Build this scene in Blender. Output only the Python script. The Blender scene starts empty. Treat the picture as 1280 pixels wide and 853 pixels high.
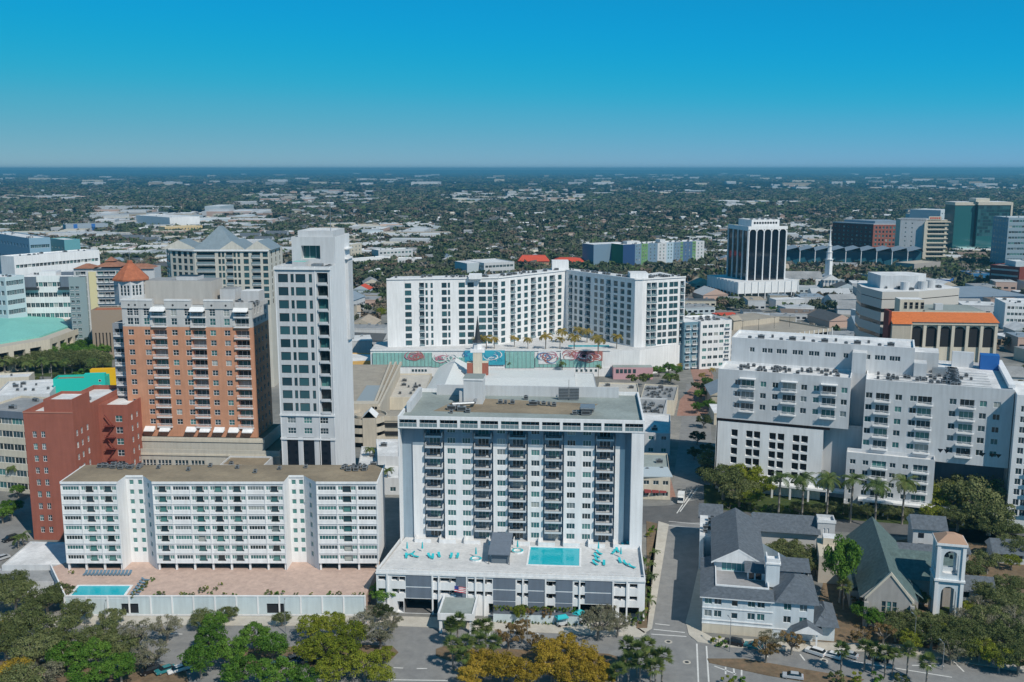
import bpy, math, random
from mathutils import Vector, Matrix
R = math.radians
rnd = random.Random(7)
SC = bpy.context.scene
COL = SC.collection
# ---------------------------------------------------------------- camera model
F, H, CX, CY = 1229.0, 112.0, 640.0, 426.5
PT = math.atan((CY - 211.0) / F)
cP, sP = math.cos(PT), math.sin(PT)
def G(px, py, h=0.0):
    a = (px - CX) / F; b = (CY - py) / F
    dz = -sP + b * cP
    t = (h - H) / dz
    return (a * t, (cP + b * sP) * t)
def AT(px, py, y):
    a = (px - CX) / F; b = (CY - py) / F
    t = y / (cP + b * sP)
    return (a * t, H + (-sP + b * cP) * t)
def FR(pl, pr, h):
    """frame of a front roof edge seen between two pixels at height h"""
    a = G(*pl, h); b = G(*pr, h)
    return a, math.atan2(b[1] - a[1], b[0] - a[0]), math.hypot(b[0] - a[0], b[1] - a[1])
# ---------------------------------------------------------------- materials
MATS = {}
def mat(name, col=(.4,.4,.4), rough=0.8, noise=0.0, scale=0.5, metal=0.0, spec=0.3, col2=None, bump=0.0, emit=None):
    if name in MATS: return MATS[name]
    m = bpy.data.materials.new(name); m.use_nodes = True
    nt = m.node_tree; b = nt.nodes['Principled BSDF']
    b.inputs['Roughness'].default_value = rough
    b.inputs['Metallic'].default_value = metal
    b.inputs['Specular IOR Level'].default_value = spec
    c = (*col, 1)
    if noise or col2:
        tc = nt.nodes.new('ShaderNodeTexCoord')
        n = nt.nodes.new('ShaderNodeTexNoise'); n.inputs['Scale'].default_value = scale
        n.inputs['Detail'].default_value = 6; n.inputs['Roughness'].default_value = 0.65
        nt.links.new(tc.outputs['Object'], n.inputs['Vector'])
        r = nt.nodes.new('ShaderNodeValToRGB')
        r.color_ramp.elements[0].position = 0.32; r.color_ramp.elements[1].position = 0.68
        c2 = col2 or tuple(x * (1 - noise) for x in col)
        r.color_ramp.elements[0].color = (*c2, 1); r.color_ramp.elements[1].color = c
        nt.links.new(n.outputs['Fac'], r.inputs['Fac'])
        # rain streaks and patching: second noise stretched downwards
        mp = nt.nodes.new('ShaderNodeMapping'); mp.inputs['Scale'].default_value = (1.1, 1.1, .09)
        n2 = nt.nodes.new('ShaderNodeTexNoise'); n2.inputs['Scale'].default_value = 1.0; n2.inputs['Detail'].default_value = 5
        nt.links.new(tc.outputs['Object'], mp.inputs[0]); nt.links.new(mp.outputs[0], n2.inputs['Vector'])
        mr = nt.nodes.new('ShaderNodeMapRange'); mr.inputs['From Min'].default_value = .3; mr.inputs['From Max'].default_value = .7; mr.inputs['To Min'].default_value = .89; mr.inputs['To Max'].default_value = 1.05
        nt.links.new(n2.outputs['Fac'], mr.inputs['Value'])
        vm = nt.nodes.new('ShaderNodeVectorMath'); vm.operation = 'SCALE'; nt.links.new(r.outputs['Color'], vm.inputs[0]); nt.links.new(mr.outputs[0], vm.inputs['Scale'])
        nt.links.new(vm.outputs[0], b.inputs['Base Color'])
    else:
        b.inputs['Base Color'].default_value = c
    m.diffuse_color = c
    MATS[name] = m
    return m
def ramp_random(name, stops, rough=0.1, spec=0.6, metal=0.0, trans=0.0):
    m = bpy.data.materials.new(name); m.use_nodes = True
    nt = m.node_tree; b = nt.nodes['Principled BSDF']
    oi = nt.nodes.new('ShaderNodeObjectInfo'); r = nt.nodes.new('ShaderNodeValToRGB')
    r.color_ramp.interpolation = 'CONSTANT'
    els = r.color_ramp.elements
    while len(els) < len(stops): els.new(0.5)
    for e, (p, c) in zip(els, stops): e.position = p; e.color = (*c, 1)
    nt.links.new(oi.outputs['Random'], r.inputs['Fac'])
    nt.links.new(r.outputs['Color'], b.inputs['Base Color'])
    b.inputs['Roughness'].default_value = rough; b.inputs['Specular IOR Level'].default_value = spec
    b.inputs['Metallic'].default_value = metal
    MATS[name] = m
    return m
WHITE = mat('white_paint', (0.80, 0.81, 0.82), 0.75, 0.08, 0.12)
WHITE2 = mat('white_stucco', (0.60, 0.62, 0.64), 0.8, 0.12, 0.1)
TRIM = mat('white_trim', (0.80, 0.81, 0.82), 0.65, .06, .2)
CREAM = mat('cream_stucco', (0.62, 0.57, 0.47), 0.85, 0.1, 0.2)
TAN = mat('tan_concrete', (0.50, 0.45, 0.37), 0.85, 0.12, 0.2)
GREYW = mat('pale_grey_stucco', (0.55, 0.57, 0.59), 0.8, 0.08, 0.15)
BLUEG = mat('blue_grey_paint_and_shade', (0.27, 0.35, 0.42), 0.8, 0.08, 0.3)
PANELG = mat('grey_panel', (0.155, 0.19, 0.24), 0.7, 0.1, 0.4)
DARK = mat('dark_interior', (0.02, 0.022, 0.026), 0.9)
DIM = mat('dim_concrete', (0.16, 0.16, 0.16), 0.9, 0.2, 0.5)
ROOFG = mat('grey_green_roof', (0.33, 0.38, 0.37), 0.9, 0.0, 0.06, col2=(0.22, 0.25, 0.24))
ROOFT = mat('tan_roof_gravel', (0.33, 0.27, 0.19), 0.95, 0.0, 0.09, col2=(0.20, 0.165, 0.12))
ROOFW = mat('white_roof_membrane', (0.80, 0.81, 0.82), 0.8, 0.0, 0.15, col2=(0.52, 0.53, 0.54))
ROOFM = mat('worn_grey_roof', (0.36, 0.37, 0.38), 0.9, 0.0, 0.1, col2=(0.22, 0.23, 0.24))
SLATE = mat('dark_shingle', (0.135, 0.16, 0.19), 0.85, 0.4, 1.2)
GSLATE = mat('green_slate', (0.12, 0.18, 0.178), 0.8, 0.4, 1.0)
TILE = mat('terracotta_tile', (0.44, 0.15, 0.08), 0.8, 0.3, 0.7)
ORTILE = mat('orange_tile', (0.66, 0.19, 0.06), 0.8, 0.2, 0.6)
REDROOF = mat('red_roof', (0.62, 0.09, 0.045), 0.75, 0.15, 0.4)
BRICKO = mat('orange_brick', (0.60, 0.30, 0.185), 0.85, 0.14, 0.3)
BRICKR = mat('red_brick', (0.35, 0.12, 0.085), 0.85, 0.15, 0.25)
BRICKD = mat('dark_red_brick', (0.20, 0.045, 0.035), 0.85, 0.15, 0.3)
METAL = mat('galvanised_metal', (0.42, 0.44, 0.46), 0.45, 0.2, 2.0, metal=0.6)
DMETAL = mat('dark_metal', (0.05, 0.055, 0.06), 0.5, metal=0.3)
TEAL = mat('teal_roof', (0.22, 0.56, 0.50), 0.6, 0.1, 0.05)
BLUE = mat('blue_paint', (0.03, 0.14, 0.42), 0.6)
TURQ = mat('turquoise_fabric', (0.03, 0.45, 0.50), 0.8)
PINKD = mat('pink_paver', (0.58, 0.43, 0.36), 0.9, 0.0, 0.5, col2=(0.46, 0.34, 0.29))
DECKW = mat('pale_deck', (0.66, 0.66, 0.66), 0.85, 0.0, 0.3, col2=(0.50, 0.51, 0.52))
PBLUE = mat('pale_blue_paint', (0.56, 0.65, 0.68), 0.75, 0.08, 0.3)
PANE = ramp_random('window_glass', [(0, (0.015, 0.03, 0.035)), (0.22, (0.03, 0.07, 0.085)), (0.45, (0.035, 0.13, 0.135)),
                                   (0.62, (0.02, 0.045, 0.06)), (0.75, (0.08, 0.22, 0.21)), (0.88, (0.16, 0.2, 0.21)), (0.95, (0.35, 0.38, 0.36))], 0.08, 0.7)
PANET = ramp_random('teal_window_glass', [(0, (0.02, 0.055, 0.07)), (0.3, (0.03, 0.09, 0.11)), (0.6, (0.045, 0.125, 0.145)), (0.85, (0.025, 0.06, 0.08))], 0.06, 0.8)
PANED = mat('dark_glass', (0.008, 0.012, 0.02), 0.06, spec=0.8)
TGLASS = mat('teal_glass', (0.03, 0.13, 0.14), 0.06, spec=0.8)
BALG = mat('balcony_glass', (0.16, 0.24, 0.27), 0.1, spec=0.7)

def water(name, c):
    m = mat(name, c, 0.05, spec=0.5)
    nt = m.node_tree; b = nt.nodes['Principled BSDF']
    n = nt.nodes.new('ShaderNodeTexNoise'); n.inputs['Scale'].default_value = 1.3
    bu = nt.nodes.new('ShaderNodeBump'); bu.inputs['Strength'].default_value = 0.25; bu.inputs['Distance'].default_value = 0.15
    tc = nt.nodes.new('ShaderNodeTexCoord')
    nt.links.new(tc.outputs['Object'], n.inputs['Vector'])
    nt.links.new(n.outputs['Fac'], bu.inputs['Height']); nt.links.new(bu.outputs['Normal'], b.inputs['Normal'])
    return m
POOLW = water('pool_water', (0.01, 0.42, 0.50))

# ---------------------------------------------------------------- mesh builder
class MB:
    def __init__(s): s.v = []; s.f = []; s.m = []; s.mats = []
    def mi(s, m):
        if m not in s.mats: s.mats.append(m)
        return s.mats.index(m)
    def poly(s, pts, m):
        k = len(s.v); s.v += [tuple(p) for p in pts]; s.f.append(tuple(range(k, k + len(pts)))); s.m.append(s.mi(m))
    def box(s, x0, x1, y0, y1, z0, z1, m, top=None, bottom=True):
        k = len(s.v)
        s.v += [(x0, y0, z0), (x1, y0, z0), (x1, y1, z0), (x0, y1, z0), (x0, y0, z1), (x1, y0, z1), (x1, y1, z1), (x0, y1, z1)]
        i = s.mi(m); t = s.mi(top) if top else i
        fs = [((0, 1, 5, 4), i), ((1, 2, 6, 5), i), ((2, 3, 7, 6), i), ((3, 0, 4, 7), i), ((4, 5, 6, 7), t)]
        if bottom: fs.append(((3, 2, 1, 0), i))
        for f, q in fs: s.f.append(tuple(k + a for a in f)); s.m.append(q)
    def prism(s, poly, z0, z1, m, top=None, bottom=False):
        n = len(poly); k = len(s.v)
        s.v += [(x, y, z0) for x, y in poly] + [(x, y, z1) for x, y in poly]
        i = s.mi(m); t = s.mi(top) if top else i
        for a in range(n):
            b = (a + 1) % n
            s.f.append((k + a, k + b, k + n + b, k + n + a)); s.m.append(i)
        s.f.append(tuple(k + n + a for a in range(n))); s.m.append(t)
        if bottom: s.f.append(tuple(k + a for a in reversed(range(n)))); s.m.append(i)
    def tube(s, a, b, r0, r1, m, n=6, cap=True):
        a = Vector(a); b = Vector(b); d = (b - a)
        if d.length < 1e-6: return
        d.normalize()
        u = d.cross(Vector((0, 0, 1)))
        if u.length < 1e-3: u = Vector((1, 0, 0))
        u.normalize(); w = d.cross(u)
        k = len(s.v)
        for c, r in ((a, r0), (b, r1)):
            for i in range(n):
                t = 2 * math.pi * i / n
                s.v.append(tuple(c + u * (math.cos(t) * r) + w * (math.sin(t) * r)))
        i0 = s.mi(m)
        for i in range(n):
            j = (i + 1) % n
            s.f.append((k + i, k + n + i, k + n + j, k + j)); s.m.append(i0)
        if cap: s.f.append(tuple(k + n + i for i in range(n))); s.m.append(i0)
    def gable(s, x0, x1, y0, y1, z0, z1, axis, m, over=0.0, gm=None):
        """gable roof, ridge along axis; slab thickness 0.25"""
        if axis == 'y':
            xm = (x0 + x1) / 2
            A = [(x0 - over, y0, z0), (xm, y0, z1), (x1 + over, y0, z0)]
            Bq = [(x0 - over, y1, z0), (xm, y1, z1), (x1 + over, y1, z0)]
        else:
            ym = (y0 + y1) / 2
            A = [(x1, y0 - over, z0), (x1, ym, z1), (x1, y1 + over, z0)]
            Bq = [(x0, y0 - over, z0), (x0, ym, z1), (x0, y1 + over, z0)]
        s.poly([A[0], A[1], Bq[1], Bq[0]][::-1] if axis == 'y' else [A[0], A[1], Bq[1], Bq[0]], m)
        s.poly([A[1], A[2], Bq[2], Bq[1]][::-1] if axis == 'y' else [A[1], A[2], Bq[2], Bq[1]], m)
        g = gm or m
        s.poly(A, g); s.poly(Bq[::-1], g)
        s.poly([A[0], A[2], Bq[2], Bq[0]], g)
    def hip(s, x0, x1, y0, y1, z0, z1, ins, m):
        ix = min(ins, (x1 - x0) / 2 - .01); iy = min(ins, (y1 - y0) / 2 - .01)
        a = [(x0, y0, z0), (x1, y0, z0), (x1, y1, z0), (x0, y1, z0)]
        b = [(x0 + ix, y0 + iy, z1), (x1 - ix, y0 + iy, z1), (x1 - ix, y1 - iy, z1), (x0 + ix, y1 - iy, z1)]
        for i in range(4):
            j = (i + 1) % 4; s.poly([a[i], a[j], b[j], b[i]], m)
        s.poly(b, m); s.poly(a[::-1], m)
    def merge(s, o, M=None):
        k = len(s.v)
        s.v += [tuple(M @ Vector(p)) for p in o.v] if M else o.v
        mp = [s.mi(x) for x in o.mats]
        for f, q in zip(o.f, o.m): s.f.append(tuple(a + k for a in f)); s.m.append(mp[q])
    def pieces(s, gap=.12):
        par = list(range(len(s.v)))
        def fd(a):
            while par[a] != a: par[a] = par[par[a]]; a = par[a]
            return a
        for f in s.f:
            for q in f[1:]: par[fd(q)] = fd(f[0])
        g = {}
        for i, f in enumerate(s.f): g.setdefault(fd(f[0]), []).append(i)
        L = []
        for fs in g.values():
            pt = [s.v[a] for i in fs for a in s.f[i]]; L.append([fs, [min(p[k] for p in pt) - gap / 2 for k in range(3)], [max(p[k] for p in pt) + gap / 2 for k in range(3)]])
        ch = True
        while ch:
            ch = False
            for i in range(len(L)):
                for j in range(i + 1, len(L)):
                    if all(L[i][1][k] < L[j][2][k] and L[j][1][k] < L[i][2][k] for k in range(3)):
                        L[i] = [L[i][0] + L[j][0], [min(a, b) for a, b in zip(L[i][1], L[j][1])], [max(a, b) for a, b in zip(L[i][2], L[j][2])]]; del L[j]; ch = True; break
                if ch: break
        out = []
        for fs, a, b in L:
            m = MB()
            for i in fs: m.poly([s.v[q] for q in s.f[i]], s.mats[s.m[i]])
            out.append(m)
        return out
    def mesh(s, name, smooth=False):
        me = bpy.data.meshes.new(name); me.from_pydata(s.v, [], s.f)
        for m in s.mats: me.materials.append(m)
        me.polygons.foreach_set('material_index', s.m)
        if smooth: me.polygons.foreach_set('use_smooth', [True] * len(s.f))
        me.update(); return me
    def obj(s, name, parent=None, loc=(0, 0, 0), rz=0.0, smooth=False):
        o = bpy.data.objects.new(name, s.mesh(name, smooth)); COL.objects.link(o)
        o.location = loc; o.rotation_euler = (0, 0, rz); o.parent = parent
        return o
SPLIT = {'penthouse', 'plant_room', 'duct', 'glass_curtain_wall', 'louvre_screen', 'patio_wall', 'pilaster', 'roof_terrace_block', 'base_rib', 'triangular_window', 'porthole', 'curved_balcony', 'upper_deck', 'porch', 'bells', 'roof_screen'}
def tag(o, label=None, cat=None, group=None, kind=None):
    if label: o['label'] = label
    if cat: o['category'] = cat
    if group: o['group'] = group
    if kind: o['kind'] = kind
    return o
def empty(name, loc, rz=0.0):
    o = bpy.data.objects.new(name, None); COL.objects.link(o)
    o.empty_display_size = 1; o.location = loc; o.rotation_euler = (0, 0, rz)
    return o
def inst(me, name, parent=None, loc=(0, 0, 0), rz=0.0, sc=None):
    o = bpy.data.objects.new(name, me); COL.objects.link(o)
    o.location = loc; o.rotation_euler = (0, 0, rz); o.parent = parent
    if sc: o.scale = sc
    return o
def copy_tree(o, parent=None):
    c = o.copy(); COL.objects.link(c); c.parent = parent
    for ch in list(o.children): copy_tree(ch, c)
    return c
# ---------------------------------------------------------------- windows
_WM = {}
def win_mb(w, h, nv=2, nh=1, pane=None, frame=None, fw=0.09):
    mb = MB(); pane = pane or PANE; frame = frame or TRIM
    mb.poly([(-w / 2, 0, 0), (w / 2, 0, 0), (w / 2, 0, h), (-w / 2, 0, h)], pane)
    y0, y1 = -0.06, -0.005
    mb.box(-w / 2, w / 2, y0, y1, 0, fw, frame); mb.box(-w / 2, w / 2, y0, y1, h - fw, h, frame)
    mb.box(-w / 2, -w / 2 + fw, y0, y1, fw, h - fw, frame); mb.box(w / 2 - fw, w / 2, y0, y1, fw, h - fw, frame)
    for i in range(1, nv):
        x = -w / 2 + w * i / nv; mb.box(x - fw / 2, x + fw / 2, y0, y1, fw, h - fw, frame)
    for i in range(1, nh):
        z = h * i / nh; mb.box(-w / 2 + fw, w / 2 - fw, y0 + .004, y1, z - fw / 2, z + fw / 2, frame)
    return mb
def wkey(w, h, nv, nh, pane, frame):
    k = (round(w, 1), round(h, 1), nv, nh, pane, frame)
    if k not in _WM:
        mb = win_mb(k[0], k[1], nv, nh, pane, frame); _WM[k] = (mb, mb.mesh('window'))
    return k
_BM = {}
def bal_mb(w, d, style):
    """balcony slab (own mesh) and railing (own mesh); origin on wall line at slab top, outward -y"""
    k = (round(w, 1), round(d, 1), style)
    if k in _BM: return k
    slab, rail = MB(), MB()
    sm = {'dark': WHITE2, 'white': TRIM, 'glass': TRIM, 'tan': CREAM, 'plain': WHITE2}[style]
    slab.box(-w / 2, w / 2, -d, -0.003, -0.28, 0, sm)
    if style == 'dark':
        slab.box(-w / 2, -w / 2 + .15, -d, -0.003, 0.003, 1.1, sm); slab.box(w / 2 - .15, w / 2, -d, -0.003, 0.003, 1.1, sm); slab.box(-w / 2 + .16, w / 2 - .16, -d - .01, -d + .1, -.27, .3, sm)
        rail.box(-w / 2 + .15, w / 2 - .15, -d, -d + .05, .35, .42, DMETAL)
        rail.box(-w / 2 + .15, w / 2 - .15, -d, -d + .06, 1.02, 1.1, DMETAL)
        n = int(w / .42)
        for i in range(n):
            x = -w / 2 + .25 + (w - .5) * i / max(1, n - 1)
            rail.box(x - .025, x + .025, -d + .01, -d + .04, 0.0, 1.02, DMETAL)
    elif style == 'glass':
        rail.box(-w / 2, w / 2, -d, -d + .04, 0.08, 1.05, BALG); rail.box(-w / 2, w / 2, -d - .01, -d + .05, 1.055, 1.1, TRIM)
    elif style == 'plain':
        rail.box(-w / 2, w / 2, -d - .02, -d + .14, 0.0, .62, sm)
    else:
        rail.box(-w / 2, w / 2, -d, -d + .08, 0.98, 1.08, TRIM)
        n = int(w / .35)
        for i in range(n):
            x = -w / 2 + .06 + (w - .12) * i / max(1, n - 1)
            rail.box(x - .05, x + .05, -d + .01, -d + .06, 0.0, .98, TRIM)
    _BM[k] = (slab.mesh('balcony'), rail.mesh('railing'), slab, rail)
    return k
# ---------------------------------------------------------------- buildings
class Bld:
    def __init__(s, name, label, cat, O, ang=0.0, group=None, wall=None, z=0.0):
        s.root = empty(name, (O[0], O[1], z), ang); tag(s.root, label, cat, group)
        s.O = O; s.ang = ang; s.z = z
        s.wm = wall or WHITE; s.mb = MB(); s.rf = MB(); s.wins = []; s.bals = []; s.acs = []; s.misc = {}
    def wpt(s, x, y):
        c, q = math.cos(s.ang), math.sin(s.ang)
        return (s.O[0] + x * c - y * q, s.O[1] + x * q + y * c)
    def loc(s, X, Y):
        c, q = math.cos(s.ang), math.sin(s.ang); dx, dy = X - s.O[0], Y - s.O[1]
        return (dx * c + dy * q, -dx * q + dy * c)
    def wall(s, p0, p1, z0, z1, ops=(), m=None, zones=None):
        """ops: dicts kind/s/z/w/h ; s centre along wall, z bottom"""
        m = m or s.wm
        L = math.hypot(p1[0] - p0[0], p1[1] - p0[1]); dx, dy = (p1[0] - p0[0]) / L, (p1[1] - p0[1]) / L
        nx, ny = dy, -dx; rz = math.atan2(dy, dx)
        def P(a, z, d=0.0): return (p0[0] + dx * a - nx * d, p0[1] + dy * a - ny * d, z)
        holes = []
        for o in ops:
            a0, a1, b0, b1 = o['s'] - o['w'] / 2, o['s'] + o['w'] / 2, o['z'], o['z'] + o['h']
            if a0 < 0.02 or a1 > L - 0.02 or b1 > z1 - 0.02: continue
            holes.append((a0, a1, b0, b1, o))
        cs = sorted(set([0.0, L] + [round(h[0], 3) for h in holes] + [round(h[1], 3) for h in holes]))
        rows = sorted(set([z0, z1] + [round(h[2], 3) for h in holes] + [round(h[3], 3) for h in holes] + ([z for z in (zones or {})] if zones else [])))
        for ri in range(len(rows) - 1):
            za, zb = rows[ri], rows[ri + 1]
            if zb - za < 1e-4: continue
            zm = (za + zb) / 2
            act = [h for h in holes if h[2] - 1e-3 < zm < h[3] + 1e-3]
            mm = m
            if zones:
                for zz in sorted(zones):
                    if zm > zz: mm = zones[zz]
            a = 0.0
            for h in sorted(act, key=lambda h: h[0]):
                if h[0] - a > 1e-3: s.mb.poly([P(a, za), P(h[0], za), P(h[0], zb), P(a, zb)], mm)
                a = max(a, h[1])
            if L - a > 1e-3: s.mb.poly([P(a, za), P(L, za), P(L, zb), P(a, zb)], mm)
        for a0, a1, b0, b1, o in holes:
            d = o.get('d', 0.2); rm = o.get('rm', m)
            s.mb.poly([P(a0, b0), P(a0, b0, d), P(a0, b1, d), P(a0, b1)], rm)
            s.mb.poly([P(a1, b0, d), P(a1, b0), P(a1, b1), P(a1, b1, d)], rm)
            s.mb.poly([P(a0, b1), P(a0, b1, d), P(a1, b1, d), P(a1, b1)], rm)
            s.mb.poly([P(a0, b0, d), P(a0, b0), P(a1, b0), P(a1, b0, d)], rm)
            k = o.get('k', 'w')
            c = P((a0 + a1) / 2, b0, d)
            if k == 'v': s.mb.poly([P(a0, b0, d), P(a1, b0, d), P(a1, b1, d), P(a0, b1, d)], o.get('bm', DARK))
            else:
                s.wins.append((wkey(a1 - a0, b1 - b0, o.get('nv', 2), o.get('nh', 1), o.get('pane'), o.get('frame')), c, rz, o.get('name', 'window')))
            if o.get('bal'):
                bw = o.get('bw', o['w'] + .5)
                s.bals.append((bal_mb(bw, o.get('bd', 1.4), o['bal']), P(o['s'], b0, -0.0), rz))
    def uz(s, px, py, v=0.0):
        # where the view ray of a photo pixel meets the vertical plane y=v of this building
        a = (px - CX) / F; b = (CY - py) / F
        d = (a, cP + b * sP, -sP + b * cP)
        c, q = math.cos(s.ang), math.sin(s.ang)
        oy = (-s.O[0]) * (-q) + (-s.O[1]) * c; ox = (-s.O[0]) * c + (-s.O[1]) * q
        dx, dy = d[0] * c + d[1] * q, -d[0] * q + d[1] * c
        t = (v - oy) / dy
        return ox + dx * t, H + d[2] * t
    def u(s, px, py, v=0.0): return s.uz(px, py, v)[0]
    def zz(s, px, py, v=0.0): return s.uz(px, py, v)[1]
    def lp(s, px, py, z=0.0): return s.loc(*G(px, py, z))
    def box(s, *a, **k): s.mb.box(*a, **k)
    def roof(s, x0, x1, y0, y1, z, m, par=0.9, t=0.35, pm=None):
        pm = pm or s.wm; mb = s.rf; zr = z - par
        mb.poly([(x0 + t, y0 + t, zr), (x1 - t, y0 + t, zr), (x1 - t, y1 - t, zr), (x0 + t, y1 - t, zr)], m)
        o = [(x0, y0), (x1, y0), (x1, y1), (x0, y1)]; i = [(x0 + t, y0 + t), (x1 - t, y0 + t), (x1 - t, y1 - t), (x0 + t, y1 - t)]
        for a in range(4):
            b = (a + 1) % 4
            s.mb.poly([(*o[a], z), (*o[b], z), (*i[b], z), (*i[a], z)], pm)
            s.mb.poly([(*i[a], z), (*i[b], z), (*i[b], zr), (*i[a], zr)], pm)
    def block(s, x0, x1, y0, y1, z0, z1, F=(), Rr=(), L=(), Bk=(), roof=None, par=0.9, m=None, zones=None):
        s.wall((x0, y0), (x1, y0), z0, z1, F, m, zones); s.wall((x1, y0), (x1, y1), z0, z1, Rr, m, zones)
        s.wall((x1, y1), (x0, y1), z0, z1, Bk, m, zones); s.wall((x0, y1), (x0, y0), z0, z1, L, m, zones)
        if roof: s.roof(x0, x1, y0, y1, z1, roof, par, pm=m)
    def ac(s, x, y, z, k=0): s.acs.append((x, y, z, k))
    def acs_grid(s, x0, x1, y0, y1, z, n, seed=1, k=None):
        r = random.Random(seed)
        for i in range(n): s.ac(r.uniform(x0, x1), r.uniform(y0, y1), z, r.randrange(3) if k is None else k)
    def part(s, name, mb, label=None, smooth=False):
        if name in SPLIT:
            ps = mb.pieces()
            if 1 < len(ps) <= 24:
                for p in ps: o = p.obj(name, s.root)
                return o
        o = mb.obj(name, s.root, smooth=smooth)
        if label: o['label'] = label
        return o
    def done(s):
        if s.mb.f: s.part('wall', s.mb)
        if s.rf.f: s.part('roof', s.rf)
        for name, mb in s.misc.items():
            s.part(name, mb)
        cam = Vector((0, 0)); 
        def vis(c, rz):
            w = s.wpt(c[0], c[1]); n = Vector((math.sin(rz + s.ang), -math.cos(rz + s.ang)))
            d = Vector((-w[0], -w[1])); D = d.length; d.normalize()
            return max(0.0, n.dot(d)) * 1000 / D + c[2] * .002
        def px(c, rz): return vis(c, rz)
        ws = sorted(s.wins, key=lambda q: -px(q[1], q[2]) * q[0][0])
        rest = MB()
        for i, (k, c, rz, nm) in enumerate(ws):
            if i < 100: inst(_WM[k][1], nm, s.root, c, rz)
            else: rest.merge(_WM[k][0], Matrix.Translation(c) @ Matrix.Rotation(rz, 4, 'Z'))
        if rest.f: rest.obj('window', s.root)['kind'] = 'stuff'
        bs = sorted(s.bals, key=lambda q: -vis(q[1], q[2]))
        rb = MB()
        for i, (k, c, rz) in enumerate(bs):
            sm, rm, a, b = _BM[k]
            if i < 100:
                o = inst(sm, 'balcony', s.root, c, rz); inst(rm, 'railing', o)
            else:
                M = Matrix.Translation(c) @ Matrix.Rotation(rz, 4, 'Z'); rb.merge(a, M); rb.merge(b, M)
        if rb.f: rb.obj('balcony', s.root)['kind'] = 'stuff'
        ra = MB()
        for i, (x, y, z, k) in enumerate(s.acs):
            if i < 100: inst(AC[k][1], 'air_conditioner', s.root, (x, y, z), (i * 37 % 4) * .02)
            else: ra.merge(AC[k][0], Matrix.Translation((x, y, z)))
        if ra.f: ra.obj('air_conditioner', s.root)['kind'] = 'stuff'
        return s
def W(s, z, w=1.5, h=1.4, fw=None, **k): return dict(s=s, z=z, w=w, h=h, **k)
def rows(cols, zs, **k):
    """cols: list of s or (s, w)"""
    out = []
    for z in zs:
        for c in cols:
            if isinstance(c, tuple): out.append(dict(k, s=c[0], w=c[1], z=z))
            else: out.append(dict(k, s=c, z=z))
    return out
def even(L, n, m=1.5):
    return [m + (L - 2 * m) * (i + .5) / n for i in range(n)]
# roof top machines
AC = []
for (w, d, h, m) in ((1.3, 1.1, 1.1, METAL), (2.4, 1.5, 1.3, METAL), (0.9, 0.9, 1.0, mat('grey_machine', (0.22, 0.24, 0.26), .6))):
    a = MB(); a.box(-w / 2, w / 2, -d / 2, d / 2, 0.2, h, m)
    a.box(-w / 2 + .1, w / 2 - .1, -d / 2 + .1, d / 2 - .1, 0, .19, DMETAL)
    a.tube((0, 0, h + .003), (0, 0, h + .12), d * .36, d * .36, DMETAL, 10)
    a.box(-w / 2 + .12, w / 2 - .12, -d / 2 - .012, -d / 2 - .003, .35, h - .15, DMETAL)
    AC.append((a, a.mesh('air_conditioner')))
SKYP = (1.0, 0.0, 10.0)
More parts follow.
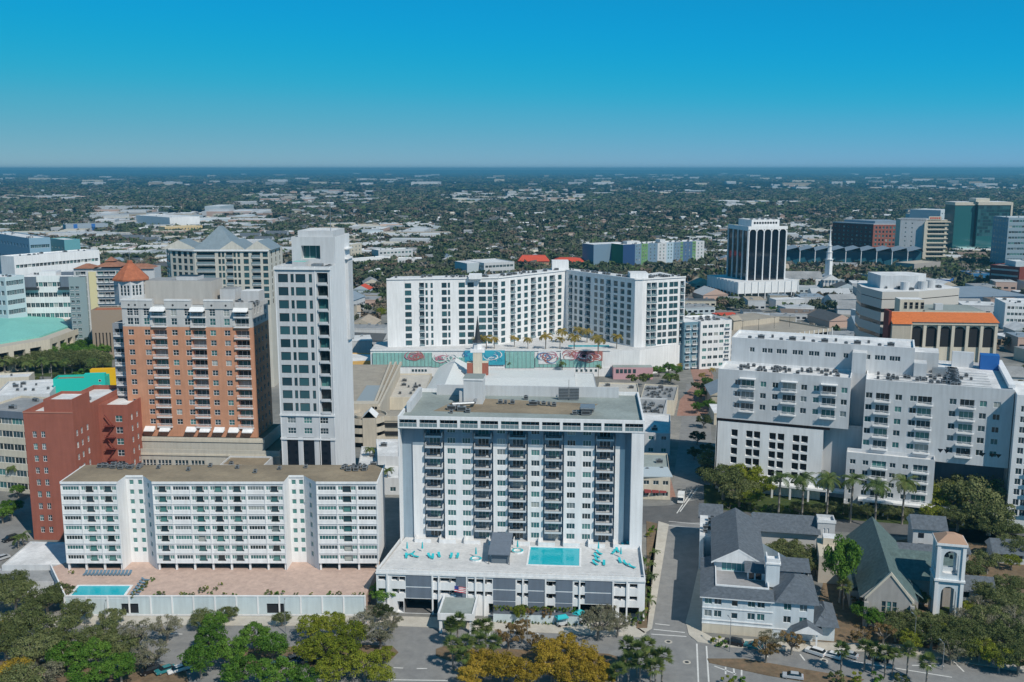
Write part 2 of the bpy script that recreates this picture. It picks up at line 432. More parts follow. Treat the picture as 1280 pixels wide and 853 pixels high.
# ================================================================ main white tower on its parking podium
def main_tower():
    O, ang, L = FR((497, 522), (806, 528), 46.0)           # front roof edge
    b = Bld('apartment_tower', 'white twelve storey tower with five columns of railed balconies on a turquoise pool deck', 'building', O, ang)
    U = lambda px: (px - 500) / 4.62 + 0.2
    ZD, FH = 10.6, 2.95
    D = 34.0; wy = 3.4
    wins = [519.8, 563.8, 582.8, 627, 670, 715, 734.6, 779.5]
    balc = [541.8, 604, 647.7, 693, 757]
    zs = [ZD + FH * k + 1.0 for k in range(0, 11)]
    # cross section: white projecting wall strips at wy, recessed balcony bays at wy+1.3
    edges = [(0.35, U(514.5), 'blue', wy + .5)]
    cur = U(514.5)
    order = sorted([(x, 'w') for x in wins] + [(x, 'b') for x in balc])
    bw = 5.6
    segs = []
    for x in balc:
        segs.append((cur, U(x) - bw / 2, 'w')); segs.append((U(x) - bw / 2, U(x) + bw / 2, 'b')); cur = U(x) + bw / 2
    RP = L - 3.3
    segs.append((cur, RP - 1.6, 'w'))
    ZT = ZD + FH * 11
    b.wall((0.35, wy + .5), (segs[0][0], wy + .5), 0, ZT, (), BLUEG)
    for a, c, k in segs:
        if k == 'w':
            ops = [W(U(x) - a, z - .05, 2.3, 1.6, nv=3, fw=.06) for x in wins if a < U(x) < c for z in zs]
            b.wall((a, wy), (c, wy), ZD, ZT, ops, WHITE, {ZT - 5.6: BLUEG})  # top band: shade of the overhang painted in as blue grey wall colour
            b.mb.poly([(c, wy, ZD), (c, wy + 1.5, ZD), (c, wy + 1.5, ZT), (c, wy, ZT)], WHITE)
            b.mb.poly([(a, wy + 1.5, ZD), (a, wy, ZD), (a, wy, ZT), (a, wy + 1.5, ZT)], WHITE)
        else:
            m = (c - a) / 2
            ops = [W(m, ZD + FH * q + .08, 3.0, 2.2, nv=3, d=.25, bal='dark' if q else None, bw=4.7, bd=2.6) for q in range(11)]
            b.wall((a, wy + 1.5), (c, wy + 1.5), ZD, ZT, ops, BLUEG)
    b.wall((RP - 1.6, wy + .7), (RP, wy + .7), ZD, ZT, (), BLUEG)  # shadow of the right end pier, painted as a blue grey strip
    b.mb.poly([(RP - 1.6, wy, ZD), (RP - 1.6, wy + .7, ZD), (RP - 1.6, wy + .7, ZT), (RP - 1.6, wy, ZT)], WHITE)
    # right end pier, left end fin, side and back walls
    b.box(RP, L, 0.15, D, ZD - 10.6, ZT, WHITE)
    b.box(0, 0.35, 0.2, D, 0, ZT, WHITE)
    b.wall((RP, D - .02), (0.35, D - .02), 0, ZT, rows(even(60, 12), [ZD + FH * k + 1 for k in range(11)], w=1.8, h=1.3), BLUEG)
    # top storey overhanging: twelve glazed loggias between white posts
    n = 12; step = L / n
    ops = [W(step * (i + .5), ZT + .35, step - .75, 2.1, nv=4, d=1.5) for i in range(n)]
    ops += []
    b.wall((0, 0), (L, 0), ZT, 46.0 + .4, ops, TRIM)
    b.wall((L, 0), (L, D), ZT, 46.4, (), WHITE); b.wall((L, D), (0, D), ZT, 46.4, (), WHITE); b.wall((0, D), (0, 0), ZT, 46.4, (), WHITE)
    b.mb.poly([(0, 0, ZT), (0, D, ZT), (L, D, ZT), (L, 0, ZT)], BLUEG)
    g = MB()
    for i in range(n):
        x = step * (i + .5); w = step - .8
        g.box(x - w / 2, x + w / 2, 0.15, 0.2, ZT + .4, ZT + 1.4, BALG)
        for q in range(1, 4): g.box(x - w / 2 + w * q / 4 - .03, x - w / 2 + w * q / 4 + .03, .1, .14, ZT + .35, ZT + 1.45, TRIM)
        g.box(x - w / 2, x + w / 2, .08, .22, ZT + 1.42, ZT + 1.5, TRIM)
    b.part('loggia_railing', g)
    b.roof(0, L, 0, D, 46.4, ROOFG, 1.0, .5)
    # tan worn area of the roof, penthouse, lift shaft, big screens
    s = MB(); s.poly([(8, 10, 45.42), (L - 18, 9, 45.42), (L - 12, 22, 45.42), (14, 27, 45.42)], ROOFT)
    b.part('roof_gravel', s)
    p = MB(); p.box(1, 2.0, 8, D - 6, 45.42, 48.2, WHITE2)
    p.box(6, L - 6, D - 4.0, D - 3.4, 45.42, 48.5, GREYW)
    b.part('roof_screen', p)
    p = MB(); p.box(15.5, 21.0, 19, 26, 45.42, 52.4, WHITE2, top=ROOFG); p.box(14.2, 15.5, 19.5, 23, 45.42, 49, WHITE2)
    p.box(15.3, 21.2, 18.8, 26.2, 52.403, 52.9, TRIM, top=ROOFG)
    b.part('lift_shaft', p)
    p = MB()
    for x in (42.5, 45.6):
        p.box(x, x + 2.9, 26, 26.12, 45.6, 49.2, METAL)
        for q in range(7): p.box(x + .1, x + 2.8, 25.9, 25.98, 45.9 + q * .45, 46.05 + q * .45, DMETAL)
    p.box(45.45, 45.55, 25.8, 26.2, 45.42, 51.5, DMETAL)
    b.part('louvre_screen', p)
    for x, y in ((13, 12), (14.5, 13), (16, 11), (13.5, 8), (18, 9), (26, 20), (27.5, 20), (29.5, 20), (35.5, 19), (37, 19.5), (38.5, 19), (40, 18.6), (41.5, 18), (47.5, 9), (49, 9.5), (50.5, 9), (50, 12), (52, 12.4), (51.5, 9.6), (33, 26)):
        b.ac(x, y, 45.45, rnd.randrange(3))
    q = MB(); q.tube((13, 13, 46.8), (19, 15, 46.8), .5, .5, METAL, 8); q.tube((19, 15, 46.8), (19, 19, 46.8), .45, .45, METAL, 8)
    q.box(49, 53, 8, 13, 47.2, 47.6, METAL); q.box(49.2, 49.4, 8.2, 8.4, 45.5, 47.2, DMETAL); q.box(52.6, 52.8, 12.6, 12.8, 45.5, 47.2, DMETAL)
    b.part('duct', q)
    # ---- podium ---------------------------------------------------------------
    A = b.loc(*G(470, 712, 11.6)); Bq = b.loc(*G(804, 717, 11.6))
    px0, py0, px1 = A[0], A[1], Bq[0] + .4
    PW = px1 - px0
    ZP = 11.6
    ops = []
    def K(px): return (px - 470) / (804 - 470) * PW
    # three levels of small dark openings between grey panels
    for px in (477, 494, 502, 546, 557, 567, 590, 602, 611, 651, 658, 686, 690, 722, 728, 770, 778, 790):
        w = 1.9 if px not in (557, 602) else 2.8
        ops.append(W(K(px), 8.7, w, 1.15, k='v', d=1.5, bm=DARK)); ops.append(W(K(px), 5.4, w, 1.15, k='v', d=1.5, bm=DARK))
    b.wall((px0, py0), (px1, py0), 4.7, ZP, ops, WHITE)
    ops = [W(K(526), .15, 8.6, 3.9, k='v', d=7, bm=DIM, rm=DIM), W(K(746), .15, 9.0, 3.9, k='v', d=6, bm=DARK, rm=DARK), W(K(615), .2, 1.6, 3.2, k='v', d=3), W(K(655), .2, 1.6, 3.2, k='v', d=3),
           W(K(688), .2, 1.8, 3.2, k='v', d=3), W(K(719), .2, 1.4, 3.2, k='v', d=3), W(K(785), .2, 5, 3.4, k='v', d=4), W(K(580), .2, 5, 3.4, k='v', d=3), W(K(500), .2, 1.6, 3, k='v', d=3)]
    b.wall((px0, py0), (px1, py0), 0, 4.7, ops, WHITE)
    pn = MB()
    for c, w in ((523.5, 6.4), (578, 3.0), (631, 5.6), (671, 4.2), (705, 4.2), (747, 6.6)):
        for z0, z1 in ((7.5, 10.4), (4.4, 7.1)) + (((.5, 4.1),) if c in (631, 671, 705) else ()):
            pn = MB(); pn.box(px0 + K(c) - w / 2, px0 + K(c) + w / 2, py0 - .14, py0 - .003, z0, z1, PANELG); b.part('cladding_panel', pn)
    pl = MB()
    for c in (484, 541, 549, 584, 595, 606, 654, 682, 724, 765, 782): pl.box(px0 + K(c) - .2, px0 + K(c) + .2, py0 - .3, py0 - .003, 0, 10.5, TRIM)
    pl.box(px0 - .1, px1 + .1, py0 - .32, py0 - .15, 10.5, 11.0, TRIM)
    b.part('pilaster', pl)
    Cb = b.loc(*G(497, 650, 11.6))
    xb0 = 1.0
    yb = wy + 9
    b.wall((px0, py0), (px0, py0 + .01), 0, ZP, ())
    b.wall((xb0, yb), (px0, py0), 0, ZP, ())
    b.wall((px1, py0), (px1, yb + 26), 0, ZP, [W(s, z, 2.4, 1.1, k='v', d=1.2) for s in range(4, 46, 5) for z in (5.4, 8.7)])
    b.wall((px1, yb + 26), (xb0, yb + 26), 0, ZP, ())
    # deck surface (z 10.6) around the tower, parapet
    dk = MB()
    dk.poly([(px0 + .3, py0 + .3, ZD), (px1 - .3, py0 + .3, ZD), (px1 - .3, 8, ZD), (xb0 + .2, 8, ZD)], DECKW)
    dk.poly([(L - .01, 8, ZD), (px1 - .3, 8, ZD), (px1 - .3, 38, ZD), (L - .01, 38, ZD)], DECKW)
    b.part('pool_deck', dk)
    pp = MB()
    pp.box(px0, px1, py0 + .003, py0 + .3, ZD - .4, ZP - .003, WHITE); pp.box(px1 - .3, px1 - .003, py0 + .31, 38, ZD - .4, ZP - .003, WHITE)
    b.part('parapet', pp)
    rl = MB()
    for i in range(60):
        x = px0 + .2 + (PW - .4) * i / 59; rl.box(x - .03, x + .03, py0 + .1, py0 + .16, ZP, ZP + .55, TRIM)
    rl.box(px0, px1, py0 + .08, py0 + .18, ZP + .55, ZP + .62, TRIM)
    b.part('railing', rl)
    # low patio walls in front of the ground floor units
    lw = MB()
    for a in range(9):
        x = 4 + a * 6.8
        lw.box(x, x + .18, wy - 3.2, wy - .05, ZD + .003, ZD + 1.3, TRIM)
        lw.box(x + .2, x + 4.6, wy - 3.2, wy - 3.0, ZD + .003, ZD + 1.0, TRIM)
    b.part('patio_wall', lw)
    # pool
    a = b.loc(*G(660, 706, ZD)); c = b.loc(*G(722, 686, ZD)); a2 = b.loc(*G(724, 706, ZD))
    po = MB()
    x0, x1, y0, y1 = a[0], a2[0], a[1], c[1]
    po.poly([(x0, y0, ZD + .03), (x1, y0, ZD + .03), (x1, y1, ZD + .03), (x0, y1, ZD + .03)], POOLW)
    pool = b.part('swimming_pool', po)
    cp = MB()
    for q in ((x0 - .5, x1 + .5, y0 - .5, y0), (x0 - .5, x1 + .5, y1, y1 + .5), (x0 - .5, x0, y0, y1), (x1, x1 + .5, y0, y1)):
        cp.box(*q, ZD + .004, ZD + .12, TRIM)
    o = cp.obj('coping', pool)
    # dark canopy of the stair house on the deck
    a = b.loc(*G(612, 706, ZD)); cx = a[0] + 2.6
    cn = MB()
    y0 = a[1]
    cn.box(cx - 2.2, cx + 2.2, y0 + 1, y0 + 9, ZD, ZD + 2.6, mat('canopy_wall', (.13, .16, .19), .8))
    cn.poly([(cx - 3, y0, ZD + 2.9), (cx + 2.6, y0, ZD + 2.9), (cx + 2.6, y0 + 12, ZD + 4.3), (cx - 3, y0 + 12, ZD + 4.3)], PANELG)
    cn.poly([(cx - 3, y0, ZD + 2.65), (cx - 3, y0 + 12, ZD + 4.05), (cx + 2.6, y0 + 12, ZD + 4.05), (cx + 2.6, y0, ZD + 2.65)], PANELG)
    cn.box(cx - 3, cx + 2.6, y0 - .02, y0 + .01, ZD + 2.65, ZD + 2.9, PANELG)
    for q in (cx - 2.9, cx + 2.4): cn.box(q, q + .15, y0 + .2, y0 + .35, ZD, ZD + 2.7, DMETAL)
    b.part('stair_canopy', cn)
    # porte cochere on the street side
    cn = MB()
    ex0, ex1 = px0 + K(555), px0 + K(598); ey = py0 - 10.5
    cn.box(ex0, ex1, ey, py0 - .35, 3.6, 4.9, TRIM, top=ROOFG); cn.box(ex0 + .5, ex1 - .5, ey + .5, py0 - .8, 4.903, 4.94, ROOFG)
    cn.box(ex0, ex0 + .4, ey, py0 - .35, 4.904, 5.4, TRIM); cn.box(ex1 - .4, ex1, ey, py0 - .35, 4.904, 5.4, TRIM); cn.box(ex0 + .4, ex1 - .4, ey, ey + .3, 4.904, 5.3, TRIM)
    for x in (ex0 + .3, ex1 - 1.0):
        for y in (ey + .4, ey + 5): cn.box(x, x + .7, y, y + .7, 0, 3.6, TRIM)
    cn.box(ex0 + 1.5, ex1 - 1.5, py0 - 4, py0 - .4, 0, 3.59, PANELG)
    b.part('entrance_canopy', cn)
    # raised planter and pale drive before the podium
    c0 = b.loc(*G(617, 776)); c1 = b.loc(*G(724, 778))
    cn = MB(); cn.box(c0[0], c1[0], py0 - 3.4, py0 - 1.5, 0, 2.3, PBLUE, top=MATS['dark_shingle']); b.part('planter_wall', cn)
    # turquoise loungers and parasols lie on the deck: separate things
    b.done()
    return b, px0, px1, py0, K
MT, MPX0, MPX1, MPY0, MK = main_tower()
ZD = 10.6
def lounger_mb(m=TURQ):
    mb = MB(); mb.box(-.3, .3, -.95, .35, .3, .38, m)
    mb.poly([(-.3, .35, .38), (.3, .35, .38), (.3, .95, .8), (-.3, .95, .8)], m); mb.poly([(-.3, .36, .33), (-.3, .96, .75), (.3, .96, .75), (.3, .36, .33)], m)
    return mb
LFR = MB()
for x in (-.26, .26):
    for y in (-.85, .3): LFR.box(x - .03, x + .03, y - .03, y + .03, 0, .295, TRIM)
def lounger(m, name, loc, rz, label, group):
    r = empty('sun_lounger', loc, rz); tag(r, label, 'sun lounger', group)
    inst(m, 'cushion', r); inst(LFRM, 'frame', r); r.scale = (1.15, 1.15, 1.15)
    return r
LFRM = LFR.mesh('frame'); LTM = lounger_mb(TURQ).mesh('cushion'); LBM = lounger_mb(mat('blue_grey_cushion', (.12, .2, .27), .8)).mesh('cushion')
# spots on the white deck (pixels of the photo at deck height)
for i, (px, py, rz) in enumerate([(508, 697, .2), (514, 694, -.9), (519, 697, 1.2), (537, 697, .5), (541, 698, .1), (549, 696, .3), (564, 697, .0), (572, 697, .0), (744, 706, .6), (747, 702, .7), (746, 697, .7), (749, 693, .7), (755, 706, 0), (767, 692, -.4), (772, 690, .3), (782, 706, .5), (790, 710, .9), (786, 682, .4), (778, 681, .2), (775, 703, .2)]):
    X, Y = G(px, py, ZD)
    side = 'west end of the deck, beside the dark stair canopy' if px < 600 else 'east end of the deck, past the pool'
    lounger(LTM, 'sun_lounger', (X, Y, ZD), rz + MT.ang, 'turquoise sun lounger on the pale tower deck, ' + ('between the parapet and the stair canopy' if px < 600 else 'between the pool and the corner with palms'), 'turquoise loungers on the tower deck ' + ('before the canopy' if px < 600 else 'past the pool'))
def parasol(px, py, z, m, label, closed):
    X, Y = G(px, py, z); r = empty('parasol', (X, Y, z)); tag(r, label, 'parasol', 'parasols on the tower deck')
    a = MB(); a.tube((0, 0, 0), (0, 0, 2.7), .05, .04, TRIM, 6); a.obj('pole', r)
    c = MB()
    if closed: c.tube((0, 0, 1.0), (0, 0, 2.8), .28, .1, m, 8)
    else:
        for i in range(8):
            t0, t1 = i * math.pi / 4, (i + 1) * math.pi / 4
            c.poly([(0, 0, 2.9), (1.5 * math.cos(t0), 1.5 * math.sin(t0), 2.3), (1.5 * math.cos(t1), 1.5 * math.sin(t1), 2.3)], m)
            c.poly([(0, 0, 2.86), (1.5 * math.cos(t1), 1.5 * math.sin(t1), 2.26), (1.5 * math.cos(t0), 1.5 * math.sin(t0), 2.26)], m)
    c.obj('canopy', r)
parasol(509, 690, ZD, TURQ, 'closed turquoise parasol nearest the corner of the white tower deck', True)
parasol(528, 690, ZD, TURQ, 'closed turquoise parasol standing alone amid loungers on the tower deck', True)
parasol(595, 697, ZD, TURQ, 'turquoise parasol with a ring seat just left of the dark stair canopy', True)
parasol(748, 690, ZD, TURQ, 'closed turquoise parasol beside the row of loungers right of the pool', True)
parasol(776, 697, ZD, TURQ, 'closed turquoise parasol near the palm corner of the tower deck', True)
parasol(647, 688, ZD, TURQ, 'small turquoise parasol between the stair canopy and the pool', True)
for px, py in ((595, 700), (647, 690)):
    X, Y = G(px, py, ZD); a = MB()
    for i in range(12):
        t0, t1 = i * math.pi / 6, (i + 1) * math.pi / 6
        a.prism([(1.6 * math.cos(t0), 1.6 * math.sin(t0)), (1.6 * math.cos(t1), 1.6 * math.sin(t1)), (1.1 * math.cos(t1), 1.1 * math.sin(t1)), (1.1 * math.cos(t0), 1.1 * math.sin(t0))], 0, .45, TRIM, TURQ)
    tag(a.obj('ring_bench', None, (X, Y, ZD + .003)), 'round turquoise bench ring on the deck ' + ('left of the stair canopy' if px < 600 else 'between stair canopy and pool'), 'bench')
# flag in front of the podium
X, Y = G(574, 745, 5.0)
fl = empty('flagpole', (MT.wpt(MPX0 + MK(568), MPY0 - .4)[0], MT.wpt(MPX0 + MK(568), MPY0 - .4)[1], 7.0)); tag(fl, 'small flag with red and white stripes on the podium wall above the entrance canopy', 'flag')
a = MB(); a.tube((0, 0, 0), (1.2, -1.2, 1.8), .05, .03, TRIM, 6); a.obj('pole', fl)
a = MB(); rm = mat('flag_red', (.5, .04, .06), .8); bm_ = mat('flag_blue', (.04, .06, .25), .8)
for i in range(7):
    for j in range(8):
        x0, x1 = .2 + j * .36, .2 + (j + 1) * .36
        zf = lambda x: 1.5 - .17 * (x - .2) - .0
        w = .1 * math.sin(j * 1.3)
        m = bm_ if (j < 3 and i < 4) else (rm if i % 2 == 0 else TRIM)
        a.poly([(x0, -1.0 + w, zf(x0) - i * .23 - .23), (x1, -1.0 + .1 * math.sin((j + 1) * 1.3), zf(x1) - i * .23 - .23), (x1, -1.0 + .1 * math.sin((j + 1) * 1.3), zf(x1) - i * .23), (x0, -1.0 + w, zf(x0) - i * .23)], m)
a.obj('flag_cloth', fl)
# ================================================================ white eight storey slab with brown roof
def slab8():
    O = (-120.6, 252.2); 
    L = 84.4; D = 15.5; ZB, ZT = 4.6, 29.5
    b = Bld('apartment_block', 'long white eight storey block with brown roof and two recesses above a pink terrace', 'building', O, 0.0)
    pp = lambda px: (px - 83) / (472 - 83) * L
    FHh = 2.78; z0 = 7.0
    zs = [z0 + FHh * k for k in range(8)]
    # blocks in pixels: front blocks 83-160, 196-360(354), 417-472 ; recess walls between
    blocks = [(83, 152, 3), (196, 357, 7), (398, 472, 3)]
    rec = 5.6
    for a, c, n in blocks:
        xa, xc = pp(a), pp(c); w = (xc - xa) / n
        ops = []
        for i in range(n):
            for k, z in enumerate(zs):
                s = w * (i + .5)
                if (i in (0, 3) and n == 3) or (n == 7 and i in (0 + 1, 5)) or (n == 3 and a > 390 and i == 2):
                    ops.append(W(s, z + .75, w - .6, 1.15, nv=6))
                else:
                    ops.append(W(s, z + .1, 2.3, 1.85, nv=1, d=.5, name='balcony_door', frame=DMETAL))
                    ops.append(W(s - w / 2 + .95, z + .75, 1.3, 1.15, nv=2)); ops.append(W(s + w / 2 - .95, z + .75, 1.3, 1.15, nv=2))
        b.wall((xa, 0), (xc, 0), z0 - .3, ZT, ops, WHITE)
        fr = MB()
        for i in range(n + 1): fr.box(xa + w * i - .1, xa + w * i + .1, -.16, -.004, z0 - .3, ZT - .9, TRIM)
        for k in range(9):
            fr.box(xa, xc, -.22, -.165, z0 - .3 + FHh * k - .05, z0 - .3 + FHh * k + .12, TRIM)
        b.part('facade_frame', fr)
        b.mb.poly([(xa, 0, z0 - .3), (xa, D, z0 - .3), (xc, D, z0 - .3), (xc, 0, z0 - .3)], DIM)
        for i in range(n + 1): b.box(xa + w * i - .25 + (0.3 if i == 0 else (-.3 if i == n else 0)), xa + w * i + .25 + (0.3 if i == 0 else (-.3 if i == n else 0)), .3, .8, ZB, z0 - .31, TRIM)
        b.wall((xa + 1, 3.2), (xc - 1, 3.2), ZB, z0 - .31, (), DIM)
    KX = []
    # recesses: slanted left return, back wall with little windows
    for (a, c), ops in (((152, 196), 1), ((357, 398), 2)):
        xa, xc = pp(a), pp(c); xm = xa + .25; xk = b.u(183 if ops == 1 else 382, 660, rec)
        b.wall((xa, 0), (xm, rec), ZB, ZT, [], WHITE)
        b.wall((xm, rec), (xk, rec), ZB, ZT, [W(s, z + .5, 1.25, 1.4, nv=1) for z in zs for s in ((xk - xm) * .3, (xk - xm) * .8)], WHITE)
        b.wall((xk, rec), (xc, 0), ZB, ZT, [W(math.dist((xk, rec), (xc, 0)) * .5, z + .5, 1.25, 1.4, nv=1) for z in zs], WHITE); KX.append(xk)
    b.wall((L, 0), (L, D), z0 - .3, ZT, [], WHITE); b.wall((L, D), (0, D), ZB, ZT, rows(even(L, 24), [z + .6 for z in zs], w=1.6, h=1.2), WHITE); b.wall((0, D), (0, 0), z0 - .3, ZT, [], WHITE)
    r = b.rf; t = ZT
    x1, x2, x3, x4 = pp(152), pp(196), pp(357), pp(398)
    m1 = x1 + .25; m3 = x3 + .25; k1, k2 = KX
    for q in ([(0, 0), (x1, 0), (m1, rec), (m1, D), (0, D)], [(m1, rec), (k1, rec), (x2, 0), (x2, D), (m1, D)], [(x2, 0), (x3, 0), (m3, rec), (m3, D), (x2, D)], [(m3, rec), (k2, rec), (x4, 0), (x4, D), (m3, D)], [(x4, 0), (L, 0), (L, D), (x4, D)]):
        r.poly([(x, y, t) for x, y in q], ROOFT)
    e = MB()
    for q in ((0, 0, x1, 0), (x2, 0, x3, 0), (x4, 0, L, 0)): e.box(q[0] - .1, q[2] + .1, -.35, -.005, t - .45, t + .15, TRIM)
    for q in ((-.3, 0, -.005, D), (L + .005, 0, L + .3, D)): e.box(q[0], q[2], q[1], q[3], t - .45, t + .12, TRIM)
    e.box(m1, k1, rec - .3, rec - .005, t - .4, t + .15, TRIM); e.box(m3, k2, rec - .3, rec - .005, t - .4, t + .15, TRIM)
    b.part('cornice', e)
    for i in range(26): b.ac(5 + rnd.random() * 12, 11.4 + rnd.random() * 3.2, t + .02, rnd.choice((0, 2)))
    for i in range(16): b.ac(73 + rnd.random() * 7, 9.6 + rnd.random() * 4, t + .02, rnd.choice((0, 2)))
    for x, y in ((22, 12), (31, 10), (44, 12), (56, 11), (63, 12.5), (36, 13.5), (50, 8)): b.ac(x, y, t + .02, 2)
    # terrace with street wall
    tx0, tx1, ty0 = -113.5 - O[0], -37.3 - O[0], 234.4 - O[1]
    dk = MB(); dk.prism([(tx0, ty0 + .4), (tx1, ty0 + .4), (L - .5, 6), (-2.5, 6), (-5.6, 1.8)], 0, ZB, PINKD); b.part('terrace', dk)
    w = MB(); pb = PBLUE
    ops = [W((164 - 83) / 377 * (tx1 - tx0), .5, 4.4, 2.7, k='v', d=.38), W((347 - 83) / 377 * (tx1 - tx0), .5, 4.4, 2.7, k='v', d=.38)]
    save = b.mb; b.mb = w
    b.wall((tx0, ty0), (tx1, ty0), 0, ZB + .5, ops, pb)
    b.mb = save
    w.box(tx0 - .1, tx1 + .1, ty0 - .12, ty0 + .3, ZB + .503, ZB + .75, TRIM)
    for i in range(15):
        x = tx0 + (tx1 - tx0) * i / 14; w.box(x - .2, x + .2, ty0 - .14, ty0 - .004, .5, ZB + .5, TRIM)
    w.box(tx0, tx1, ty0 - .2, ty0 - .145, 0, .45, TRIM)
    b.part('street_wall', w)
    w = MB()
    a = (-5.6, 1.8); c = (tx0, ty0)
    w.poly([(c[0], c[1], 0), (a[0], a[1], 0), (a[0], a[1], ZB + .9), (c[0], c[1], ZB + .9)], TRIM); w.poly([(a[0] + .4, a[1], 0), (c[0] + .4, c[1], 0), (c[0] + .4, c[1], ZB + .9), (a[0] + .4, a[1], ZB + .9)], TRIM)
    w.poly([(c[0], c[1], ZB + .9), (a[0], a[1], ZB + .9), (a[0] + .4, a[1], ZB + .9), (c[0] + .4, c[1], ZB + .9)], TRIM)
    b.part('side_wall', w)
    P = [G(*q, ZB) for q in ((87, 747), (153, 747), (163, 733), (99, 733))]
    p = MB(); p.poly([(x - O[0], y - O[1], ZB + .05) for x, y in P], POOLW); po = b.part('swimming_pool', p)
    cp = MB()
    for i in range(4):
        u, v = P[i], P[(i + 1) % 4]; u2 = (u[0] - O[0], u[1] - O[1]); v2 = (v[0] - O[0], v[1] - O[1])
        dx, dy = v2[0] - u2[0], v2[1] - u2[1]; l = math.hypot(dx, dy); nx, ny = dy / l * .6, -dx / l * .6
        ex, ey = (dx / l * .6, dy / l * .6)
        cp.prism([(u2[0] + nx - ex, u2[1] + ny - ey), (v2[0] + nx, v2[1] + ny), (v2[0], v2[1]), (u2[0] - ex, u2[1] - ey)], ZB + .004, ZB + .15, TRIM)
    cp.obj('coping', po)
    b.done(); return b
S8 = slab8()
for i in range(13):
    X, Y = G(107 + i * 4.6, 718.5, 4.6)
    lounger(LBM, '', (X, Y, 4.6), 0, 'blue grey lounger in the straight row at the foot of the white slab', 'lounger row at the foot of the slab')
for i in range(6):
    X, Y = G(169 + i * 2.6, 744.5 - i * 3.6, 4.6)
    lounger(LBM, '', (X, Y, 4.6), 1.4, 'blue grey lounger on pink paving along the right side of the small pool', 'loungers right of the terrace pool')
# ================================================================ red brick building
def redbrick():
    A = G(60, 675, 0); y = A[1]
    O = (AT(36, 600, y)[0], y); ZT = 40.5
    b = Bld('brick_building', 'red brick building with stepped parapet and zigzag fire escape beside the white slab', 'building', O, R(-2), wall=BRICKR)
    x1 = AT(98, 600, y)[0] - O[0]
    zs = [2.4 + 3.75 * k for k in range(9)]
    D1 = 12
    fw = dict(w=1.25, h=1.9, nv=2, nh=2)
    b.block(0, x1, 0, D1, 0, ZT, F=rows([3.0, 5.6], zs, **fw), Rr=rows([2.2, 5.2, 9], zs, **fw), roof=ROOFW, par=1.5, L=rows([3, 6, 9], zs, **fw))
    b.block(x1 * .42, x1 - .01, .35, D1 - .4, ZT + .003, ZT + 3.6, roof=ROOFW, par=.8)
    x2 = x1 + 8.4
    b.block(3, x1 - 1, D1 + .003, D1 + 28, 0, ZT - .8, L=rows([4, 9, 14, 19, 24], zs, **fw), roof=ROOFW, par=1.4)
    ops = rows([x2 - x1 - 3], zs[:-1], w=2.0, h=2.1, nv=2, nh=2)
    b.block(x1 - 1.003 + .01, x2, D1 + 7, D1 + 30, 0, ZT - 2.5, F=rows([x2 - x1 - 2.0], zs, w=2.2, h=2.1, nv=2, nh=2), Rr=rows([3, 7, 11, 15, 19], zs, **fw), roof=ROOFW, par=1.2)
    s = MB()
    s.box(-.12, x1 + .12, -.12, -.004, ZT - .5, ZT - .2, mat('brick_trim', (.42, .2, .15), .8))
    b.part('string_course', s)
    f = MB(); xx = x1 + 2.6; yy = D1 + 5.4
    for k in range(1, 9):
        z = 3.75 * k + 1.2
        f.box(xx - 1.6, xx + 1.6, yy, yy + 1.4, z, z + .12, BRICKD)
        f.box(xx - 1.6, xx + 1.6, yy, yy + .06, z + .9, z + 1.0, BRICKD)
        for q in range(6): f.box(xx - 1.6 + q * .62, xx - 1.54 + q * .62, yy, yy + .05, z + .12, z + .9, BRICKD)
        sg = 1 if k % 2 else -1
        f.tube((xx - 1.3 * sg, yy + .6, z + .1), (xx + 1.3 * sg, yy + .6, z + 3.8), .18, .18, BRICKD, 4)
    b.part('fire_escape', f)
    for i in range(6): b.ac(2 + i * 1.4, 14 + i * 2, ZT - 2.2, i % 3)
    b.done()
redbrick()
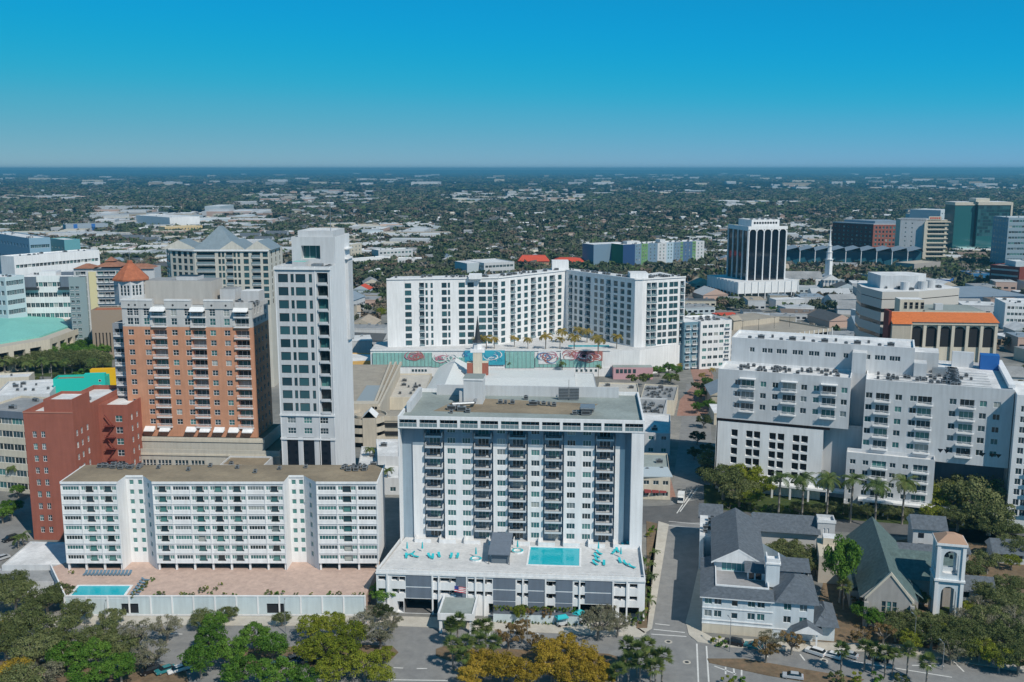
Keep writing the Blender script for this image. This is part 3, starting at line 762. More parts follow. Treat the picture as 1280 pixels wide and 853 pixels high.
# ================================================================ orange brick tower
def orange_tower():
    y = 315.0; O = (AT(153, 400, y)[0], y); x1 = AT(318, 400, y)[0] - O[0]; ZT = 70.0
    b = Bld('condominium_tower', 'orange brick condominium tower with grey stone crown and white awnings over a beige base', 'building', O, R(-3.5), wall=BRICKO)
    GB = mat('grey_stone', (.55, .555, .55), .85, .1, .2); BE = mat('beige_stone', (.52, .50, .44), .85, .08, .2)
    U = lambda px: (px - 153) / 165.0 * x1
    D = 17
    # floors: crown 58..70, brick 24..58, base 0..22
    FHh = 3.3
    zb = 25.0
    zs = [zb + FHh * k for k in range(12)]
    wcol = [161, 182, 217, 233, 267, 285, 301 + 3]
    bcol = [200, 250, 305]
    wcol = [163, 184, 219, 236, 268, 286]
    ops = []
    for z in zs[1:-1]:
        for p in wcol: ops.append(W(U(p), z + .8, 1.9, 1.8, nv=2, nh=2, frame=TRIM, pane=None))
    for i, z in enumerate(zs[1:-1]):
        for p in bcol: ops.append(W(U(p), z + .1, 4.6, 2.4, nv=3, d=1.6, bal='white', bw=5.0, bd=.7))
    b.wall((0, 0), (x1, 0), zb, 61.6, ops, BRICKO)
    ops = []
    for p in wcol: ops.append(W(U(p), 62.2, 1.9, 2.2, nv=2, nh=2)); ops.append(W(U(p), 65.2, 1.9, 2.4, nv=2, nh=3))
    ops.append(W(U(171), 62.2, 1.6, 2.2, nv=2, nh=2)); ops.append(W(U(171), 65.2, 1.6, 2.4, nv=2, nh=3))
    for p in bcol: ops.append(W(U(p), 61.8, 4.6, 2.5, nv=3, d=1.6, bal='white', bw=5.0, bd=.7)); ops.append(W(U(p), 65.0, 4.6, 2.6, nv=3, d=1.4, bal='white', bw=5.0, bd=.7))
    b.wall((0, 0), (x1, 0), 61.6, ZT - 1.2, ops, GB)
    sd = rows([3, 6.5, 10, 14], [z + .8 for z in zs], w=1.6, h=1.7, nv=2)
    b.wall((x1, 0), (x1, D), zb, 61.6, sd, BRICKO); b.wall((x1, 0), (x1, D), 61.6, ZT - 1.2, rows([3, 6.5, 10, 14], [62.4, 65.5], w=1.6, h=1.8), GB)
    b.wall((x1, D), (0, D), zb, ZT - 1.2, [], GB); b.wall((0, D), (0, 0), zb, ZT - 1.2, [], BRICKO)
    b.roof(0, x1, 0, D, ZT - 1.2, ROOFM, .6, .4, GB)
    c = MB()
    segs = [(153, 193), (208, 242), (258, 296)]
    for a, q in segs: c.box(U(a) - .0, U(q), -.32, 1.2, ZT - 2.4, ZT + .6, GB); c.box(U(a), U(q), -.45, -.325, ZT + .1, ZT + .62, TRIM)
    c.box(U(296) + .2, x1 + .2, -.3, 1.2, ZT - 2.2, ZT - .4, GB)
    b.part('crown_parapet', c)
    dots = MB()
    for p in (163, 171, 184, 219, 236, 268, 286): dots.tube((U(p), -.33, ZT - 1.3), (U(p), -.36, ZT - 1.3), .35, .35, DMETAL, 10)
    b.part('porthole', dots)
    def awn(px, z, w, dep=1.7):
        a = MB(); x = U(px)
        a.poly([(x - w / 2, -.05, z + 1.2), (x - w / 2, -dep, z), (x + w / 2, -dep, z), (x + w / 2, -.05, z + 1.2)], TRIM)
        a.poly([(x - w / 2, -dep, z), (x - w / 2, -dep, z - .25), (x + w / 2, -dep, z - .25), (x + w / 2, -dep, z)], TRIM)
        a.poly([(x - w / 2, -.05, z + 1.2), (x - w / 2, -.05, z), (x - w / 2, -dep, z)], TRIM); a.poly([(x + w / 2, -.05, z + 1.2), (x + w / 2, -dep, z), (x + w / 2, -.05, z)], TRIM)
        b.part('awning', a)
    for p in bcol: awn(p, 67.0, 4.8)
    for p in (160, 181, 200, 234, 252, 270, 289, 307): awn(p - (1 if p < 200 else 0), zb + 2.2, 3.4)
    g = MB(); b_ops = [W(U(p), zb + .1, 3.4, 2.3, nv=3, d=.6) for p in (160, 181, 200, 218, 234, 252, 270, 289, 306)]
    # beige base, projecting
    by = -2.6
    xr = x1 + 8
    ops = []
    for k, z in enumerate((3, 7, 11, 15)):
        for p in (160, 180, 200, 222, 243):
            for d in (-1.75, -.58, .58, 1.75):
                ops.append(W(U(p) + 3 + d, z, .95, 2.7, nv=1, nh=2))
    b.block(-3, xr, by, D + 4, 0, 21.3, F=ops, roof=ROOFT, par=.9, m=BE)
    b.block(-1.2, x1 + 2.5, by + 1.6, D + 1, 20.8, zb - .003, F=[], roof=ROOFT, par=.2, m=BE)
    e = MB(); e.box(-3.3, xr + .3, by - .3, by - .004, 19.3, 19.9, CREAM); e.box(-1.5, x1 + 2.8, by + 1.3, by + 1.59, 23.6, 24.6, CREAM); b.part('stone_band', e)
    # white annex in front right
    # left balcony wing; its shade is painted into the grey wall colour
    ops = [W(2.3, z, 3.4, 2.2, nv=3, d=1.2, bal='white', bw=3.6, bd=.8) for z in zs]
    b.block(-5.2, -.01, 3.5, 13, 0, 62, F=ops, L=rows([3, 8], [z + .6 for z in zs], w=2.4, h=1.6), roof=ROOFM, m=mat('shaded_grey_stone', (.27, .29, .32), .85))
    b.block(-2.4, .9, -.45, -.02, zb + 38, 62.8, m=GREYW)
    # roof volumes
    p = MB(); xa, xb = U(193 + 13), U(262)
    p.box(xa - 8, xa + 14.5, 5, 15, ZT - 1.7, ZT + 6.0, mat('warm_grey', (.50, .48, .45), .85, .06, .3), top=ROOFM)
    p.box(xa + 16, xa + 21, 8, 15, ZT - 1.7, ZT + 3, GREYW, top=ROOFM); p.box(xa + 23, xa + 29, 8, 14, ZT - 1.7, ZT + 2.4, GREYW, top=ROOFW)
    p.box(xa + 2, xa + 9, 7, 13, ZT + 6.003, ZT + 7.2, GREYW, top=DMETAL)
    b.part('penthouse', p)
    for i in range(14): b.ac(xa + 15 + rnd.random() * 16, 2.5 + rnd.random() * 5, ZT - 1.7, i % 3)
    # octagonal turret with red pyramid roof
    cx, cy = U(164) - 1.9, 6.0; r8 = 5.3
    oc = [(cx + r8 * math.cos(R(22.5 + 45 * i)), cy + r8 * math.sin(R(22.5 + 45 * i))) for i in range(8)]
    for i in range(8):
        a, c2 = oc[i], oc[(i + 1) % 8]; l = math.hypot(c2[0] - a[0], c2[1] - a[1])
        b.wall(a, c2, ZT - 1.7, ZT + 6.2, [W(l / 2 + d, ZT + 1.4, .8, 3.4, nv=1, nh=3) for d in (-1.1, 0, 1.1)], GREYW)
    t = MB(); t.tube((cx, cy, ZT + 6.2), (cx, cy, ZT + 6.7), r8 + .7, r8 + .7, TILE, 8); t.tube((cx, cy, ZT + 6.703), (cx, cy, ZT + 11.6), r8 + .7, 1.1, TILE, 8)
    t.tube((cx, cy, ZT + 11.6), (cx, cy, ZT + 12.5), 1.0, .8, TILE, 8)
    b.part('turret_roof', t)
    t = MB(); t.tube((cx, cy, ZT + 12.5), (cx, cy, ZT + 17), .09, .04, METAL, 5); b.part('finial', t)
    b.done()
    # white windowless annex standing before the beige base
    X0 = AT(277, 560, 300)[0]; X1 = AT(331, 560, 300)[0]
    c = Bld('annex_building', 'plain white windowless annex behind the brown roof of the slab, right of the beige base', 'building', (X0, 297), R(-3), wall=WHITE2)
    c.block(0, X1 - X0 + .5, 0, 10, 0, 20.5, roof=ROOFT, par=.5, L=[], F=[]); c.ac(3, 1.9, 20.1, 2); c.ac(3.4, 1.6, 20.1, 2); c.done()
orange_tower()
# ================================================================ slim white tower
def slim():
    y = 300.0; XL = AT(343, 333, y)[0]; XR = AT(413.5, 333, y)[0]
    O = (XL, y); w = XR - XL; b = Bld('white_tower', 'slender white tower with dark square windows and a roof terrace, blank sunlit side wall', 'building', O, R(-4), wall=WHITE2)
    ZT = AT(343, 333, y)[1]; FHh = 4.05; D = 26
    z1 = ZT - 11 * FHh - .9
    zs = [z1 + FHh * k for k in range(11)]
    ops = []
    for z in zs:
        ops += [W(w * .145, z, 3.1, 2.6, nv=1, nh=1, pane=PANET, frame=DMETAL), W(w * .31, z, 1.0, 2.6, nv=1, pane=PANET, frame=DMETAL), W(w * .46, z, 3.1, 2.6, nv=1, pane=PANET, frame=DMETAL), W(w * .64, z, 1.0, 2.6, nv=1, pane=PANET, frame=DMETAL),
                W(w * .855, z - .5, 3.3, 3.5, frame=DMETAL, nv=2, d=1.3, bal='plain', bw=3.0, bd=.5)]
    ops += [W(w * q, z1 - 3.9 - 3.4 * k, 2.6, 1.9, nv=3, nh=2) for q in (.2, .5, .8) for k in range(2)]
    zb = z1 - 9.5
    pil = MB()
    for q in (0, .72, .99): pil.box(w * q - .25 + .2, w * q + .2, -.15, -.004, 0, ZT, TRIM)
    pil.box(-.2, w + .2, -.4, -.16, z1 - 1.5, z1 - .9, TRIM); pil.box(-.2, w + .2, -.4, -.16, z1 - 9.2, z1 - 8.6, TRIM); pil.box(-.3, w + .3, -.5, -.16, ZT - 1.0, ZT - .3, TRIM)
    b.part('trim_band', pil)
    ops += [W(w * q, zb - 9, 3.7, 10.0, nv=1, nh=1, pane=PANED) for q in (.2, .5, .8)]
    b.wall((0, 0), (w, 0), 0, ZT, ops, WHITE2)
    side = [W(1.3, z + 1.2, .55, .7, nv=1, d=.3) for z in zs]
    b.wall((w, 0), (w, 7), 0, ZT, side, TRIM); b.wall((w, 7), (w, D), 0, ZT + 8.5, [], TRIM)  # side wall in a brighter white: its sunlight is put into the colour
    b.wall((w, D), (4, D), 0, ZT + 8.5, [], WHITE2); b.wall((0, D), (0, 0), 0, ZT, rows([5, 9, 13, 18], zs, w=2.4, h=2), WHITE2); b.wall((4, D), (0, D), 0, ZT, (), WHITE2)
    b.roof(0, w, 0, 7, ZT, DECKW, 1.1, .3)
    b.wall((3.5, 7), (w, 7), ZT - 1.1, ZT + 8.5, [W(6, ZT + 1.6, 6, 4.2, nv=3, d=2.6)], WHITE2); b.wall((3.5, D), (3.5, 7), ZT - 1.1, ZT + 8.5, (), WHITE2)
    b.roof(3.5, w, 7, D, ZT + 8.5, ROOFW, .6, .3); b.roof(0, 3.5, 7, D, ZT, DECKW, 1.1, .3)
    b.block(5, w - 1, 9, D - 2, ZT + 8.0, ZT + 10.3, roof=ROOFW, par=.5)
    b.box(w + .004, w + .9, D - 6, D, ZT - 26, ZT + 1, WHITE2)
    for k in range(2): b.box(w + .005, w + 1.3, D - 7 + k * .01, D - 1, ZT + .5 + 3.2 * k, ZT + .9 + 3.2 * k, TRIM)
    m = MB(); m.tube((w - 3, 14, ZT + 10), (w - 3, 14, ZT + 20), .12, .05, METAL, 5); b.part('mast', m)
    t = MB(); t.box(5, 9, 2, 6, ZT - 1.1, ZT + 1.2, GREYW, top=TEAL); t.box(11, 14, 1.5, 5, ZT - 1.1, ZT + .6, METAL); b.part('roof_terrace_block', t)
    for i in range(5): b.ac(w - 1.6, 1.6 + i * 1.1, ZT - 1.05, 0)
    b.done()
slim()
# ================================================================ right hand white complex
def right_complex():
    O, ang, L = FR((898, 461), (1262, 487), 43.5)
    b = Bld('apartment_complex', 'large pale grey apartment complex with stacked balconies and a white roof crowded with small machines', 'building', O, ang, wall=WHITE2)
    ZT = 43.5; u = b.u
    uL = u(1061, 520); uR0 = u(1077, 560)
    # left block, upper part with four storeys
    FHh = 3.55
    zt = [ZT - 5.4 - FHh * k for k in range(4)]
    zr = [b.zz(960, y) - .7 for y in (482, 496.5, 511)]
    ops = []
    for px in (921.5, 953.5, 968.5, 1004.5, 1020, 1055): ops += [W(u(px, 495), z, 2.0, 1.9, nv=2) for z in zr]
    for px in (934, 986, 1036): ops += [W(u(px, 495), z - .75, 4.4, 2.7, nv=3, d=1.3, bal='white', bw=5.2, bd=1.3) for z in zr]
    zlow = b.zz(960, 528)
    b.wall((0, 0), (uL, 0), zlow, ZT, [o for o in ops], WHITE2)
    lg = MB()
    for px in (934, 986, 1036):
        c = u(px, 495); lg.box(c - 2.7, c + 2.7, -1.8, -.003, zr[0] + 2.6, zr[0] + 2.85, TRIM)
    b.part('balcony_roof', lg)
    # lower garage part, set back a little and with pairs of dark slots
    ug = u(1028, 560)
    ops = []
    zg = [b.zz(960, y) for y in (546, 557.5, 569, 580.5, 592, 604)]
    for px in (915.5, 934, 943.5, 963, 973.5, 992.5, 1003, 1022): ops += [W(u(px, 570, .6), z - 1.2, 2.2, 2.5, k='v', d=1.5) for z in zg]
    b.wall((.4, .6), (ug, .6), 0, zlow - 1.2, ops, WHITE)
    b.box(.6, ug + 2, 1.2, 1.5, zlow - 1.2, zlow, mat('rust_band', (.12, .045, .035), .8))
    b.mb.poly([(0, 0, zlow), (0, 8, zlow), (uL, 8, zlow), (uL, 0, zlow)], GREYW)
    b.mb.poly([(0.4, .6, zlow - 1.2), (ug, .6, zlow - 1.2), (ug, 1.5, zlow - 1.2), (.4, 1.5, zlow - 1.2)], WHITE)
    b.wall((ug, 5.8), (uR0 + 3, 5.8), 0, zlow + .01, (), GREYW); b.mb.poly([(ug, .6, 0), (ug, 5.8, 0), (ug, 5.8, zlow - 1.2), (ug, .6, zlow - 1.2)], GREYW)
    b.wall((0, 16), (0, 0), 0, ZT, [W(8, z, 3, 1.5) for z in zr[1:]], GREYW)
    b.wall((uL, 0), (uL, 9), zlow, ZT, (), WHITE2)
    # gap between blocks, stair tower
    b.wall((uL, 9), (uR0, 9), 0, ZT, (), GREYW)
    b.box(uL - .3, uR0 - .4, 9.3, 15, ZT - .9, ZT + 7, WHITE2, top=ROOFW)
    # right block
    ur = u(1262, 560); sd = MB()
    zq = [b.zz(1130, y) - .7 for y in (498.5, 513.5, 529, 543.5, 558.5)]
    ops = []
    zadd = [zq[-1] - 3.6 * k for k in range(1, 6)]
    for px in (1084, 1121, 1139.5): ops += [W(u(px, 530), z, 2.1, 1.9, nv=2) for z in zq + zadd[:5]]
    for px in (1174, 1189, 1227, 1244.5): ops += [W(u(px, 530), z, 2.1, 1.9, nv=2) for z in zq]
    for px in (1101, 1154): ops += [W(u(px, 530), z - .75, 4.2, 2.7, nv=3, d=1.3, bal='white', bw=5.2, bd=1.3) for z in zq + zadd[:5]]
    for px in (1207,): ops += [W(u(px, 530), z - .75, 4.2, 2.7, nv=3, d=1.3, bal='white', bw=5.2, bd=1.3) for z in zq]
    um = u(1168, 590)
    zl2 = b.zz(1220, 582)
    b.wall((uR0, 0), (um, 0), 0, ZT, [o for o in ops if o['s'] < um - 1] and [dict(o, s=o['s'] - uR0) for o in ops if o['s'] < um - 1], WHITE2)
    b.wall((um, 0), (ur, 0), zl2, ZT, [dict(o, s=o['s'] - um) for o in ops if o['s'] > um + .5], WHITE2)
    b.mb.poly([(um, 0, zl2), (um, 9, zl2), (ur, 9, zl2), (ur, 0, zl2)], GREYW); b.wall((um, 9), (ur, 9), 0, zl2, (), PANELG)
    b.mb.poly([(um, 0, 0), (um, 9, 0), (um, 9, zl2), (um, 0, zl2)], GREYW)
    t = MB()
    for px in (1175, 1183, 1207, 1228, 1240, 1248):
        c = u(px, 570); z = zl2 + 4.4; t.poly([(c - .9, -.03, z), (c + .9, -.03, z), (c, -.03, z - 1.3)], PANED)
    b.part('triangular_window', t)
    b.wall((uR0, 9), (uR0, 0), 0, ZT, (), GREYW)
    # lower projecting part with terraces
    ops = []
    zt2 = b.zz(1120, 571, -5.5)
    zz2 = [zt2 - 3.9 - 3.4 * k for k in range(5)]
    for px in (1065, 1081, 1115, 1131): ops += [W(u(px, 590, -5.5) - u(1057, 590, -5.5), z, 1.8, 1.6) for z in zz2]
    for px in (1098, 1150): ops += [W(u(px, 590, -5.5) - u(1057, 590, -5.5), z - .6, 4.4, 2.4, nv=3, d=.5, bal='white', bw=5.4, bd=1.3) for z in zz2]
    x0, x1 = u(1057, 590, -5.5), u(1168, 590, -5.5)
    b.block(x0, x1, -5.5, -.02, 0, zt2, F=ops, roof=ROOFW, par=1.0)
    # roofs
    b.roof(0, uL, 0, 15, ZT, ROOFW, .9, .35, WHITE); b.roof(uR0, ur, 0, 44, ZT, ROOFW, .9, .35, WHITE)
    b.wall((ur, 0), (ur, 44), 0, ZT, (), WHITE2); b.wall((ur, 44), (uR0 + 40, 44), 0, ZT, (), WHITE2)
    # rear wing
    ul, urr = u(914, 440, 15), u(1142, 462, 15)
    ztr = b.zz(920, 422, 15)
    ops = []
    for px in (940, 955.5, 962.5, 973.5, 980.5, 993.5, 1000.5, 1014, 1021, 1034.5, 1041.5, 1057.5, 1078, 1085, 1097, 1104, 1115.5, 1122.5): ops.append(W(u(px, 442, 15) - ul, (ZT + ztr) / 2 - .5, 1.7, 1.7, nv=2))
    b.wall((ul, 15.02), (urr, 15.02), ZT - 1, ztr, ops, WHITE2)
    b.wall((ul, 33), (ul, 15.02), 0, ztr, (), GREYW); b.wall((urr, 15), (urr, 33), 0, ztr, (), WHITE2); b.wall((urr, 33), (ul, 33), 0, ztr, (), WHITE2)
    b.roof(ul, urr, 15.02, 33, ztr, ROOFW, .8, .5, WHITE)
    for i in range(14):
        b.ac(ul + 6 + (urr - ul - 10) * i / 14, 18 + (i % 3) * 3, ztr - .8, i % 3)
    v = MB()
    v.box(urr + .01, urr + 4, 13, 20, ZT - .9, ZT + 4, GREYW); v.box(urr + 6, urr + 10, 17, 20, ZT - .9, ZT + 2, METAL); v.box(urr + 13, urr + 20, 38, 40, ZT - .9, ZT + 4.5, WHITE2)
    v.box(urr + 22, urr + 28, 36, 41, ZT - .9, ZT + 4.2, mat('blue_tarp', (.02, .12, .38), .6)); v.box(urr - 3, urr + 8, 24, 34, ZT - .9, ZT + 6, GREYW, top=ROOFW)
    b.part('plant_room', v)
    q = random.Random(3)
    for i in range(44): b.ac(5 + q.random() * (uL - 9), 3.5 + q.random() * 9, ZT - .9, q.choice((0, 0, 2)))
    for i in range(60): b.ac(uR0 + 3 + q.random() * 30, 4.5 + q.random() * 24, ZT - .9, q.choice((0, 0, 2)))
    for i in range(140): b.ac(uR0 + 26 + q.random() * (ur - uR0 - 42), 4 + q.random() * 26, ZT - .9, q.choice((0, 0, 2, 1)))
    pv = MB()
    for i in range(6): pv.box(uR0 + 4, ur - 6, 4 + i * 4.4, 4.2 + i * 4.4, ZT - .6, ZT - .45, METAL)
    b.part('roof_pipe', pv)
    p2 = MB(); p2.box(ur - 1.6, ur + .3, 2, 46, ZT + .003, ZT + 1.2, WHITE); b.part('parapet', p2)
    # corner tower with paired windows
    zc = [ZT - 6 - 3.35 * k for k in range(11)]
    ops = []
    for s in (2.2, 4.3, 7.4, 10.4, 14.5, 17, 20.6): ops += [W(s, z, 1.7, 2.0, nv=2) for z in zc]
    b.block(ur + .3, ur + 24, -4.5, 18, 0, ZT - .6, F=ops, L=[], roof=ROOFW, m=WHITE)
    bc = MB()
    for k in range(5, 10):
        bc.box(ur + 6, ur + 22, -6.4, -4.52, zc[k] - .9, zc[k] - .6, TRIM); bc.box(ur + 6, ur + 22, -6.4, -6.3, zc[k] - .597, zc[k] + .1, BALG)
    b.part('curved_balcony', bc)
    gr = MB(); gr.box(.0, uL, -3, .59, 4.2, 4.9, TRIM); gr.box(uR0, ur, -8.5, -5.52, 4.2, 4.8, TRIM)
    for i in range(14): gr.box(2 + i * 6, 2.6 + i * 6, -2.9 - (5.5 if i > 6 else 0), -2.3 - (5.5 if i > 6 else 0), 0, 4.19, TRIM)
    b.part('arcade_canopy', gr)
    b.done()
right_complex()
# ================================================================ white courtyard building behind on a podium with murals
def courtyard():
    ZT = 52.0
    P = [G(483, 350, ZT), G(623, 348, ZT), G(707, 338.5, ZT), G(794, 350, ZT), G(803.5, 350, ZT), G(857, 347, ZT)]
    O = P[0]; P = [(x - O[0], y - O[1]) for x, y in P]
    b = Bld('courtyard_apartments', 'white nine storey apartments wrapping a palm courtyard above a teal glass and mural podium', 'building', O, 0)
    zd = 14.5; n = 9; fh = (ZT - 1.6 - zd) / n; zs = [zd + fh * k for k in range(n)]
    def seg(a, c): return math.hypot(c[0] - a[0], c[1] - a[1])
    def colpx(pxs, a, c):
        L = seg(a, c); out = []
        for px in pxs:
            # intersection of view column with wall line
            X0, Y0 = a[0] + O[0], a[1] + O[1]; dx, dy = (c[0] - a[0]) / L, (c[1] - a[1]) / L
            k = (px - CX) / F / (cP + (CY - 390) / F * sP)
            t = (k * Y0 - X0) / (dx - k * dy); out.append(t)
        return out
    def facade(a, c, spec):
        ops = []
        for px, w, kind in spec:
            w = w * (1.25 if kind == 'w' else 1.1); s = colpx([px], a, c)[0]
            for i, z in enumerate(zs):
                if kind == 'w': ops.append(W(s, z + .7, w, 2.8, nv=2 if w > 2 else 1, pane=PANET, frame=DMETAL))
                elif kind == 'b': ops.append(W(s, z + .2, w, 3.5, nv=3, d=1.6, pane=PANET, bal='glass', bw=w, bd=.5))
        b.wall(a, c, zd - 6, ZT, ops, WHITE)
    facade(P[0], P[1], [(490, 5, 'b'), (510.5, 2.8, 'w'), (527.5, 2.4, 'b'), (533.5, 1.0, 'w'), (540, 1.0, 'w'), (555.5, 2.2, 'w'), (561.5, 1.0, 'w'), (577.5, 2.8, 'w'), (588.5, 2.8, 'w'), (603, 3.2, 'w'), (612.5, 2.0, 'w'), (619.5, 2.2, 'b')])
    facade(P[1], P[2], [(629, 2.6, 'w'), (641, 3.4, 'b'), (649, 2.4, 'w'), (657.5, 2.4, 'w'), (666.5, 3.8, 'b'), (674.5, 2.4, 'w'), (681.5, 2.0, 'w'), (690, 4.4, 'b'), (699.5, 2.6, 'w'), (706, 2, 'w')])
    facade(P[2], P[3], [(713, 3.0, 'b'), (719.5, 2.0, 'w'), (726, 2.4, 'w'), (734.5, 4.0, 'b'), (744.5, 2.2, 'w'), (752, 2.6, 'w'), (760, 3.4, 'b'), (769, 2.6, 'w'), (777.5, 2.6, 'w'), (786, 2.6, 'w')])
    b.wall(P[3], P[4], 0, ZT + 1, [], WHITE)
    facade(P[4], P[5], [(810.5, 2.4, 'b'), (817, 3.2, 'b'), (825, 2.2, 'w'), (831, 2.0, 'w'), (838.5, 2.2, 'w'), (844, 2.2, 'w'), (852, 2.4, 'b')])
    b.wall(P[4], P[5], 0, zd - 6, [W(s, z, 2, 1.6, nv=1) for s in (12, 16, 20) for z in (5,)], WHITE)
    b.wall((P[5][0], P[5][1]), (P[5][0] - 10, P[5][1] + 30), 0, ZT, rows(even(30, 7), [z + .9 for z in zs], w=2.4, h=2.4, nv=2), WHITE)
    # back walls and roof as wings
    Q = [(P[0][0] + 2, P[0][1] + 17), (P[1][0] - 8, P[1][1] + 17), (P[2][0] - 1, P[2][1] + 19), (P[3][0] + 2, P[3][1] + 22), (P[5][0] - 10, P[5][1] + 30)]
    for a, c in zip(Q[:-1], Q[1:]): b.wall(c, a, 0, ZT, [], WHITE)
    b.wall(Q[0], P[0], 0, ZT, rows([4, 10], [z + .9 for z in zs], w=2.6, h=2.2), WHITE)
    r = b.rf; zr = ZT - .02
    for poly in ([P[0], P[1], Q[1], Q[0]], [P[1], P[2], Q[2], Q[1]], [P[2], P[3], Q[3], Q[2]], [P[3], P[4], P[5], Q[4], Q[3]]): r.poly([(x, y, zr) for x, y in poly], ROOFW)
    c = MB()
    for a, q in zip(P[:-1], P[1:]):
        L = seg(a, q); dx, dy = (q[0] - a[0]) / L, (q[1] - a[1]) / L; nx, ny = dy, -dx
        c.prism([(a[0] + nx * .5, a[1] + ny * .5), (q[0] + nx * .5, q[1] + ny * .5), (q[0] - nx * .3, q[1] - ny * .3), (a[0] - nx * .3, a[1] - ny * .3)], ZT + .003, ZT + .7, TRIM)
    b.part('cornice', c)
    v = MB(); v.box(P[0][0] + 45, P[0][0] + 52, 3, 12, ZT, ZT + 2.4, WHITE); v.box(P[2][0] - 8, P[2][0] + 2, P[2][1] + 3, P[2][1] + 12, ZT, ZT + 5.5, WHITE); v.box(P[3][0] - 2, P[3][0] + 8, P[3][1] + 6, P[3][1] + 18, ZT, ZT + 3, WHITE, top=ROOFW)
    b.part('penthouse', v)
    q = random.Random(5)
    def lerp(a, c, t): return (a[0] + (c[0] - a[0]) * t, a[1] + (c[1] - a[1]) * t)
    for k in range(4):
        for i in range(22):
            t = q.random(); a = lerp(P[k if k < 3 else 4], P[k + 1 if k < 3 else 5], .06 + .88 * t); b.ac(a[0] - 1, a[1] + 5 + q.random() * 8, ZT, q.choice((0, 1, 2)))
    # podium
    ya = G(640, 438, zd)[1] - O[1]
    x0 = AT(463, 440, ya + O[1])[0] - O[0]; x1 = AT(763, 440, ya + O[1])[0] - O[0]; x2 = AT(800, 440, ya + O[1])[0] - O[0]
    d = MB(); d.prism([(x0, ya + .1), (x2 - .1, ya + .1), (P[5][0] - 2, P[4][1] + 12), (P[2][0], P[2][1] + 16), (x0, 16)], .0, zd, WHITE, top=DECKW); b.part('podium', d)
    X = lambda px: AT(px, 450, ya + O[1])[0] - O[0]
    Z = lambda py: AT(640, py, ya + O[1])[1]
    g = MB()
    for a, c, zt, zb in ((466, 540, 441, 458), (540, 600, 447, 459), (632, 668, 440, 460), (669, 700, 447, 459), (702, 752, 446, 459)):
        g.box(X(a), X(c), ya - .5, ya + .05, Z(zb), Z(zt), mat('pale_teal_glass', (.30, .58, .54), .2, .2, .3, spec=.6))
        m_ = int((X(c) - X(a)) / 2)
        for i in range(m_ + 1):
            xx = X(a) + (X(c) - X(a)) * i / m_; g.box(xx - .08, xx + .08, ya - .6, ya - .503, Z(zb), Z(zt), METAL)
    b.part('glass_curtain_wall', g)
    g = MB(); g.box(x0, x1, ya - .3, ya + .05, 0, Z(459.5), WHITE); g.box(x0, x1, ya - .35, ya + .04, Z(438.8), Z(437), TRIM); b.part('base_wall', g)
    for px in list(range(516, 536, 4)) + list(range(560, 585, 4)) + list(range(721, 750, 6)): b.wins.append((wkey(1.4, 1.6, 1, 1, None, None), (X(px), ya - .33, Z(465)), 0, 'window'))
    # abstract murals: curved strokes as thin plates on the podium
    mc = {'b': mat('mural_blue', (.06, .24, .45)), 'c': mat('mural_cyan', (.05, .38, .5)), 'p': mat('mural_pink', (.5, .22, .28)), 'r': mat('mural_red', (.40, .16, .14)), 'w': TRIM, 'n': mat('mural_navy', (.03, .06, .16))}
    for mi_, (cx, cy, rx, ry, cols, base) in enumerate(((519, 444.5, 8, 5, 'pr', None), (560, 447, 18, 5, 'pw', None), (590, 445, 9, 7, 'cb', 'c'), (617, 447, 14, 9, 'bcw', 'c'), (684, 447, 11, 8, 'prb', 'w'), (717, 444, 16, 5, 'pr', 'w'), (738, 445, 15, 6, 'rpw', 'r'), (575, 462, 25, 4, 'bc', None))):
        mu = MB(); k = random.Random(mi_)
        if base: mu.box(X(cx - rx), X(cx + rx), ya - .66, ya - .62, Z(cy + ry), Z(cy - ry), mc[base])
        for s in range(12):
            ox, oz = X(cx + k.uniform(-.6, .6) * rx), Z(cy + k.uniform(-.5, .5) * ry); rr = k.uniform(.8, 2.4); a0 = k.uniform(0, 6); col = mc[cols[s % len(cols)]]; yy = ya - .68 - s * .02
            for j in range(9):
                t0, t1 = a0 + j * .5, a0 + (j + 1) * .5; w0 = .22 * math.sin(3.14 * (j + .2) / 9.4); w1 = .22 * math.sin(3.14 * (j + 1.2) / 9.4)
                zlim = lambda z: max(Z(cy + ry + 2), min(Z(437.2), z))
                mu.poly([(ox + (rr - w0) * math.cos(t0) * 1.6, yy, zlim(oz + (rr - w0) * math.sin(t0))), (ox + (rr + w0) * math.cos(t0) * 1.6, yy, zlim(oz + (rr + w0) * math.sin(t0))), (ox + (rr + w1) * math.cos(t1) * 1.6, yy, zlim(oz + (rr + w1) * math.sin(t1))), (ox + (rr - w1) * math.cos(t1) * 1.6, yy, zlim(oz + (rr - w1) * math.sin(t1)))], col)
        b.part('mural', mu)
    g = MB(); pc = b.loc(*G(735, 433, zd)); g.box(pc[0] - 11, pc[0] + 12, pc[1] - 2.5, pc[1] + 3, zd + .004, zd + .08, TRIM, top=POOLW); b.part('swimming_pool', g)
    # pink shop front at the right
    g = MB(); yy = ya - 8; pk = mat('pink_stucco', (.55, .33, .36), .8)
    g.box(X(765), X(800) + 6, yy, ya - .7, 0, Z(456), pk, top=ROOFG); b.part('shopfront', g)
    for px in (770, 775, 780, 785, 791): b.wins.append((wkey(1.6, 2.2, 2, 1, None, DMETAL), (X(px), yy - .03, Z(463)), 0, 'window'))
    b.done()
    return b, ya
CY_, CYA = courtyard()
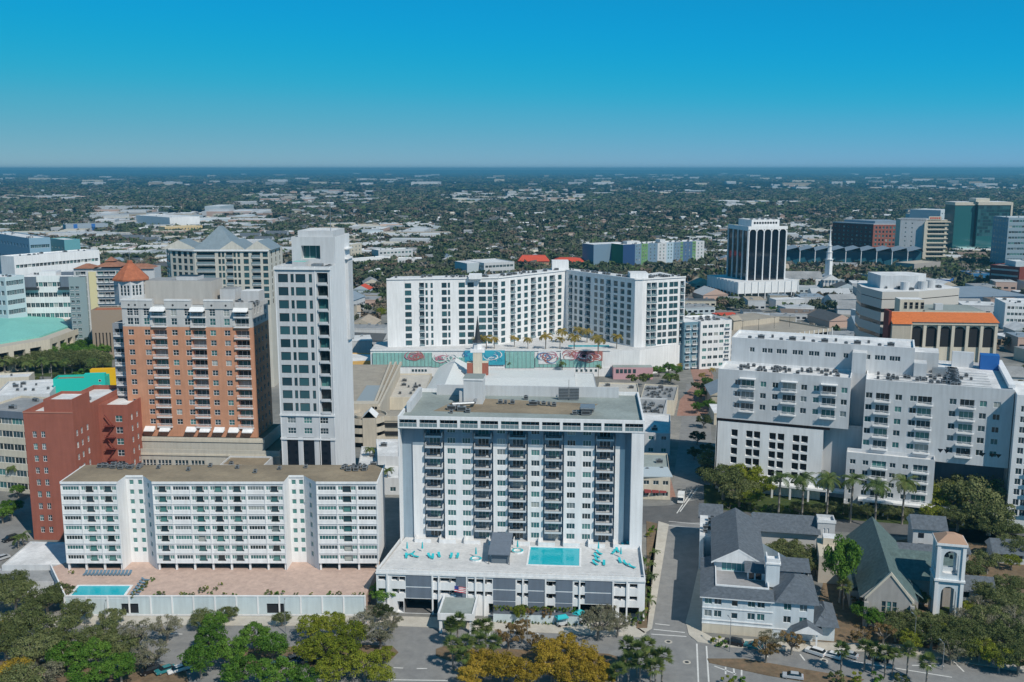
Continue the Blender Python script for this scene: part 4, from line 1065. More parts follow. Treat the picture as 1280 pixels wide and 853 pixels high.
# ================================================================ generic flat roofed building seen between photo pixels
def gen(name, label, cat, pl, pr, base, depth, wall=WHITE, roof=ROOFW, floors=None, cols=0, w=1.6, h=1.4, par=.7, rcols=None, group=None, hz=None, acs=0, kind='w', bal=None, lcols=None, pane=None, y0=None, top=1.0, ang=None, fin=True, d=.2, fh=None, nv=2):
    y = y0 if y0 else G(pl[0], base)[1]
    z = hz if hz else AT(pl[0], pl[1], y)[1]
    O, an, L = FR(pl, pr, z)
    if ang is not None:
        an = R(ang); dx = AT(pr[0], pr[1], O[1])[0] - O[0]; L = abs(dx)
    b = Bld(name, label, cat, O, an, group, wall)
    b.L, b.D, b.Z = L, depth, z
    F_, S_, L_ = [], [], []
    if floors:
        fh_ = fh or (z - top) / floors
        zs = [z - top - fh_ * (k + 1) + (fh_ - h) * .5 for k in range(floors)]
        def mk(Lx, n):
            out = []
            for i, s in enumerate(even(Lx, n, min(1.2, Lx * .05))):
                for q in zs:
                    if q < .2: continue
                    out.append(dict(s=s, z=q, w=min(w, Lx / n * .9), h=h, k=kind, d=d, pane=pane, nv=nv))
            return out
        if cols: F_ = mk(L, cols)
        if rcols: S_ = mk(depth, rcols)
        if lcols: L_ = mk(depth, lcols)
    b.block(0, L, 0, depth, 0, z, F=F_, Rr=S_, L=L_, roof=roof, par=par)
    q = random.Random(int(pl[0] * 7 + pl[1]))
    for i in range(acs): b.ac(L * (.1 + .8 * q.random()), depth * (.15 + .7 * q.random()), z - par, q.randrange(3))
    if fin: b.done()
    return b
def rbox(b, name, x0, x1, y0, y1, z0, z1, m, top=None, label=None):
    q = MB(); q.box(x0, x1, y0, y1, z0, z1, m, top=top); return b.part(name, q, label)

# ---- left ------------------------------------------------------------------------
b = gen('office_building', 'beige office block with wide dark windows behind the red brick building', 'building', (-30, 512), (44, 517), 612, 22, wall=CREAM, roof=ROOFM, floors=6, cols=5, w=4.2, h=2.3, acs=4, nv=3, fin=False)
rbox(b, 'roof_band', -.3, b.L + .3, -.3, -.004, b.Z - 2.2, b.Z + .2, PANELG); b.done()
gen('market_hall', 'broad low hall with white flat roof and few machines, left of the turquoise wall', 'building', (-10, 496), (62, 492), 522, 34, wall=GREYW, roof=ROOFW, acs=9)
gen('market_hall', 'low building with a clean white roof at the left edge under the row of palms', 'building', (-30, 474), (36, 471), 500, 12, wall=CREAM, roof=ROOFW, acs=2)
b = gen('painted_building', 'small building with a bright turquoise wall and yellow end, behind the red brick building', 'building', (66, 474), (131, 472), 508, 9, wall=mat('turquoise_paint', (.02, .50, .42), .8), roof=ROOFT, par=1.0, fin=False)
rbox(b, 'yellow_wing', b.L * .62, b.L + 3, 9.01, 13, 0, b.Z + 2.2, mat('yellow_paint', (.75, .42, .01), .8)); rbox(b, 'raised_wall', b.L * .6, b.L - .01, .02, 3, b.Z - 1, b.Z + 1.9, mat('turquoise_paint', (.02, .5, .42)))
for i in range(3): b.wins.append((wkey(1.1, 1.1, 1, 1, PANED, TRIM), (b.L * .9, -.02, b.Z - 2 - i * 2.6), 0, 'window'))
b.done()
# theatre with turquoise roof
def theatre():
    z = 15.0; P = [G(-60, 440, z), G(-10, 436, z), G(62, 424, z), G(106, 408, z), G(96, 396, z), G(40, 388, z), G(-60, 386, z)]
    O = G(0, 440, z); b = Bld('theatre', 'wide low theatre with cream walls under a big turquoise roof at the left edge', 'building', O, 0, wall=CREAM)
    L = [(x - O[0], y - O[1]) for x, y in P]
    for a, c in zip(L, L[1:] + L[:1]):
        l = math.hypot(c[0] - a[0], c[1] - a[1])
        b.wall(a, c, 0, z, [W(s, 7.5, 7, 4, k='v', d=2.5) for s in range(6, int(l) - 4, 10)] + [W(s, 1, 6, 4.5, k='v', d=2) for s in range(6, int(l) - 4, 10)])
    b.rf.poly([(x, y, z - .8) for x, y in L], mat('sand_roof', (.46, .42, .36), .9))
    c = (sum(p[0] for p in L) / len(L) - 6, sum(p[1] for p in L) / len(L))
    t = MB(); I = [(c[0] + (x - c[0]) * .78, c[1] + (y - c[1]) * .78) for x, y in L]
    for a, q in zip(I, I[1:] + I[:1]): t.poly([(*a, z + .2), (*q, z + .2), (c[0], c[1], z + 4)], TEAL); t.poly([(*a, z - .8), (*q, z - .8), (*q, z + .2), (*a, z + .2)], TEAL)
    b.part('turquoise_roof', t); b.done()
theatre()
# condo with tiled roofs and yellow stripe
def tile_condo():
    y = 600; x0 = AT(92, 340, y)[0]; x1 = AT(190, 340, y)[0]; z = AT(140, 336, y)[1]
    b = Bld('condominium', 'condominium with terracotta tile roofs, yellow stair wall and stacked balconies behind the red turret', 'building', (x0, y), R(6), wall=GREYW)
    L = x1 - x0; zs = [z - 4.3 * (k + 1) for k in range(10)]
    U = lambda px: (px - 92) / 98 * L
    ops = []
    for px, w_, kd in ((97, 3, 'w'), (103, 3, 'b'), (124, 4, 'b'), (131, 3.4, 'b'), (138, 4, 'b'), (146, 3, 'w'), (158, 3, 'w'), (170, 3, 'w')):
        ops += [W(U(px), q, w_, 2.4, nv=2, d=1.2 if kd == 'b' else .2, bal='white' if kd == 'b' else None, bw=w_ + 1, bd=1) for q in zs]
    b.block(0, L, 0, 16, 0, z, F=ops, L=rows([4, 9], zs, w=3, h=2.2))
    rbox(b, 'stair_wall', U(110), U(119), -.7, -.003, 0, z - 2, mat('pale_yellow', (.66, .6, .36), .85)); b.block(-2.5, U(107), -2.6, -.02, 0, z - 5, F=[W(s, q, 2.0, 2.2, nv=2, d=.5, bal='glass', bw=2.2, bd=.4) for q in zs[2:] for s in (1.6, 4.6)], roof=ROOFW, m=mat('teal_grey', (.26, .34, .36), .7))
    for a, c, y0, y1, zz in ((U(92), U(120), -1, 12, z), (U(118), U(150), -2, 17, z + 1), (U(148), U(190), -1, 14, z - .5), (U(128), U(140), 3, 12, z + 4)):
        t = MB(); t.hip(a, c, y0, y1, zz + .01, zz + 2.6, 6, mat('old_tile', (.36, .17, .11), .85, .3, .5)); b.part('tiled_roof', t)
    b.done()
    x0 = AT(112, 400, 440)[0]
    c = Bld('parking_podium', 'brown ribbed podium with a row of planters under the tiled condominium', 'building', (AT(114, 400, 575)[0], 575), R(8), wall=mat('brown_podium', (.33, .26, .2), .85))
    c.block(0, 36, 0, 14, 0, AT(130, 388, 575)[1], F=[W(s, 4, .8, 12, k='v', d=.8) for s in range(2, 34, 2)], roof=TILE, par=.8); c.done()
tile_condo()
b = gen('glass_pavilion', 'low blue glass and white pavilion on the street before the tiled condominium', 'building', (66, 376), (112, 383), 406, 14, wall=mat('blue_glass_wall', (.08, .26, .36), .2, spec=.7), roof=ROOFG, fin=False)
for i in range(5): rbox(b, 'fin_wall', b.L * i / 4 - .4, b.L * i / 4 + .4, -1.2, -.01, 0, b.Z + 1, TRIM)
b.done()
# hip roof grey condominium
def hip_condo():
    y = 500; x0 = AT(191, 320, y)[0]; x1 = AT(336, 320, y)[0]; z = AT(270, 313, y)[1]; L = x1 - x0
    b = Bld('condominium', 'grey condominium with tall blue grey hip roof between the orange and slim towers', 'building', (x0, y), 0, wall=mat('warm_stone', (.58, .56, .50), .85, .08, .2))
    n = 8; zs = [z - 3.5 * (k + 1) for k in range(n)]
    U = lambda px: (px - 191) / 145 * L
    a0, a1, a2, a3 = (0, 20), (U(207), 7), (U(243), 0), (U(271), 0)
    def cols(l, ss, w_, k_='w'): return [W(s * l, q, w_, 2.5, nv=2, d=1.4 if k_ == 'b' else .25, frame=DMETAL, pane=PANET, bal='glass' if k_ == 'b' else None, bw=w_, bd=.4) for s in ss for q in zs]
    b.wall(a0, a1, 0, z, cols(math.dist(a0, a1), (.25, .7), 2.6, 'b')); b.wall(a1, a2, 0, z, cols(math.dist(a1, a2), (.15, .38, .62, .85), 2.3))
    b.wall(a2, a3, 0, z, cols(math.dist(a2, a3), (.5,), math.dist(a2, a3) * .82, 'b'))
    l = U(336) - a3[0]
    b.wall(a3, (L, 0), 0, z, cols(l, (.05, .12, .34, .42), 1.3) + cols(l, (.24,), 3.4, 'b') + cols(l, (.56, .93), 2.6) + cols(l, (.75,), 4.4, 'b'))
    b.wall((L, 0), (L, 30), 0, z, cols(30, (.2, .5, .8), 2.4)); b.wall((L, 30), (0, 30), 0, z, ()); b.wall((0, 30), a0, 0, z, ())
    b.rf.poly([(*a0, z), (*a1, z), (*a2, z), (L, 0, z), (L, 30, z), (0, 30, z)], mat('blue_grey_metal_roof', (.21, .27, .31), .6, .1, .3))
    RM = MATS['blue_grey_metal_roof']
    t = MB(); t.hip(U(240), U(294), 3, 27, z + .02, z + 11.5, 10.5, RM); b.part('hip_roof', t)
    for a, c in ((U(274), U(306)), (U(306), U(338)), (U(196), U(240))):
        t = MB(); t.gable(a, c, 1 + (6 if a < U(230) else 0), 24, z + .03, z + 4.6, 'y', RM, .4, b.wm); b.part('gable_roof', t)
    t = MB()
    for p, q in ((a0, a1), (a1, a2), (a2, (L, 0))):
        l = math.dist(p, q); dx, dy = (q[0] - p[0]) / l, (q[1] - p[1]) / l
        t.prism([(p[0] + dy * .8, p[1] - dx * .8), (q[0] + dy * .8, q[1] - dx * .8), q, p], z - .5, z + .3, TRIM)
    b.part('cornice', t); b.done()
hip_condo()
# white modernist cluster
def modern():
    y = 640; x0 = AT(27, 350, y)[0]; x1 = AT(94, 350, y)[0]; z = AT(60, 345, y)[1]; L = x1 - x0
    b = Bld('apartment_building', 'white modern apartments with dark framed bays above the turquoise theatre roof', 'building', (x0, y), R(5)); n = 6
    zs = [1.5 + (z - 2) / n * k for k in range(n)]
    b.block(0, L, 0, 22, 0, z, F=rows(even(L, 9), zs, w=2.3, h=2.3), L=rows(even(22, 5), zs, w=3, h=2.6, d=1), roof=ROOFW, acs=0) if False else b.block(0, L, 0, 22, 0, z, F=rows(even(L, 11), zs, w=2.7, h=3.0, d=.5), L=rows(even(22, 5), zs, w=3.4, h=3.4, d=.8), roof=ROOFW)
    for px in (37, 82):
        c = (px - 27) / 67 * L; rbox(b, 'dark_bay', c - 4, c + 4, -1.5, -.02, z - 7.5, z - .5, PANELG, ROOFW); rbox(b, 'bay_roof', c - 5.4, c + 5.4, -2.6, -.03, z - 9.2, z - 7.7, DMETAL)
    rbox(b, 'roof_terrace', L * .3, L * .6, 2, 12, z - .7, z + 2.5, WHITE, ROOFW); rbox(b, 'roof_terrace', L * .7, L * .9, 2, 12, z - .7, z + 2.2, PANELG, ROOFW)
    q = random.Random(9)
    for i in range(18): b.ac(q.uniform(2, L - 2), q.uniform(13, 20), z - .7, i % 3)
    b.done()
modern()
gen('apartment_building', 'white and teal glazed apartment block left of the white modern apartments', 'building', (6, 347), (30, 344), 385, 20, wall=mat('pale_blue_white', (.50, .60, .64), .6), roof=ROOFW, floors=7, cols=7, w=2.6, h=3, y0=620, acs=5, lcols=5, rcols=5, d=.5, pane=PANET)
gen('motel', 'long low white building with dark balcony strips under a white roof', 'building', (17, 321), (124, 312.5), 350, 16, floors=4, cols=22, w=3.4, h=2.4, y0=690, acs=10, pane=None, d=.8)
gen('apartment_building', 'row of blue and white apartments under a long white roof at the far left edge', 'building', (-12, 290.5), (36, 298), 322, 16, wall=mat('steel_blue', (.22, .36, .46), .7), floors=5, cols=12, w=2.8, h=2.6, y0=850, acs=8, rcols=5, d=.6, pane=PANET)
gen('apartment_building', 'white apartment building with blue balconies right of the long blue row', 'building', (38, 299), (62, 298), 320, 14, wall=CREAM, floors=4, cols=6, w=2.2, h=1.8, y0=880)
gen('apartment_building', 'small teal ended apartment wing beside the cream apartments among trees', 'building', (62, 298), (80, 300), 320, 14, wall=mat('teal_grey2', (.12, .32, .36), .7), floors=4, cols=4, w=2.2, h=1.8, y0=885)
b = gen('warehouse', 'grey warehouse with bright blue panels far beyond the white motel', 'building', (82, 281), (135, 279.5), 293, 30, wall=mat('greyblue', (.3, .36, .42), .7), roof=ROOFM, floors=1, cols=8, w=6, h=3, fin=False)
for i in (0, 3): rbox(b, 'blue_panel', b.L * (.18 + .14 * i), b.L * (.27 + .14 * i), -.3, -.01, 0, b.Z + .3, BLUE)
b.done()
gen('warehouse', 'large pale warehouse with flat white roof at far left between tree belts', 'building', (275, 258), (292, 256), 266, 40, wall=mat('paleblue', (.45, .52, .56), .7), acs=0)
gen('commercial_building', 'long cream yellow commercial block beyond the hip roofed condominium', 'building', (206, 284), (253, 282), 294, 25, wall=mat('yellow_cream', (.62, .48, .26), .8), roof=CREAM, floors=2, cols=12, w=2.5, h=2)
gen('hall', 'big white hall beyond the trees left of the yellow commercial block', 'building', (170, 269), (212, 272), 284, 60, wall=WHITE, roof=ROOFW, acs=4)
gen('hall', 'pale blue hall with white roof far behind the hip roof', 'building', (272, 254), (300, 254), 264, 50, wall=mat('paleblue'), acs=0) if False else None
# dark roofed house clusters
def house(name, label, px, py, w, d, h, roofm, wallm, ang=0, group=None, rh=3.5, flat=False, cat='house', win=True):
    X, Y = G(px, py); m = MB()
    m.box(-w / 2, w / 2, 0, d, 0, h, wallm)
    if flat: m.box(-w / 2 - .3, w / 2 + .3, -.3, d + .3, h + .002, h + .5, roofm)
    else: m.gable(-w / 2 - .6, w / 2 + .6, -.6, d + .6, h + .01, h + rh, 'x' if w > d else 'y', roofm, .2, wallm)
    if win:
        n = max(1, int(w / 4))
        for i in range(n):
            for z in ([1.0] if h < 5 else [1.0, 4.2]): m.box(-w / 2 + w * (i + .5) / n - .8, -w / 2 + w * (i + .5) / n + .8, -.06, -.003, z, z + 1.5, PANED)
    o = m.obj(name, None, (X, Y, 0), R(ang)); tag(o, label, cat, group); return o
for px, py, w, a in ((165, 306, 30, 0), (186, 309, 26, 5), (312, 303, 30, 0), (345, 300, 34, 0), (328, 308, 26, -5)):
    house('townhouse', 'dark slate roofed townhouse block ' + {165: 'left of the hip roofed condominium, partly behind trees', 186: 'with white porches just left of the hip roof', 312: 'right behind the tall hip roof', 345: 'behind the slim tower terrace', 328: 'with white gables between hip roof and slim tower'}[px], px, py, w, 16, 9, SLATE, WHITE2, a, 'dark roofed townhouses', 5)

# ---- centre background -----------------------------------------------------------
b = gen('townhouse_row', 'long row of white townhouses with yellowish garage doors right of the slim tower', 'building', (439, 324.5), (488, 320.5), 338, 12, floors=2, cols=14, w=3, h=2.2, par=.5, d=.4)
gen('apartment_building', 'stepped white and grey apartment building with corner terraces behind the townhouse row', 'building', (473, 313), (516, 311), 331, 20, wall=GREYW, floors=3, cols=9, w=3, h=2.2, acs=5)
gen('apartment_building', 'small white three storey block at the right end of the townhouse row', 'building', (497, 323), (526, 323), 336, 14, floors=2, cols=7, w=2.4, h=1.8, acs=2)
gen('apartment_building', 'cream stepped condominium peeking over the right shoulder of the slim tower', 'building', (438, 306), (452, 304), 330, 16, wall=CREAM, floors=5, cols=3, w=2.4, h=2)
b = gen('office_building', 'pale blue grey flat office block behind the courtyard apartments, left of the red roofs', 'building', (605, 329), (643, 327), 352, 40, wall=GREYW, roof=ROOFW, floors=3, cols=8, w=3.4, h=2.4, lcols=8)
rbox(b, 'side_wing', -14, -.01, 10, 38, 0, b.Z - .5, mat('paleblue'), ROOFW)
for px, py, w, d, h, rh, lab in ((667, 337, 34, 18, 7, 6, 'orange red gabled hall with peach walls, left one of the two red roofs'), (722, 337, 56, 26, 6, 4, 'long low building under a broad red hipped roof, right one of the two red roofs')):
    X, Y = G(px, py + 1); m = Bld('school_building', lab, 'building', (X - w / 2, Y), 0, wall=mat('peach_wall', (.5, .3, .2), .85))
    m.block(0, w, 0, d, 0, h + 3, F=rows(even(w, 8), [3.5], w=1.8, h=2.4)); t = MB(); t.hip(-1, w + 1, -1, d + 1, h + 3.01, h + 3 + rh, 9 if w > 50 else 5, REDROOF); m.part('red_roof', t); m.done()
# colourful apartments
def colourful():
    y = 1080; O = (AT(779, 306, y)[0], y); z = AT(779, 306, y)[1]; x1 = AT(878, 303, y + 70)[0]
    b = Bld('apartment_building', 'long five storey apartment block striped navy, lime green and grey with white rooftop gear', 'building', O, R(30))
    pal = [(0, 7, mat('navy_panel', (.02, .06, .16), .7)), (7, 13, mat('navy_panel')), (13, 20, mat('steel_panel', (.16, .25, .34), .7)), (20, 27, mat('lime_panel', (.15, .30, .12), .7)), (27, 38, MATS['steel_panel']), (38, 48, WHITE2), (48, 56, mat('pale_blue_panel', (.4, .52, .6), .7)), (56, 64, MATS['steel_panel']), (64, 67, MATS['lime_panel']), (67, 78, mat('blue_panel', (.08, .15, .26), .7)), (78, 82, MATS['lime_panel']), (82, 92, WHITE2)]
    k = (x1 - O[0]) / math.cos(R(30)) / 92
    zs = [z - 3.7 * (i + 1) for i in range(5)]
    for a, c, m in pal:
        b.wall((a * k, 0), (c * k, 0), 0, z, rows([(c - a) * k * .3, (c - a) * k * .7], zs, w=1.5, h=2) if a > 10 else [], m)
    b.wall((92 * k, 0), (92 * k, 22), 0, z, ()); b.wall((92 * k, 22), (0, 22), 0, z, ()); b.wall((0, 22), (0, 0), 0, z, (), mat('green_panel', (.03, .2, .1), .7))
    b.roof(0, 92 * k, 0, 22, z, ROOFW, .6, .3)
    rbox(b, 'rear_wing', -24, 24, 22.02, 44, 0, z - .5, MATS['steel_panel'], ROOFW)
    rbox(b, 'stair_tower', 43 * k, 49 * k, 4, 12, z - .6, z + 3.4, WHITE2); rbox(b, 'roof_room', 10 * k, 24 * k, 10, 18, z - .6, z + 2.4, WHITE2)
    b.acs_grid(4, 88 * k, 3, 20, z - .6, 40, 4); b.done()
colourful()
gen('apartment_building', 'small pale blue grey block with white roof behind the striped apartments', 'building', (862, 296.5), (890, 296), 306, 20, wall=GREYW, floors=3, cols=8, w=2.5, h=2)

# ---- right background ------------------------------------------------------------
def bank():
    y = 862; O = (AT(936, 290, y)[0], y); x1 = AT(982, 290, y)[0]; w = x1 - O[0]
    an = R(-4)
    z = AT(935, 285, y)[1]
    b = Bld('office_tower', 'black glass office tower with slim white arched ribs on a windowless white base', 'building', O, R(14), wall=TRIM)
    wl, wr = AT(935, 300, y)[0] - O[0], x1 - O[0]
    # photo shows two faces meeting at x=936 ; narrow one on the left
    b.ang = R(14)
    W1 = 29.0; W2 = 36.0
    p0 = (0, 0)
    zb = 15
    m = MB(); L = 36.0; DD = 38.0
    b.block(0, L, 0, DD, zb, z, m=PANED, roof=ROOFW, par=1.0)
    ribs = MB(); n = 5
    for i in range(n + 1):
        x = L * i / n
        ribs.box(x - .45, x + .45, -1.0, -.01, zb, z - 2.4, TRIM)
    ribs.box(-1, L + 1, -1.01, -.012, z - 1.6, z + 1.2, TRIM)
    for i in range(n):
        x0, x1_ = L * i / n + .45, L * (i + 1) / n - .45
        ribs.poly([(x0, -.95, z - 1.6), (x0, -.95, z - 3.6), (x0 + 1.0, -.95, z - 2.2), (x0 + 2.0, -.95, z - 1.6)], TRIM); ribs.poly([(x1_, -.95, z - 1.6), (x1_ - 2.0, -.95, z - 1.6), (x1_ - 1.0, -.95, z - 2.2), (x1_, -.95, z - 3.6)], TRIM)
    for i in range(5):
        y_ = DD * i / 4
        ribs.box(-1.0, -.01, y_ - .45, y_ + .45, zb, z - 2.4, TRIM); ribs.box(L + .01, L + 1, y_ - .45, y_ + .45, zb, z - 2.4, TRIM)
    ribs.box(-1.0, -.011, 0, DD + .5, z - 2.6, z + 1.2, TRIM)
    b.part('rib', ribs)
    rbox(b, 'roof_pavilion', 5, L - 4, 5, 30, z - 1, z + 6.5, TRIM, ROOFW)
    for i in range(9): b.wins.append((wkey(2.0, 2.0, 1, 1, PANED, TRIM), (8 + i * 2.6, 4.98, z + 2.8), 0, 'window'))
    for i in range(14): b.ac(7 + i * 1.8, 9 + (i % 3) * 4, z + 6.5, i % 3)
    base = MB()
    base.box(-14, L + 8, -12, 50, 5, zb - .01, TRIM, top=ROOFW); base.box(-12, L + 5, -9, 46, 0, 5, DIM)
    b.part('base', base)
    r = MB()
    for i in range(10): r.box(-14 + i * 6.4 - .3, -14 + i * 6.4 + .3, -12.6, -12.01, 0, zb, TRIM)
    for i in range(10): r.box(-14.6, -14.01, -12 + i * 6.8 - .3, -12 + i * 6.8 + .3, 0, zb, TRIM)
    b.part('base_rib', r)
    b.done()
bank()
b = gen('apartment_building', 'six storey white apartments with stacked balconies and teal side, left of the concrete car park', 'building', (876, 402), (915, 400), 462, 22, wall=WHITE, floors=6, cols=5, w=2.6, h=1.9, acs=12, fin=False, lcols=None)
zs = [b.Z - 4.4 * (k + 1) for k in range(6)]
b2z = b.Z
rbox(b, 'left_wing', -9, -.02, 2, 20, 0, b.Z - .4, mat('teal_grey3', (.16, .28, .35), .6), ROOFW)
for z_ in zs:
    for s_ in (-6.8, -2.6): b.bals.append((bal_mb(3.0, 1.2, 'white'), (s_, 2, z_), 0)); b.wins.append((wkey(2.4, 2.2, 2, 1, None, None), (s_, 1.96, z_ + .1), 0, 'window'))
    b.bals.append((bal_mb(3.4, 1.3, 'white'), (b.L - 2.6, 0, z_ + .2), 0))
b.done()
# concrete car park
def carpark():
    A = G(905, 462); z = 13.5
    y = 545; p = [G(918, 424, z), G(1001, 396, z + 4), G(1038, 390, z + 4)]
    O = G(905, 430, z); e = G(1040, 412, z)
    an = math.atan2(e[1] - O[1], e[0] - O[0]); L = math.dist(O, e)
    b = Bld('car_park', 'multi level tan concrete car park with rows of dark openings between white piers', 'building', O, an, wall=TAN)
    D = 62; zt = z
    for k in range(4):
        z0 = zt - 3.4 * (k + 1)
        m = MB(); m.box(0, L, 0, D, z0 + 2.3 + .0, z0 + 3.4, TAN, top=mat('deck_concrete', (.40, .36, .30), .9, .0, .1, col2=(.30, .27, .23)))
        b.part('parking_deck', m)
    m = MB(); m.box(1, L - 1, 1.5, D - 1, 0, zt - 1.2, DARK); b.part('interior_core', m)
    n = 22
    for i in range(n + 1):
        x = L * i / n; m = MB(); m.box(x - .3, x + .3, -.35, -.01, 0, zt + 1.1, TRIM); b.part('pier', m)
    for i in range(11):
        yy = D * i / 10; m = MB(); m.box(L + .01, L + .35, yy - .3, yy + .3, 0, zt + 1.1, TRIM); b.part('pier', m)
    m = MB(); m.box(0, L, 0, .25, zt, zt + .9, TAN); m.box(L - .25, L, .26, D, zt, zt + .9, TAN); m.box(0, .25, .26, D, zt, zt + .9, TAN); b.part('parapet', m)
    m = MB(); m.box(L * .12, L * .35, D * .5, D * .9, zt + .003, zt + 3.6, TAN, top=MATS['deck_concrete']); m.box(L * .35, L * .95, D * .62, D, zt + .003, zt + 3.4, TAN, top=MATS['deck_concrete']); b.part('upper_deck', m)
    m = MB(); m.box(L * .42, L * .49, D * .5, D * .6, zt, zt + 6, TAN); m.gable(L * .42 - .5, L * .49 + .5, D * .5 - .5, D * .6 + .5, zt + 6.01, zt + 8.5, 'x', mat('deck_concrete'), .2, TAN); b.part('stair_house', m)
    for i in range(6):
        x = L * (.1 + .15 * i); m = MB(); m.tube((x, D * .35, zt), (x, D * .35, zt + 7), .12, .08, DMETAL, 5); m.box(x - .8, x + .8, D * .35 - .15, D * .35 + .15, zt + 7, zt + 7.2, DMETAL); b.part('lamp_post', m)
    b.done()
carpark()
def striped():
    z = 45; A = G(1074, 368, z); Bp = G(1101, 364, z); C_ = G(1172, 362, z)
    y = 475; A = (AT(1077, 356, y + 22)[0], y + 22); z = AT(1103, 365, y)[1]
    Bp = (AT(1103, 365, y)[0], y); C_ = (AT(1151, 365, y)[0], y + 2)
    O = Bp; b = Bld('office_building', 'seven storey office with pale grey bands and dark ribbon windows, round drum on its roof', 'building', O, 0, wall=mat('band_concrete', (.50, .48, .45), .85))
    P = [(A[0] - O[0], A[1] - O[1]), (0, 0), (C_[0] - O[0], C_[1] - O[1]), (C_[0] - O[0] + 26, C_[1] - O[1] + 14), (C_[0] - O[0] + 24, 34), (A[0] - O[0] + 4, 40)]
    fh = (z - 3.5) / 8
    inner = [(p[0] * .992 + .1, p[1] * .985 + .25) for p in P]
    m = MB(); m.prism(inner, 0, z - .5, PANED); b.part('ribbon_glass', m)
    for k in range(8):
        m = MB(); z0 = fh * k + 1.4; m.prism(P, z0, z0 + fh - 1.9, b.wm, bottom=True); b.part('spandrel_band', m)
    m = MB(); m.prism(P, z - 3.6, z, b.wm, top=ROOFW, bottom=True); b.part('roof', m)
    m = MB(); m.prism([(4, 14), (22, 12), (30, 22), (24, 32), (4, 32)], z + .003, z + 6.5, WHITE2, top=ROOFW); b.part('penthouse', m)
    for i, (cx, cy) in enumerate(((14, 8), (24, 11), (30, 16))): m = MB(); m.tube((cx, cy, z), (cx, cy, z + 4), 2.2, 2.2, GREYW, 14); b.part('cooling_drum', m)
    for i in range(20): b.ac(6 + rnd.random() * 30, 6 + rnd.random() * 26, z + .01, i % 3)
    b.done()
striped()
def arcade():
    y = 440; z = AT(1120, 402, y)[1]; O = (AT(1121, 402, y)[0], y); x1 = AT(1241, 402, y)[0]; L = x1 - O[0]
    b = Bld('arcade_building', 'cream building with tall dark arches beneath an orange tiled roof, right of the banded office', 'building', O, R(-5), wall=CREAM)
    n = 7; zb = AT(1120, 433, y)[1]; h = zb + 1
    b.block(0, L, .5, 14, 0, z, roof=None)
    st = L / n
    for i in range(n):
        c = st * (i + .5); m = MB(); r = st * .41; zs = z - 4.6
        pts = [(c - r, -.02 + .5 - .04, h - 1)] + [(c - r * math.cos(t * math.pi / 10), .46, zs + r * math.sin(t * math.pi / 10)) for t in range(11)] + [(c + r, .46, h - 1)]
        m.poly(pts, DARK); b.part('arch_opening', m)
    for i in range(n + 1):
        m = MB(); m.box(st * i - .65, st * i + .65, -.6, .45, 0, z - .8, CREAM); b.part('pillar', m)
    m = MB(); m.box(-.5, L + .5, -.9, .44, z - 1.2, z, CREAM); b.part('cornice', m)
    m = MB(); m.poly([(-1, -1.4, z + .05), (L + 1, -1.4, z + .05), (L + 1, 9, z + 3.2), (-1, 9, z + 3.2)], ORTILE); m.poly([(-1, -1.4, z + .05), (-1, 9, z + 3.2), (-1, 9, z + .05)], CREAM); m.poly([(L + 1, -1.4, z + .05), (L + 1, 9, z + .05), (L + 1, 9, z + 3.2)], CREAM)
    m.box(-1, L + 1, 9.01, 9.6, z, z + 3.3, CREAM)
    b.part('tiled_roof', m)
    m = MB(); m.box(-3, L * .12, -4, .4, 0, z - .6, TAN); m.poly([(-3, -4.6, z - .5), (L * .13, -4.6, z - .5), (L * .13, 1, z + 2), (-3, 1, z + 2)], ORTILE); b.part('left_bay', m)
    rbox(b, 'brick_fin', -4.2, -3.02, -2, 6, 0, z + 5, BRICKD)
    # upper pavilion with four small arches
    rbox(b, 'upper_pavilion', L * .13, L * .38, 16, 24, 0, z + 8, CREAM, ROOFW)
    for i in range(4): b.wins.append((wkey(1.6, 3.2, 1, 2, PANED, CREAM), (L * .13 + 2.6 + i * L * .25 / 4.3, 15.96, z + 3.6), 0, 'window'))
    rbox(b, 'rear_hall', L * .38 + .02, L, 14.02, 36, 0, z + 3.2, CREAM, ROOFG); rbox(b, 'roof_block', L * .5, L * .58, 16, 19, z + 3.2, z + 6, GREYW)
    b.done()
arcade()
gen('market_hall', 'huge low hall with blue grey metal roof at right behind the banded office', 'building', (1181, 372), (1290, 370), 386, 70, wall=mat('navy_wall', (.05, .1, .17), .6), roof=mat('bluegrey_roof', (.27, .33, .39), .6, .15, .1), par=.1)
b = gen('office_building', 'white four storey office with regular square windows at the right edge', 'building', (1257, 379), (1330, 381), 412, 30, floors=4, cols=14, w=2, h=2, rcols=None, acs=6)
b = gen('shop_building', 'low shop with a blue band and white roof before the tan block', 'building', (1152, 348), (1187, 350), 358, 24, wall=BLUE, roof=ROOFW, floors=1, cols=8, w=2, h=1.4)
gen('shop_building', 'small blue painted shop with white front between trees and the brick office', 'building', (1214, 342), (1240, 342), 354, 26, wall=mat('bright_blue', (.03, .17, .36), .6), roof=ROOFM)
gen('office_building', 'dark red brick office with pale horizontal bands at the right edge', 'building', (1238, 331), (1275, 334), 360, 34, wall=BRICKD, roof=ROOFM, floors=4, cols=3, w=11, h=1.6, pane=MATS['band_concrete'], nv=1, d=.15)
gen('stair_tower', 'pale grey concrete stair tower on the right edge beside the banded brick office', 'building', (1270, 327), (1290, 327), 362, 20, wall=mat('paleblue'), roof=ROOFW)
gen('commercial_building', 'tan windowless block between the white church and the blue banded shop', 'building', (1143, 330), (1176, 327), 347, 22, wall=mat('grey_tan', (.33, .31, .29), .85), roof=TAN)
